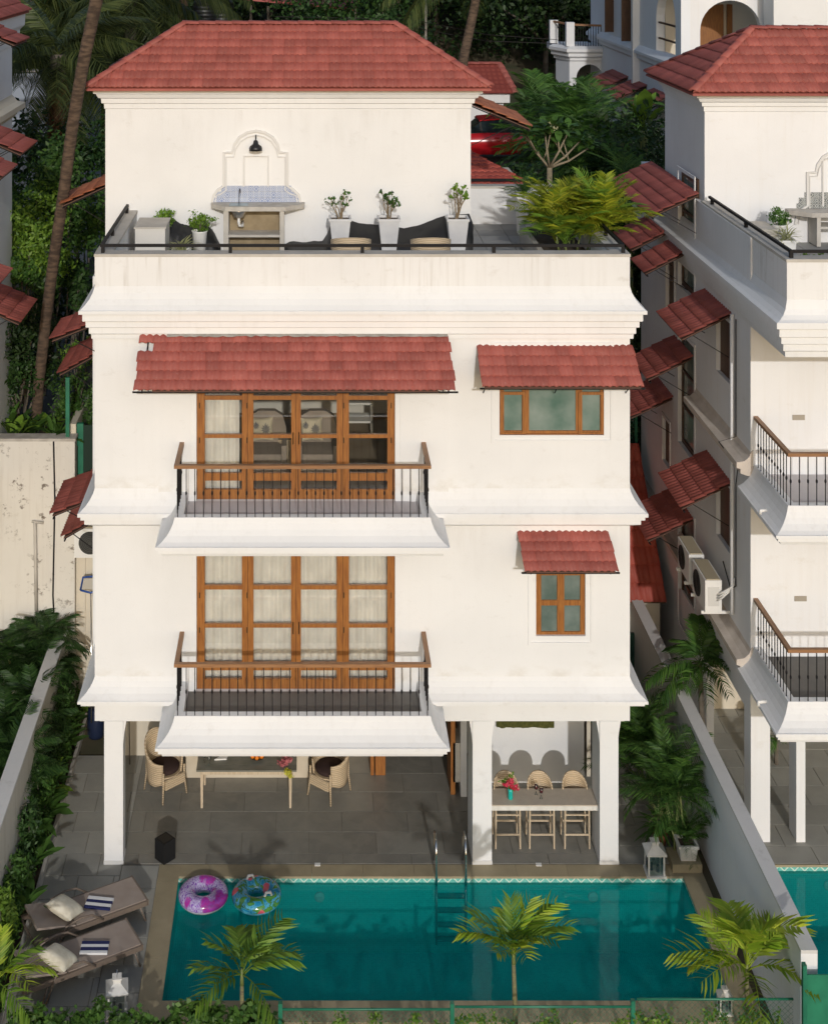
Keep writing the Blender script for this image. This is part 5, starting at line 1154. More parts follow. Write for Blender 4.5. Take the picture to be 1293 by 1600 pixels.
for a in range(5): m.tube([cc-Vector((0, 0, .1)), cc+Vector((.06*math.cos(a*1.3), .05*math.sin(a*1.3), .15))], .003, 4)
m.build('stems', STEMG, t)
WINE = plain('red wine', (.12, .004, .01), .1)
glass_('wine_glass', 'glass of red wine farther back on the bar counter', G(837, 1241, cz), WINE); glass_('wine_glass', 'glass of red wine nearer the front edge of the bar counter', G(845, 1247, cz), WINE)
def stool():
    t = thing('bar_stool', None, 'bar stool', (0, 0, 0), 'wicker bar stools')
    zh = lambda th: .80+.36*max(0, math.cos((th-math.pi)*.72))**.9; m = wicker_shell(math.pi-R(105), math.pi+R(105), .215, lambda th: .74, zh, 22, 7, .03, .025); m.build('backrest', WICK, t, True)
    MB().box(-.23, .23, -.22, .20, .70, .745).build('seat', WICK, t)
    for x in (-.215, .215):
        for y in (-.20, .19): MB().tube([(x, y, .70), (x*1.03, y*1.05, 0)], [.019, .016], 5).build('leg', WOODL, t)
    m = MB()
    for y in (-.205, .195): m.box(-.215, .215, y-.012, y+.012, .24, .265); m.box(-.215, .215, y-.012, y+.012, .60, .62)
    for x in (-.217, .217): m.box(x-.012, x+.012, -.2, .19, .30, .325)
    m.build('stretcher', WOODL, t)
    c = MB(); c.lathe([(.16, .745), (.19, .755), (.185, .78), (.001, .785)], 16); c.build('cushion', CUSHD, t, True); return t
s0 = stool()
for i, (px, lb) in enumerate([(793, 'wicker bar stool behind the turquoise vase, nearest the middle column'), (846, 'middle wicker bar stool of the three behind the counter'), (901, 'wicker bar stool nearest the right column')]):
    o = s0 if i == 0 else copy_tree(s0); o['label'] = lb; yy = .64; place(o, (X(px, yy-.2), yy, 0), 0)
# black box, lounge chairs, towels, pillows
c = G(258, 1318); t = thing('black_box', 'black cube-shaped box set cornerwise on the porch floor', 'box', (0, 0, 0)); MB().box(-.13, .13, -.13, .13, .012, .37).build('box_body', plain('black matte', (.008, .008, .009), .6, b=.3), t); MB().box(-.10, .10, -.10, .10, .37, .375).build('box_lid', plain('black lid', (.016, .015, .015), .35), t)
m = MB(); m.box(-.11, .11, -.11, .11, 0, .012); m.build('foot', BLACKP, t); place(t, (X(258, .15), .15, 0), R(45))
def lounger(label, base, az, back=18):
    t = thing('sun_lounger', label, 'sun lounger', (0, 0, 0), 'sun loungers beside the pool')
    # local x from foot (0) to head (1.95)
    MB().box(0, 1.22, -.32, .32, .30, .335).build('seat', LNG, t)
    a = R(back); m = MB(); m.prism([(1.24, -.32, .31), (1.24+.68*math.cos(a), -.32, .31+.68*math.sin(a)), (1.24+.68*math.cos(a)-.01, -.32, .335+.68*math.sin(a)+.01), (1.24, -.32, .34)], (0, .64, 0)); m.build('backrest', LNG, t)
    m = MB()
    for y in (-.34, .34): m.box(-.01, 1.95, y-.018, y+.018, .25, .325)
    m.box(-.03, 0.0, -.358, .358, .25, .335); m.box(1.93, 1.95, -.32, .32, .25, .285); m.build('frame', LNGF, t)
    for x, dx in ((.12, -.10), (1.55, .10)):
        for y in (-.34, .34): MB().tube([(x, y, .26), (x+dx, y*1.03, 0)], .017, 6).build('leg', LNGF, t, True)
    for y in (-.37, .37): MB().tube([(.78, y, .30), (.98, y, .44), (1.18, y, .46), (1.42, y, .40), (1.60, y, .0)], .017, 6).build('armrest', LNGF, t, True)
    place(t, base, az); return t
def lpos(foot, head):
    f = Vector(foot); h = Vector(head); d = h-f; return f, math.atan2(d.y, d.x)
def add_lounger(label, fpx, fpy, hpx, hpy, back):
    f = G(fpx, fpy, .33); h = G(hpx, hpy, .33); f.z = 0; az = math.atan2(h.y-f.y, h.x-f.x); return lounger(label, f, az, back), f, az
lg1, f1, az1 = add_lounger('taupe sun lounger farther from the camera, nearer the porch', 217, 1388, 62, 1444, 14)
lg2, f2, az2 = add_lounger('taupe sun lounger nearer the camera, beside the white lantern', 208, 1456, 44, 1518, 14)
def towel(label, c, rz, seed, cols):
    t = thing('towel', label, 'towel', (0, 0, 0), 'striped towels on the loungers'); w = .44; n = len(cols); d = .26; k = 0; y = -d/2
    for c_, f in cols:
        dd = d*f; MB().box(-w/2+(.004*(k % 2)), w/2, y, y+dd, .0, .035+.003*(k % 2)).build('stripe', plain('navy terry', (.012, .018, .085), .95) if c_ else plain('white terry', (.70, .70, .70), .95), t); y += dd; k += 1
    place(t, c, rz)
towel('navy and white striped towel with a broad white band on the farther lounger', G(155, 1411, .36)+Vector((0, 0, -.02)), R(-8), 1, [(1, .16), (0, .26), (1, .30), (0, .28)])
towel('navy and pale blue striped towel on the nearer lounger', G(148, 1481, .36)+Vector((0, 0, -.02)), R(0), 2, [(0, .2), (1, .28), (0, .26), (1, .26)])
def pillow_mesh(w, h, t, mat, name='pillow'):
    n = 12; V = []; Q = []
    for s in (1, -1):
        for j in range(n+1):
            for i in range(n+1):
                u, v = i/n*2-1, j/n*2-1; pin = 1-.10*(1-u*u) if abs(v) > .99 else 1
                x = u*w/2*(1-.12*(1-abs(v)**2*.0)*(v*v)*(1-u*u)); y = v*h/2*(1-.14*(u*u)*(1-v*v)-.0); x = u*w/2*(1-.14*(1-u*u)*0-.12*(1-v*v)*0); y = v*h/2
                x *= 1-.10*(1-v*v)*abs(u)**3; y *= 1-.10*(1-u*u)*abs(v)**3
                V.append((x, y, s*t*((1-u**4)*(1-v**4))**.6))
    c = (n+1)**2
    for k in range(2):
        for j in range(n):
            for i in range(n): a = k*c+j*(n+1)+i; q = (a, a+1, a+n+2, a+n+1); Q.append(q if k == 0 else q[::-1])
    m = MB(); m.add(V, Q); return local_mesh(name, m, mat, True)
pm = pillow_mesh(.52, .52, .10, PILW)
def zline(lg, x): pass
for f, az, lb, col2 in ((f1, az1, 'ivory pillow leaning on the backrest of the farther lounger', (102, 1418)), (f2, az2, 'ivory pillow with a red edge on the backrest of the nearer lounger', (92, 1496))):
    o = link('pillow', pm, None, G(col2[0], col2[1], .55)); o.rotation_euler = (Matrix.Rotation(az, 3, 'Z') @ Matrix.Rotation(R(-24), 3, 'Y') @ Matrix.Rotation(R(38), 3, 'Z')).to_euler(); tag(o, lb, 'pillow', 'ivory pillows on the loungers')
    e = MB(); e.tube([(-.20, -.205, -.01), (-.06, -.21, -.02), (.1, -.205, -.015)], .018, 6); me = local_mesh('embroidery', e, plain('red embroidery', (.35, .05, .03), .9), True); q = link('embroidery', me); q.parent = o
def lantern(label, c, s=1.0, rz=0):
    t = thing('lantern', label, 'lantern', (0, 0, 0), 'white wooden lanterns'); w = .15
    MB().box(-w-.02, w+.02, -w-.02, w+.02, 0, .04).build('base', WHITEM, t)
    m = MB(); 
    for x in (-w+.015, w-.015):
        for y in (-w+.015, w-.015): m.box(x-.015, x+.015, y-.015, y+.015, .04, .40)
    m.build('corner_posts', WHITEM, t)['kind'] = 'stuff'
    for dx, dy in ((0, -w+.012), (0, w-.012)): MB().box(-w+.03, w-.03, dy-.002, dy+.002, .04, .40).build('pane', GLASSC, t)
    for dx in (-w+.012, w-.012): MB().box(dx-.002, dx+.002, -w+.03, w-.03, .04, .40).build('pane', GLASSC, t)
    MB().lathe([(w+.03, .40), (w+.03, .425), (.06, .52), (.06, .57), (.075, .575), (.075, .595), (.001, .595)], 4, sq=True).build('roof', WHITEM, t)
    for dx in (-.05, .05): MB().lathe([(.028, .04), (.028, .16), (.001, .16)], 10, c=(dx, -.03*dx/.05, 0)).build('candle', plain('grey candle', (.10, .10, .11), .6) , t)
    MB().tube([(0, -.05, .59), (0, -.06, .66), (0, 0, .70), (0, .06, .66), (0, .05, .59)], .006, 5).build('handle', STEEL, t)
    place(t, c, rz, s)
lantern('white lantern on the coping at the right far corner of the pool', G(1022, 1364), .98); lantern('white lantern at the foot of the nearer lounger', G(183, 1583), .95, R(8)); lantern('white lantern on the near coping behind the right young palm', Vector((X(1131, -3.4), -3.4, 0)), .62)
# pool ladder
t = thing('pool_ladder', 'steel pool ladder with two curved handrails at the far edge', 'ladder', (2.5, -.3, 0))
for px in (681, 727):
    x = X(px, -.3); MB().tube([(x, .12, -.0), (x, .12, .36), (x, .09, .50), (x, 0, .59), (x, -.16, .61), (x, -.30, .55), (x, -.36, .4), (x, -.37, 0), (x, -.37, -.12)], .021, 8).build('handrail', STEEL, t, True); MB().tube([(x, -.37, -.121), (x, -.37, -1.15)], .02, 8).build('submerged_rail', STEELD, t, True)
for z in (-.30, -.55, -.80, -1.05): MB().box(X(681, -.3)+.02, X(727, -.3)-.02, -.43, -.33, z-.015, z+.015).build('rung', STEELD, t)
# swim rings
def ring_mat(name, kind):
    m, t, p = nm(name); tc = t.nodes.new('ShaderNodeTexCoord').outputs['Object']; p.inputs['Roughness'].default_value = .12; p.inputs['Specular IOR Level'].default_value = .7
    mp = t.nodes.new('ShaderNodeMapping'); t.links.new(tc, mp.inputs[0]); v = mp.outputs[0]
    if kind == 0:
        n1 = noise(t, 9, 3, v, dist=2.5); n2 = noise(t, 3, 2, v)
        c = ramp(t, n1, [(.40, (.22, .07, .42)), (.50, (.62, .60, .74)), (.58, (.30, .12, .50)), (.68, (.66, .64, .78))]); c2 = ramp(t, n1, [(.42, (.45, .03, .30)), (.60, (.33, .06, .42))]); c = mixc(t, ramp(t, n2, [(.50, (0, 0, 0)), (.56, (1, 1, 1))]), c, c2); low = (.62, .62, .66)
    else:
        vo = t.nodes.new('ShaderNodeTexVoronoi'); vo.inputs['Scale'].default_value = 4.2; t.links.new(v, vo.inputs[0])
        c = ramp(t, noise(t, 6, 3, v, dist=1.5), [(.40, (.02, .25, .45)), (.48, (.10, .42, .60)), (.54, (.04, .16, .03)), (.60, (.10, .30, .06))]); c = mixc(t, ramp(t, vo.outputs[0], [(.28, (1, 1, 1)), (.34, (0, 0, 0))]), c, (.72, .12, .16)); low = (.10, .42, .60)
    sx = t.nodes.new('ShaderNodeSeparateXYZ'); t.links.new(tc, sx.inputs[0]); k = ramp(t, sx.outputs[2], [(.085, (1, 1, 1)), (.10, (0, 0, 0))])
    t.links.new(mixc(t, k, c, low), p.inputs['Base Color']); return m
def ring(label, c, R_, r_, mat, handles=False):
    t = thing('swim_ring', label, 'swim ring', (0, 0, 0), 'inflatable rings on the pool'); m = MB(); n, k = 40, 16
    V = [((R_+r_*math.cos(b))*math.cos(a), (R_+r_*math.cos(b))*math.sin(a), r_*.8+r_*.8*math.sin(b)) for a in [2*math.pi*i/n for i in range(n)] for b in [2*math.pi*j/k for j in range(k)]]
    m.add(V, [(i*k+j, ((i+1) % n)*k+j, ((i+1) % n)*k+(j+1) % k, i*k+(j+1) % k) for i in range(n) for j in range(k)]); m.build('ring_body', mat, t, True)
    if handles:
        for a in (R(115), R(-42)): h = MB(); x, y = R_*math.cos(a), R_*math.sin(a); d = .06; h.tube([(x-d, y-.02, r_*1.5), (x-d*.6, y-.01, r_*1.6+.05), (x+d*.6, y+.01, r_*1.6+.05), (x+d, y+.02, r_*1.5)], .022, 8); h.build('grip', WHITEP, t, True)
    place(t, c, 0)
ring('purple and white patterned swim ring at the left corner of the pool', Vector((X(318, -.75), -.78, -.12)), .275, .155, ring_mat('purple vinyl print', 0)); ring('blue swim ring with red flowers, leaves and white grips', Vector((X(401, -.75), -.80, -.12)), .275, .155, ring_mat('blue floral vinyl print', 1), True)
# small white skimmer lids on the coping
for px, py, lb in ((496, 1351, 'left'), (841, 1351, 'right')): c = G(px, py, .003); tag(MB().box(c.x-.05, c.x+.05, c.y-.04, c.y+.04, .0025, .012).build('deck_fitting', WHITEP), f'small square white fitting on the far coping, {lb} one of two', 'fitting', 'white fittings on the coping')
# ================================================================ ROOM BEHIND THE UPPER DOORS
def chair_in(label, x, y, z):
    t = thing('lounge_chair', label, 'armchair', (0, 0, 0), 'grey armchairs in the upper room')
    m = MB(); pr = [(-.36, .0), (-.37, .62), (-.30, .86), (-.15, .95), (.15, .95), (.30, .86), (.37, .62), (.36, 0)]; m.prism([(a, .28, b+.1) for a, b in pr], (0, .14, 0)); m.build('backrest', GREYF, t)
    MB().box(-.28, .28, -.36, .28, .12, .46).build('seat', GREYF, t)
    for sx in (-1, 1): MB().box(sx*.29, sx*.38, -.36, .28, .12, .62).build('arm', GREYF, t)
    place(t, (x, y, z))
chair_in('grey armchair with palm print cushion, left of the two in the upper room', X(416, 1.3), 1.35, D2); chair_in('grey armchair with palm print cushion, right of the two in the upper room', X(496, 1.3), 1.35, D2)
pc = pillow_mesh(.42, .42, .06, fabric('cream cushion', (.60, .54, .42)), 'cushion')
for x, lb in ((X(409, 1.2), 'left'), (X(487, 1.2), 'right')):
    o = link('cushion', pc, None, (x, 1.47, D2+.76)); o.rotation_euler = (R(75), 0, R(8)); tag(o, f'cream cushion with dark palm print on the {lb} grey armchair', 'cushion', 'palm print cushions')
    rs = random.Random(3)
    for (u, v, s) in ((.06, .0, .10), (-.12, .07, .07)):
        m = MB()
        for i in range(11): a = 2*math.pi*i/11; m.add([(u, v, .075), (u+s*math.cos(a-.16)*.6, v+s*math.sin(a-.16)*.6, .078), (u+s*math.cos(a), v+s*math.sin(a), .066), (u+s*math.cos(a+.16)*.6, v+s*math.sin(a+.16)*.6, .078)], [(0, 1, 2, 3)])
        m.box(u-.004, u+.004, v, v+s*1.1, .066, .072); e = link('palm_print', local_mesh('palm_print', m, plain('ink blue print', (.03, .04, .09), .9)), None); e.parent = o
        if v == .0: continue
t = thing('side_table', 'low wooden table between the two grey armchairs', 'table', (X(450, 1.6), 1.6, D2)); c = Vector((X(448, 1.6), 1.6, D2)); MB().box(c.x-.16, c.x+.16, 1.5, 1.9, D2+.5, D2+.54).build('table_top', WOODL, t); MB().box(c.x-.13, c.x+.13, 1.55, 1.85, D2, D2+.5).build('table_body', WOODL, t)
t = thing('console_table', 'white console table at the back right of the upper room', 'table', (X(570, 3.4), 3.4, D2)); x = X(562, 3.4); MB().box(x-.35, x+.25, 3.1, 3.6, D2+.66, D2+.70).build('table_top', WHITEP, t); MB().box(x-.35, x+.25, 3.1, 3.6, D2+.30, D2+.34).build('shelf', WHITEP, t)
for a in (-.33, .23):
    for b in (3.12, 3.58): MB().box(x+a-.02, x+a+.02, b-.02, b+.02, D2, D2+.66).build('leg', WHITEP, t)
# ================================================================ ROOF TERRACE
t = thing('wall_lamp', 'black gooseneck wall lamp in the arched niche of the roof wall', 'lamp', tuple(P(400, 228, 3.9))); c = P(400, 214, 3.9)
MB().tube([c+Vector((0, -.01, -.04)), c+Vector((0, -.03, .03)), c+Vector((0, -.10, .05)), c+Vector((0, -.17, 0)), c+Vector((0, -.18, -.08))], .012, 6).build('arm', BLACKP, t, True)
MB().lathe([(.03, .02), (.045, 0), (.06, -.06), (.115, -.10), (.135, -.14), (.135, -.19), (.125, -.19), (.1, -.12), (.001, -.05)], 18, c=tuple(c+Vector((0, -.18, -.06)))).build('shade', BLACKP, t, True)
TF = 9.992
t = thing('outdoor_kitchen', 'cement kitchen counter with sink under the blue tiled niche', 'counter', (-1, 3.6, TF)); ky = 3.38; kz = Z(320, 3.6)
xa, xb = X(328, ky), X(476, ky)
m = MB(); m.prism([(xa, 3.899, kz-.09), (xa, 3.72, kz-.09), (X(352, ky), ky, kz-.09), (X(446, ky), ky, kz-.09), (xb, 3.72, kz-.09), (xb, 3.899, kz-.09)], (0, 0, .09)); m.build('countertop', CONC, t)
for a, b in ((349, 357), (437, 444)): MB().box(X(a, ky), X(b, ky), ky+.02, 3.898, TF, kz-.091).build('support', CONCL, t)
MB().box(X(357, ky)+.002, X(437, ky)-.002, ky+.03, 3.89, TF+.40, TF+.45).build('shelf', CONCL, t); MB().box(X(357, ky)+.002, X(437, ky)-.002, 3.86, 3.897, TF, kz-.092).build('back_panel', plain('ochre cement', (.34, .27, .17), .9, (.26, .20, .12), 4), t)
c = Vector((X(373, 3.55), 3.6, kz)); MB().box(c.x-.19, c.x+.19, 3.45, 3.75, kz+.001, kz+.008).build('sink_rim', STEELD, t); MB().lathe([(.001, -.27), (.10, -.25), (.16, -.12), (.165, -.1)], 16, c=tuple(c)).build('sink_bowl', STEEL, t, True)
MB().tube([c+Vector((0, -.02, -.26)), c+Vector((0, -.02, -.36)), c+Vector((.01, 0, -.42)), c+Vector((.07, .02, -.43)), c+Vector((.07, .2, -.38))], .03, 8).build('drain_pipe', WHITEP, t, True)
MB().tube([c+Vector((0, .14, .01)), c+Vector((0, .14, .24)), c+Vector((.01, .10, .31)), c+Vector((.03, 0, .30)), c+Vector((.03, -.01, .24))], .009, 6).build('tap', DOORMET, t, True)
t = thing('cement_bench', 'white cement box bench in the left corner of the roof terrace', 'bench', (-3, 3.3, TF)); MB().box(X(216, 3.0), X(262, 3.0), 2.5, 3.4, TF, Z(349, 3.0)).build('bench_body', plaster('pale cement plaster', (.62, .60, .56), amt=.4), t); MB().box(X(216, 3.0)-.02, X(262, 3.0)+.02, 2.48, 3.42, Z(349, 3.0), Z(349, 3.0)+.03).build('bench_top', CONCL, t)
def sq_pot(t, c, w0, w1, h, mat=None, rim=.02):
    m = MB(); m.lathe([(w0, 0), (w1, h-.05), (w1+rim, h-.045), (w1+rim, h), (w1-.02, h), (w1-.03, h-.06), (.001, h-.06)], 4, c=tuple(c), sq=True); m.build('pot', mat or plain('white planter', (.60, .60, .60), .55, (.52, .52, .53), 3), t)
    MB().box(c[0]-w1+.03, c[0]+w1-.03, c[1]-w1+.03, c[1]+w1-.03, c[2]+h-.07, c[2]+h-.045).build('soil', SOIL, t)
def twiggy(label, c, h, seed, nl, mat, lean=0):
    t = thing('potted_shrub', label, 'potted plant', tuple(c), 'tall square planters with bare-stemmed shrubs'); sq_pot(t, c, .125, .205, .80); rs = random.Random(seed); b = Vector(c)+Vector((0, 0, .74)); tips = []
    m = MB()
    for i in range(7):
        a = rs.uniform(0, 6.28); r = rs.uniform(.05, .2); e = b+Vector((math.cos(a)*r+lean, math.sin(a)*r*.7, h*rs.uniform(.6, 1))); k = b+(e-b)*.5+Vector((rs.uniform(-.05, .05), 0, 0)); m.tube([b+Vector((rs.uniform(-.04, .04), 0, 0)), k, e], [.014, .009, .004], 5); tips.append(e)
        e2 = k+Vector((rs.uniform(-.14, .14), rs.uniform(-.1, .1), h*.25)); m.tube([k, e2], [.007, .003], 4); tips.append(e2)
    m.build('branches', plain('pale twig', (.20, .15, .09), .9), t)
    L = [(e.x-c[0], e.y-c[1], e.z-c[2], .055, .055, .05) for e in tips]; V, Q = leaf_cloud(L, nl, .065, seed, asp=.6); link('foliage', np_mesh('foliage', V, Q, mat), t, c)
for px, lb, h, nl, s, mt in ((531, 'white tapered planter with a nearly bare shrub, left of the three', .62, 90, 1, FG), (607, 'white tapered planter with a tufted shrub, middle of the three', .55, 230, 2, FG), (714, 'white tapered planter with the tallest leafy shrub, right of the three', .78, 230, 3, FB)):
    twiggy(lb, (X(px, 3.2), 3.2, Z(340, 3.2)-.60 if False else TF+.05), h, s, nl, mt)
# tarpaulin heaps
def tarp(label, pts, y0, y1, seed):
    rs = random.Random(seed); m = MB(); K = 16; n = len(pts); rows = 7
    xs = np.linspace(pts[0][0], pts[-1][0], 48); ys = np.interp(xs, [p[0] for p in pts], [p[1] for p in pts]); V = []
    for j in range(rows+1):
        f = j/rows
        for i, (x, y) in enumerate(zip(xs, ys)):
            Y = y0+(y1-y0)*f; zt = Z(y, y1); z = TF+(zt-TF)*(f**.55); nz = .012*math.sin(i*.9+j*1.7+seed)+.012*math.sin(i*.37-j*2.3)+rs.uniform(-.012, .012)
            V.append((X(x, Y), Y+nz*(1.4 if 0 < j < rows else .3), max(TF+.01, z+nz*.6)))
    c = len(xs); m.add(V, [(j*c+i, j*c+i+1, (j+1)*c+i+1, (j+1)*c+i) for j in range(rows) for i in range(c-1)]); tag(m.build('tarpaulin', TARP, smooth=True), label, 'tarpaulin')
tarp('long crumpled black tarpaulin behind the white planters', [(440, 384), (455, 377), (505, 377), (520, 345), (548, 345), (560, 348), (600, 352), (630, 358), (660, 350), (692, 336), (738, 334), (739, 350)], 3.25, 3.86, 1)
tarp('small black tarpaulin heap beside the kitchen counter', [(238, 343), (262, 337), (285, 350), (300, 352), (322, 347), (334, 362), (345, 384)], 3.4, 3.86, 2)
for px, lb in ((548, 'pale wicker chair back beside the left white planter'), (672, 'pale wicker chair back before the right white planter')):
    t = thing('wicker_chair', lb+', behind the rail', 'chair', (0, 0, 0), 'wicker chairs on the roof terrace'); wicker_shell(math.pi-R(120), math.pi+R(120), .36, lambda th: .1, lambda th: .58+.30*max(0, math.cos((th-math.pi)*.6)), 24, 5, .06).build('backrest', WICK, t, True)
    MB().box(-.28, .28, -.28, .28, .25, .4).build('seat', WICK, t); place(t, (X(px, 1.6), 1.55, TF), R(180))
def potted_bush(label, c, w, h, lobes, n, size, mat, seed, potm=None, round_=True):
    t = thing('potted_bush', label, 'potted plant', tuple(c)); 
    if round_: MB().lathe([(w*.7, 0), (w, h-.02), (w+.015, h), (w-.02, h), (w-.03, h-.05), (.001, h-.05)], 16, c=tuple(c)).build('pot', potm or WHITEP, t, True)
    else: sq_pot(t, c, w*.85, w, h, potm)
    V, Q = leaf_cloud([(a, b, z+h, r1, r2, r3) for a, b, z, r1, r2, r3 in lobes], n, size, seed); link('foliage', np_mesh('foliage', V, Q, mat), t, c)
    m = MB(); m.tube([Vector(c)+Vector((0, 0, h-.1)), Vector(c)+Vector((.02, 0, h+.2))], .014, 5); m.build('stem', BARKG, t); return t
potted_bush('bright green feathery bush left, behind the cement bench', (X(258, 3.65), 3.6, TF+.2), .13, .38, [(0, 0, .12, .20, .16, .13), (-.05, 0, .25, .15, .12, .12), (.08, 0, .22, .15, .12, .10)], 900, .055, FB, 3, BLACKP)
potted_bush('bright green bush in a tall white pot left of the kitchen counter', (X(312, 3.1), 3.1, TF), .15, .60, [(0, 0, .12, .19, .16, .12), (-.08, 0, .25, .15, .12, .12), (.16, 0, .22, .17, .12, .08)], 1000, .055, FB, 4)
t = thing('variegated_plant', 'cream striped grassy plant in a white pot on the terrace corner', 'potted plant', (X(283, 2.6), 2.6, TF)); c = Vector((X(283, 2.6), 2.6, TF)); sq_pot(t, c, .15, .17, .34, WHITEP); rosette(t, 'strap', c+Vector((0, 0, .33)), 70, .85, (25, 85), 5, .05, 'leaf')
bush('flower_bed', 'low white flowering plants in the left terrace trough', (X(222, 1.2), 1.2, TF+.35), [(i*.12-.36, 0, .12+.03*(i % 2), .1, .12, .10) for i in range(7)], 900, .05, FB, 6, stems=0, crownname='foliage')
V, Q = leaf_cloud([(0, -.03, .2, .38, .12, .05)], 60, .035, 9); o = link('white_blossom', np_mesh('white_blossom', V, Q, FWH), bpy.data.objects['flower_bed'], (X(222, 1.2), 1.2, TF+.35))
MB().box(X(188, 1.2), X(260, 1.2), .95, 1.4, TF, TF+.38).build('trough', CONCL, bpy.data.objects['flower_bed'])
# right planter with the big areca clump
c = Vector((X(893, 2.6), 2.6, TF)); t = thing('areca_palm', 'large yellow-green areca palm clump in the white planter on the roof terrace', 'palm', tuple(c)); 
MB().box(X(835, 2.6), X(945, 2.6), 1.2, 1.3, TF, TF+.42).build('planter', CONCL, t); MB().box(X(835, 2.6), X(835, 2.6)+.1, 1.3, 4.6, TF, TF+.42).build('planter', CONCL, t); MB().box(X(835, 2.6)+.1, XR-.3, 1.3, 4.6, TF, TF+.36).build('soil', SOIL, t)
rs = random.Random(4)
for i in range(17):
    a = rs.uniform(0, 6.28); r = rs.uniform(.1, 1.0); b = c+Vector((math.cos(a)*r*.6-.02, math.sin(a)*r, .3)); tp = b+Vector((math.cos(a)*.15, math.sin(a)*.15, rs.uniform(.2, .75))); MB().tube([b, tp], [.025, .015], 5).build('stem', STEMG, t, True); rosette(t, 'areca' if i % 3 else 'arecag', tp, 10, .86, (32, 88), 40+i)
sp = thing('terrace_pot_palm', 'small dark potted palm beside the terrace back wall', 'potted plant', (X(818, 5.6), 5.6, TF)); c = Vector((X(820, 5.6), 5.6, TF)); sq_pot(sp, c, .16, .19, .85, WHITEP); rosette(sp, 'arecad', c+Vector((0, 0, .85)), 14, .4, (25, 80), 3)
# neighbour terrace
def ntc(px, Y): return Vector((X(px, Y), Y, 10.2))
potted_bush('small bright bush by the neighbour\'s terrace rail', ntc(1147, 2.6), .12, .35, [(0, 0, .12, .18, .15, .12)], 500, .055, FB, 13); potted_bush('dark green round bush beside the neighbour\'s kitchen niche', ntc(1216, 3.2), .15, .5, [(0, 0, .15, .17, .15, .16), (.12, 0, 0.0, .12, .1, .1)], 800, .06, FG, 14)
t = thing('variegated_plant', 'pale grassy plant in front of the neighbour\'s dark bush', 'potted plant', tuple(ntc(1226, 2.6))); c = ntc(1226, 2.6); sq_pot(t, c, .14, .16, .34, WHITEP); rosette(t, 'strap', c+Vector((0, 0, .33)), 60, .85, (25, 85), 6, .05, 'leaf')
t = thing('cement_bench', 'pale cement box bench on the neighbour\'s roof terrace', 'bench', tuple(ntc(1185, 3))); MB().box(X(1165, 3.2), X(1204, 3.2), 2.8, 3.6, 10.2, Z(352, 3.2)).build('bench_body', CONCL, t)
t = thing('outdoor_kitchen', 'cement counter under the grey tiled niche of the neighbour', 'counter', (X(1300, 3.6), 3.6, 10.2)); xa, xb = X(1236, 3.5), X(1380, 3.5); kz = Z(330, 3.6)
m = MB(); m.prism([(xa, 3.899, kz-.09), (xa, 3.7, kz-.09), (X(1268, 3.4), 3.4, kz-.09), (xb, 3.4, kz-.09), (xb, 3.899, kz-.09)], (0, 0, .09)); m.build('countertop', CONC, t); MB().box(X(1276, 3.4), X(1282, 3.4), 3.42, 3.898, 10.2, kz-.091).build('support', CONCL, t); MB().box(X(1282, 3.4)+.002, xb, 3.43, 3.89, 10.55, 10.6).build('shelf', CONCL, t)
bush('planter_greens', 'low green plants at the front of the neighbour\'s roof terrace', (X(1265, -.6), -.6, 10.75), [(i*.16-.3, 0, .1+.05*(i % 2), .11, .1, .09) for i in range(6)], 500, .055, FB, 16, stems=0)
# ================================================================ PLANTING
def young_palm(label, c, h, n, seed, tilt=0, kinds=('young', 'youngg'), s=1.0, el=(20, 85)):
    t = thing('young_palm', label, 'palm', tuple(c), 'young palms along the near edge of the pool'); c = Vector(c); tp = c+Vector((tilt, 0, h))
    MB().tube([c, c+Vector((tilt*.3, 0, h*.5)), tp], [.05, .04, .028], 8).build('trunk', plain('ringed green trunk', (.12, .10, .06), .8, (.20, .20, .08), 12, stretch=(1, 1, 6)), t, True)
    MB().tube([tp-Vector((0, 0, .02)), tp+Vector((0, 0, .22))], [.034, .018], 8).build('crownshaft', STEMG, t, True)
    for i, k in enumerate(kinds): rosette(t, k, tp+Vector((0, 0, .14)), (n+1-i)//2, s, el, seed+i*7)
    return t
young_palm('small leaning young palm in front of the pool, left of centre', (X(378, -4.0), -4.0, -.1), .98, 12, 3, kinds=('youngg', 'youngg'), s=.92, el=(10, 90))
young_palm('slender young palm with a bare stem standing before the pool', (X(805, -3.95), -3.95, -.1), 1.26, 13, 5, tilt=-.03, s=.92, el=(30, 90))
young_palm('broad yellow-green young palm before the pool at the right', (X(1166, -4.05), -4.05, -.1), 1.12, 15, 9, s=1.25, el=(22, 90), kinds=('young', 'young'))
young_palm('bright palm fronds entering at the lower left corner', (X(-6, -4.0), -4.0, .2), .6, 9, 12, s=.85, el=(5, 75), kinds=('young', 'youngg'))
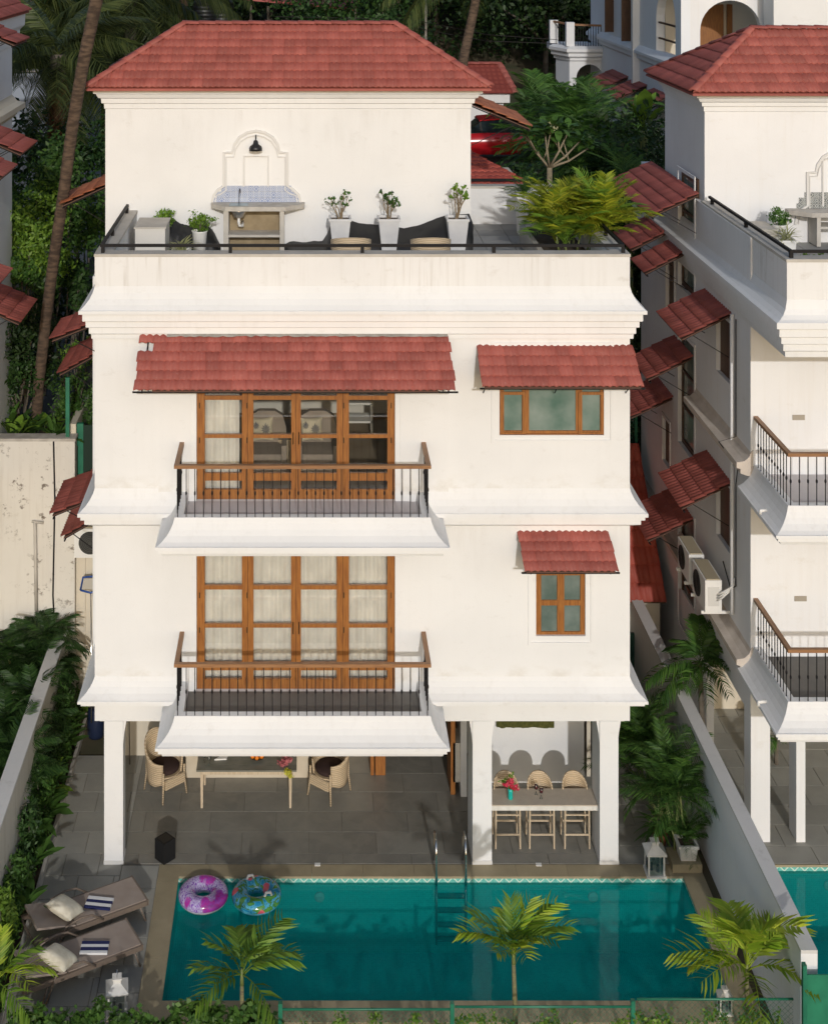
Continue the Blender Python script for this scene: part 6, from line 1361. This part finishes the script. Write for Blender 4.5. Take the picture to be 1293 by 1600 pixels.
# hedge and small plants along the near edge
lob = [(x, rs.uniform(-.12, .12), rs.uniform(.2, .46), .22, .18, .22) for x in np.arange(-4.2, -.4, .2)]
V, Q = leaf_cloud(lob, 6000, .085, 21, asp=.7); tag(link('hedge', np_mesh('hedge', V, Q, FG), None, (0, -4.15, 0)), 'broad-leaved green hedge along the bottom left edge', 'hedge')
lob = [(x, rs.uniform(-.1, .1), rs.uniform(.0, .26), .16, .14, .16) for x in np.arange(-.4, 7.0, .22)]
V, Q = leaf_cloud(lob, 4200, .06, 22, asp=.5); tag(link('ground_cover', np_mesh('ground_cover', V, Q, FB), None, (0, -4.35, .36)), kind='stuff')
for i, (px, sc, k, lb) in enumerate([(632, 1.0, 'broadb', 'upright bright leaf plant at the fence, left of the green post'), (690, .6, 'canna', 'small leafy plant just left of the green fence post'), (880, .6, 'canna', 'dark strappy plant at the fence below the slender palm'), (1035, .7, 'broadb', 'yellowish leafy plant at the fence right of the middle post'), (1075, .7, 'canna', 'broad-leaved plant at the fence left of the right palm'), (1220, .8, 'canna', 'leafy plant at the fence near the right end')]):
    t = thing('leafy_plant', lb, 'plant', (X(px, -4.5), -4.5, 0)); rosette(t, k, (X(px, -4.5), -4.5, .22), 8, .55*sc, (45, 88), 60+i)
chainlink('garden_fence', 'low green chain-link fence along the near edge of the pool, left span', X(440, -4.4), X(706, -4.4)-.03, -4.4, .1, Z(1577, -4.4), .085, .002, (X(438, -4.4), X(706, -4.4)))
chainlink('garden_fence', 'low green chain-link fence along the near edge, middle span', X(706, -4.4)+.04, X(985, -4.4), -4.4, .1, Z(1573, -4.4), .085, .002, (X(988, -4.4),))
chainlink('garden_fence', 'low green chain-link fence along the near edge, right span below the palm', X(991, -4.4)+.03, X(1250, -4.4), -4.4, .1, Z(1561, -4.4), .085, .002, (X(1251, -4.4),))
t = thing('shade_net_panel', 'bright green shade-cloth panel at the lower right corner', 'fence', (X(1275, -4.9), -4.9, 0)); MB().box(X(1259, -4.9), X(1310, -4.9), -4.92, -4.90, -.3, Z(1522, -4.9)).build('shade_cloth', GREENC, t)
MB().box(X(1252, -4.9), X(1258, -4.9), -4.95, -4.87, -.3, Z(1505, -4.9)).build('post', GREENP, t)
# left bed
kinds = ['broad', 'canna', 'broadb', 'cannad']
bed = [(112, 1150, 'broad', .9, 9, 'large-leaved plant near the rear of the left bed'), (78, 1245, 'broadb', .85, 9, 'bright large-leaved plant midway along the left bed'), (38, 1305, 'canna', .95, 12, 'tall strappy plant against the boundary wall'), (92, 1190, 'canna', .9, 12, 'tall leafy plant in the left bed against the wall'), (55, 1275, 'broad', 1.1, 9, 'broad oval leaves rising over the left boundary wall'), (70, 1292, 'broad', 1.05, 9, 'broad oval-leaved plant in the left bed beside the column'), (30, 1330, 'broad', .95, 9, 'oval-leaved plant against the left boundary wall'), (85, 1215, 'broad', .8, 8, 'mid green leafy plant in the left bed opposite the column'), (118, 1130, 'broadb', .65, 10, 'yellowish broad leaves in the bed near the rear'), (100, 1168, 'canna', .7, 10, 'upright dark-leaved plant in the left bed'), (52, 1370, 'canna', .7, 10, 'strappy plant in the left bed above the loungers'), (22, 1395, 'broad', .9, 8, 'broad-leaved plant at the left edge beside the farther lounger'), (45, 1440, 'canna', .65, 9, 'dark plant between the wall and the pillow'), (60, 1255, 'cannad', .75, 9, 'dark strappy plant halfway along the left bed'), (125, 1085, 'cannad', .7, 10, 'dark leafy plant at the far end of the left bed')]
for i, (px, py, k, s, n, lb) in enumerate(bed):
    p = G(px, py, .1); p.x = min(p.x, -4.72); p.x = max(p.x, -4.95); t = thing('leafy_plant', lb, 'plant', tuple(p)); p.z = .25; rosette(t, k, p, n, s*1.0, (25, 85), 70+i); MB().tube([p-Vector((0, 0, .25)), p+Vector((0, 0, .05))], .02, 5).build('stem', STEMG, t)
for i, (yy, h, mt, lb) in enumerate([(-3.6, 1.0, FG, 'leafy shrub in the left bed at the corner of the photo, beside the nearer lounger'), (-2.5, 1.15, FB, 'bright leafy shrub against the boundary wall left of the pillows'), (-1.5, 1.0, FG, 'leafy shrub in the left bed just above the farther lounger'), (-.4, 1.25, FD, 'dark leafy shrub against the boundary wall level with the left column'), (.7, 1.1, FG, 'leafy shrub against the boundary wall behind the left column'), (2.0, 1.2, FD, 'dark leafy shrub against the boundary wall level with the wicker chair'), (3.3, 1.3, FG, 'leafy shrub at the far end of the boundary wall bed')]):
    bush('shrub', lb, (-4.86, yy, .05), [(0, -.25, h*.35, .16, .3, h*.3), (.02, .2, h*.55, .15, .28, h*.35), (-.02, 0, h*.8, .14, .3, h*.25)], 1500, .10, mt, 700+i, stems=3, cat='shrub', group='shrubs in the left bed', asp=.4)
V, Q = leaf_cloud([(0, y, .15+.15*(k % 3), .15, .24, .2) for k, y in enumerate(np.arange(-4.5, 4.8, .3))], 6500, .07, 31, asp=.4); tag(link('bed_ground_cover', np_mesh('bed_ground_cover', V, Q, FG), None, (-4.82, 0, 0)), kind='stuff')
# ferny palms beyond the left boundary wall
for i, (px, py, z, s, lb) in enumerate([(50, 985, 1.6, 1.15, 'dense dark feathery palm before the peeling wall'), (75, 960, 1.9, .9, 'dark feathery palm nearest the drain pipe'), (15, 1010, 1.5, 1.1, 'dark feathery palm at the left edge, below the wall shadow'), (45, 1110, 1.3, 1.05, 'feathery palm overhanging the boundary wall at mid height'), (10, 1140, 1.3, 1.1, 'feathery palm at the left edge beside the boundary wall'), (15, 1225, 1.0, 1.0, 'lowest feathery palm at the left edge over the boundary wall'), (70, 1050, 1.5, .95, 'feathery palm hanging over the top of the boundary wall'), (25, 1180, 1.4, 1.0, 'feathery palm just left of the boundary wall coping'), (90, 985, 1.2, .75, 'small dark palm where boundary wall meets the peeling wall')]):
    p = G(px, py, z); p.y = min(p.y, 4.2); p.x = X(px, p.y); p.x = min(p.x, -5.42); t = thing('feathery_palm', lb, 'palm', (p.x, p.y, 0), 'feathery palms beyond the left boundary wall'); MB().tube([(p.x, p.y, 0), tuple(p)], .04, 6).build('stem', STEMG, t)
    rosette(t, 'fern', p, 22, s, (0, 80), 90+i, .1); rosette(t, 'fern', p-Vector((0.05, 0, .35)), 16, s, (-10, 55), 190+i, .1)
# garden above the retaining wall: broad leaves, shrubs, creepers
for i, (px, py, k, s) in enumerate([(20, 668, 'broadb', 1.2), (48, 672, 'canna', 1.1), (75, 668, 'broadb', 1.1), (100, 672, 'canna', 1.0), (35, 655, 'cannad', 1.2), (10, 650, 'canna', 1.2), (90, 655, 'canna', .9)]):
    Y = 5.6+.25*(i % 3); t = thing('leafy_plant', ['bright broad leaves on top of the wall at the far left', 'green leaves on top of the wall left of the palm trunk', 'bright leaves on top of the wall before the palm trunk', 'leaves on top of the wall beside the green post', 'dark leaves behind the wall top left of the palm trunk', 'green leaves behind the wall top at the left edge', 'small leaves behind the wall top right of the palm trunk'][i], 'plant', (X(px, Y), Y, 5.45)); rosette(t, k, (X(px, Y), Y, 5.5), 12, s*.7, (25, 85), 120+i, .1)
t = thing('green_post', 'tall green steel post standing on the retaining wall', 'post', (X(106, 5.1), 5.1, 5.7)); MB().box(X(103, 5.1), X(109, 5.1), 5.08, 5.15, 5.76, Z(590, 5.1)).build('post', GREENP, t)
t = thing('green_gate', 'green steel post and netting between the retaining wall and the villa', 'gate', (X(125, 5.2), 5.2, 4)); MB().box(X(118, 5.3), X(129, 5.3), 5.42, 5.50, 3.0, Z(665, 5.3)).build('post', GREENP, t); MB().box(X(129, 5.3), X(160, 5.3), 5.44, 5.46, 3.0, Z(668, 5.3)).build('netting', plain('dark netting', (.012, .03, .02), .9), t)
t = thing('gate_pillar', 'short white pillar with sloping coping at the end of the retaining wall', 'pillar', (X(113, 5.4), 5.4, 5.7)); MB().box(X(110, 5.4), X(120, 5.4), 5.3, 7.2, 5.5, Z(660, 5.4)).build('pillar_body', CREAM, t)
def shrub(label, px, py, Y, r, h, n, size, mat, seed, sq=1.0, group='shrubs behind the villas'):
    z = Z(py, Y); gz = hz(X(px, Y), Y) if Y > 9.4 else 5.45
    rs = random.Random(seed); L = []
    for i in range(6): a = rs.uniform(0, 6.28); L.append((math.cos(a)*r*.55, math.sin(a)*r*.4, (z-gz)+rs.uniform(-.35, .35)*h, r*.55, r*.5, h*.35))
    return bush('shrub', label, (X(px, Y), Y, gz), L, n, size, mat, seed, stems=4, sr=.03, cat='shrub', group=group)
shrub('bright leafy shrub left of the palm trunk beside the left villa', 40, 365, 7.2, 1.0, 1.7, 4200, .12, FB, 1); shrub('mid green bamboo-like shrub behind the palm trunk', 70, 300, 8.6, 1.0, 2.2, 3600, .13, FG, 2); shrub('dark shrub right of the palm trunk beside the stair block', 125, 345, 9.2, .9, 1.8, 3000, .13, FG, 3)
shrub('dark creeper mass left of the trunk above the retaining wall', 25, 520, 6.6, .9, 1.9, 3800, .12, FDD, 4); shrub('leafy shrub left of the palm trunk at the lower awning', 38, 430, 7.0, .7, .9, 2200, .11, FG, 5); shrub('dark shrub at the foot of the palm trunk', 35, 600, 6.4, .8, 1.2, 2800, .11, FD, 6)
shrub('green shrub between the two left awnings of the villa', 128, 545, 7.5, .5, .7, 1500, .09, FB, 7); shrub('green shrub below the lower left awning near the post', 118, 625, 6.3, .55, .9, 1800, .09, FG, 8); shrub('strappy dark shrub right of the palm trunk over the path', 100, 440, 8.0, .6, 1.0, 1800, .13, FD, 9); shrub('dark tree mass behind the left villa awnings', 30, 300, 12, 1.6, 3.2, 3600, .2, FDD, 10); shrub('dark shrub behind the leaning trunk near the path', 85, 470, 11, 1.2, 2.0, 2600, .16, FDD, 11)
shrub('dark bush behind the villa left of the stair block', 140, 250, 13, 1.2, 2.4, 2600, .17, FD, 12)
# leaning coconut trunk
t = thing('coconut_palm', 'tall leaning coconut palm whose ringed trunk crosses the left side', 'palm', (X(62, 6.5), 6.5, 5.45))
pts = [(57, 668), (61, 600), (72, 500), (85, 400), (100, 300), (113, 200), (130, 100), (151, 0), (168, -80), (190, -250), (205, -440)]; P3 = [P(a, b, 6.5-min(760, 668-b)*.0062) for a, b in pts]
dense = []; 
for i in range(len(P3)-1):
    for k in range(9): dense.append(P3[i].lerp(P3[i+1], k/9))
rr = [(.13 if i < 3 else .115+.0001*i)*(1+.05*(i % 2)) for i in range(len(dense))]
tk = MB().tube(dense, rr, 14).build('trunk', BARK, t, True)
rosette(t, 'coco', P3[-1], 16, 1.0, (-10, 75), 3)
t = thing('coconut_palm', 'slender coconut trunk rising behind the right end of the tiled roof', 'palm', (X(722, 27), 27, 6)); MB().tube([P(718, 130, 27), P(726, 80, 27), P(741, 10, 27), P(752, -60, 27)], [.2, .18, .17, .15], 10).build('trunk', BARK, t, True); rosette(t, 'coco', P(752, -60, 27), 12, 1.0, (-20, 70), 5)
t = thing('coconut_palm', 'coconut trunk rising behind the left end of the roof ridge', 'palm', (X(286, 26), 26, 6)); MB().tube([P(284, 120, 26), P(286, 30, 26), P(288, -60, 26)], [.2, .18, .15], 10).build('trunk', BARK, t, True); rosette(t, 'coco', P(288, -60, 26), 12, 1.0, (-20, 60), 6)
t = thing('coconut_palm', 'low coconut palm with long drooping fronds left of the roof', 'palm', (X(92, 13), 13, 5.5)); cp = P(92, 85, 13); MB().tube([P(84, 330, 13), P(86, 200, 13), tuple(cp)], [.22, .2, .22], 10).build('trunk', BARKG, t, True)
rosette(t, 'coco', cp, 26, .82, (-35, 70), 8); rosette(t, 'dry', cp-Vector((0, 0, .3)), 9, .8, (-75, -35), 9)
t = thing('coconut_palm', 'coconut palm with long arching fronds at the top left behind the roof', 'palm', (X(215, 19), 19, 5.7)); cp = P(205, -20, 19); MB().tube([P(200, 330, 19), tuple(cp)], [.2, .2], 8).build('trunk', BARKG, t, True); rosette(t, 'coco', cp, 24, 1.15, (-50, 45), 10)
t = thing('coconut_palm', 'coconut palm crown at the top left corner behind the left villa', 'palm', (X(40, 22), 22, 5.8)); cp = P(45, -10, 22); MB().tube([P(45, 330, 22), tuple(cp)], [.2, .2], 8).build('trunk', BARKG, t, True); rosette(t, 'coco', cp, 22, 1.15, (-60, 50), 11)
# palms between villa and arched building
rs = random.Random(11)
AR = [(895, 190, 17, 'arecad', .9, 'dark areca clump right of the frangipani'), (885, 165, 20, 'arecadd', .9, 'dark areca clump below the octagonal balcony'), (905, 165, 18, 'arecadd', .9, 'green areca clump left of the distant awnings'), (950, 195, 15, 'arecadd', .85, 'dense dark areca clump in the middle of the rear garden'), (985, 232, 13, 'arecadd', .6, 'dark areca clump beside the neighbour\'s stair block'), (975, 205, 18, 'arecadd', .65, 'areca clump below the distant red awnings'), (925, 225, 14, 'arecadd', .55, 'dark low areca clump behind the terrace palm'), (935, 250, 12, 'arecad', .9, 'dark areca clump just behind the yellow-green terrace palm'), (868, 140, 24, 'arecadd', .75, 'farthest areca clump against the dark trees'), (1020, 240, 11, 'arecad', 1.0, 'areca fronds beside the neighbour\'s long awning')]
for i, (px, py, Y, k, s, lb) in enumerate(AR):
    c = P(px, py+22, Y); g = hz(c.x, Y); t = thing('areca_palm', lb, 'palm', (c.x, c.y, g), 'areca palms in the rear garden')
    for q in range(5):
        tp = c+Vector((rs.uniform(-.8, .8), rs.uniform(-.8, .8), rs.uniform(-1.2, .2))); MB().tube([(tp.x*.9+c.x*.1, tp.y, g), tuple(tp)], .04, 5).build('stem', STEMG, t); rosette(t, k, tp, 11, s, (-5, 85), 300+i*9+q)
for i, (px, py, Y, k) in enumerate([(1010, 205, 12.5, 'broadb')]):
    t = thing('banana_plant', 'banana plant with upright bright leaves by the distant awnings', 'plant', (X(px, Y), Y, 5)); rosette(t, k, P(px-5, py, Y), 7, 1.9, (50, 88), 7); MB().tube([(X(px-5, Y), Y, 4), tuple(P(px-5, py, Y))], .1, 8).build('trunk', STEMG, t)
# frangipani with thick pale branches
c = P(858, 262, 10.5); t = thing('frangipani_tree', 'frangipani with pale forked branches and rosettes of leaves right of the red car', 'tree', (c.x, c.y, 5)); m = MB(); tips = []
m.tube([(c.x, c.y, 4.5), tuple(c)], [.09, .07], 8)
for dx, dz in ((-38, -50), (-8, -62), (30, -58), (48, -42), (-20, -28), (60, -30)):
    mid = P(858+dx*.5, 262+dz*.55+6, 10.5+rs.uniform(-.3, .3)); e = P(858+dx, 262+dz, 10.5+rs.uniform(-.4, .4)); m.tube([tuple(c), tuple(mid), tuple(e)], [.035, .028, .02], 6); tips.append(e); e2 = mid+Vector((rs.uniform(-.4, .4), rs.uniform(-.3, .3), .5)); m.tube([tuple(mid), tuple(e2)], [.022, .014], 6); tips.append(e2)
m.build('branches', plain('pale bark', (.30, .25, .17), .8, (.22, .18, .12), 5), t, True)
for i, e in enumerate(tips): rosette(t, 'broad', e, 13, .7, (5, 75), 400+i)
V, Q = leaf_cloud([(0, 0, 0, .16, .14, .12)], 40, .09, 2); link('blossom', np_mesh('blossom', V, Q, FWH), t, P(862, 198, 10.4))
shrub('dark hedge in front of the red car', 800, 275, 11.5, .8, .5, 1500, .10, FD, 21); shrub('dark bushes below the areca clumps behind the terrace', 900, 290, 12.5, 2.6, 3.4, 6000, .17, FDD, 22); shrub('dark bushes beside the right villa', 1000, 310, 12, 1.8, 3.2, 4200, .17, FDD, 23)
shrub('dark growth filling the right passage above the awnings', 985, 480, 11, 1.6, 3.5, 4200, .17, FDD, 24); shrub('dark hedge behind the passage fence', 1020, 680, 10.4, 1.6, 2.4, 4200, .14, FDD, 25, group='hedges in the right passage'); shrub('dark growth behind the lowest awnings of the right villa', 1010, 580, 10.6, 1.4, 2.4, 3600, .15, FDD, 26, group='hedges in the right passage')
# right passage palms
def clump(label, px, py, h, stems, s, seed, kind='arecag', x=None):
    p = G(px, py, 0); 
    if x: p.x = x
    t = thing('areca_palm', label, 'palm', tuple(p), 'areca palms along the boundary wall'); rs = random.Random(seed)
    for i in range(stems):
        b = p+Vector((rs.uniform(-.15, .12), rs.uniform(-.25, .25), .35)); tp = b+Vector((rs.uniform(-.3, .12), rs.uniform(-.3, .3), h*rs.uniform(.4, 1))); MB().tube([b-Vector((0, 0, .3)), b, tp], .018, 5).build('stem', STEMG, t); rosette(t, kind, tp, 8, s, (5, 85), seed*7+i)
    return t
clump('tall areca clump against the boundary wall in the right passage', 1068, 1330, 1.2, 8, .62, 31, 'arecad', 6.70); clump('areca clump farther back along the boundary wall', 1040, 1240, .9, 9, .55, 32, 'arecad', 6.5); clump('areca clump at the rear of the right passage', 1000, 1180, .8, 6, .52, 33, 'arecad', 6.1)
c = G(1069, 1338, .15); t = thing('white_planter', 'white square planter on a granite step by the boundary wall', 'planter', tuple(c)); sq_pot(t, Vector((6.72, c.y, .15)), .13, .16, .28, WHITEM); MB().box(6.42, 6.94, c.y-.22, c.y+.25, .003, .148).build('step', GRAN, t); rosette(t, 'arecad', (6.72, c.y, .42), 16, .5, (20, 85), 88, .05)
c = G(1030, 1318); t = thing('spiky_plant', 'spiky dracaena plant behind the white lantern', 'plant', tuple(c)); MB().lathe([(.1, 0), (.15, .22), (.14, .22), (.001, .18)], 14, c=tuple(c)).build('pot', plain('terracotta', (.25, .10, .05), .8), t, True); rosette(t, 'strapg', c+Vector((0, 0, .28)), 60, 1.0, (0, 85), 77, .05); rosette(t, 'strap', c+Vector((0, 0, .5)), 30, .8, (20, 88), 78, .04); MB().tube([c+Vector((0, 0, .15)), c+Vector((0, 0, .5))], .02, 6).build('stem', BARKG, t)
# alley palm drooping over the wall
c = P(1092, 1035, 2.6); t = thing('alley_palm', 'palm with spreading drooping fronds over the boundary wall, below the outdoor units', 'palm', (c.x, c.y, 0)); MB().tube([(c.x+.1, c.y, 0), tuple(c)], [.06, .05], 8).build('trunk', BARKG, t, True); rosette(t, 'alley', c, 17, .85, (-15, 85), 5)
t = thing('alley_palm', 'small palm seen through the neighbour\'s porch beside the column', 'palm', (X(1205, 3), 3, 0)); c = P(1212, 1150, 3.0); MB().tube([(c.x, c.y, 0), tuple(c)], .04, 6).build('trunk', BARKG, t); rosette(t, 'alley', c, 7, .45, (0, 80), 6)
bush('porch_plant', 'dark broad-leaved plant seen behind the left porch column', tuple(G(205, 1180)+Vector((0, -.3, 0))), [(.02, 0, 2.45, .2, .15, .2)], 120, .15, FG, 51, stems=1)
# forest on the slope
rs = random.Random(99)
names = ['dense dark tree', 'tall dark tree', 'broad leafy tree', 'loose-crowned tree', 'dark spreading tree']
spots = [(-25, 60, 30, 3.4, 'beyond the left villa at the top left corner'), (75, 90, 33, 3.6, 'between the two coconut crowns at the top left'), (170, 100, 34, 3.6, 'above the left end of the tiled roof'), (255, 110, 42, 3.8, 'behind the water tanks'), (330, 110, 44, 3.8, 'left of the long shed roof'), (420, 100, 48, 4.2, 'directly behind the long shed roof'), (545, 90, 34, 3.2, 'at the right end of the long shed roof'), (615, 90, 48, 3.4, 'behind the middle right of the ridge'), (680, 100, 49, 3.4, 'behind the thin grey pole'), (745, 110, 52, 3.8, 'above the background house roof'), (815, 110, 50, 3.4, 'left of the octagonal balcony'), (850, 80, 44, 4.2, 'behind the octagonal balcony'), (900, 60, 46, 4.2, 'behind the arched building corner'), (500, 80, 52, 4.5, 'far behind the shed roof to the right'), (130, 60, 46, 4.5, 'far behind the leaning trunk'), (10, 40, 44, 4.6, 'farthest at the left edge'), (760, 60, 54, 5, 'farthest behind the slender coconut trunk'), (650, 60, 56, 5, 'farthest above the right half of the ridge'), (300, 60, 58, 5, 'farthest above the left half of the ridge')]
for i, (px, py, Y, r, lb) in enumerate(spots):
    x = X(px, Y); g = hz(x, Y); h = max(7.5, Z(-60, Y)-g+1.5); mt = FD if i in (6, 8, 9, 3) else FDD
    tree(f'{names[i % 5]} {lb}', (x, Y, g), h, r*1.25, 9000, .20 if Y < 40 else .27, mt, 500+i)
# undergrowth wall so that no bare slope shows between the crowns
V, Q = leaf_cloud([(x, y, hz(x, y)+1.6, 2.6, 2.0, 2.4) for x in np.arange(-26, 32, 3.4) for y in (36, 48) if y > 40 or not 2.5 < x < 13], 26000, .3, 77); tag(link('undergrowth', np_mesh('undergrowth', V, Q, FDD), None, (0, 0, 0)), kind='stuff')
V, Q = leaf_cloud([(x, y, hz(x, y)+4.5, 4.5, 3.0, 7.0) for x in np.arange(-40, 48, 5) for y in (62, 72)], 26000, .7, 78); tag(link('far_woods', np_mesh('far_woods', V, Q, FDD), None, (0, 0, 0)), kind='stuff')
V, Q = leaf_cloud([(x, y, .6, .9, .8, .9) for x in np.arange(-13, -5.6, 1.1) for y in (-3, -1, 1, 3)], 9000, .1, 79); tag(link('side_garden_growth', np_mesh('side_garden_growth', V, Q, FD), None, (0, 0, 0)), kind='stuff')
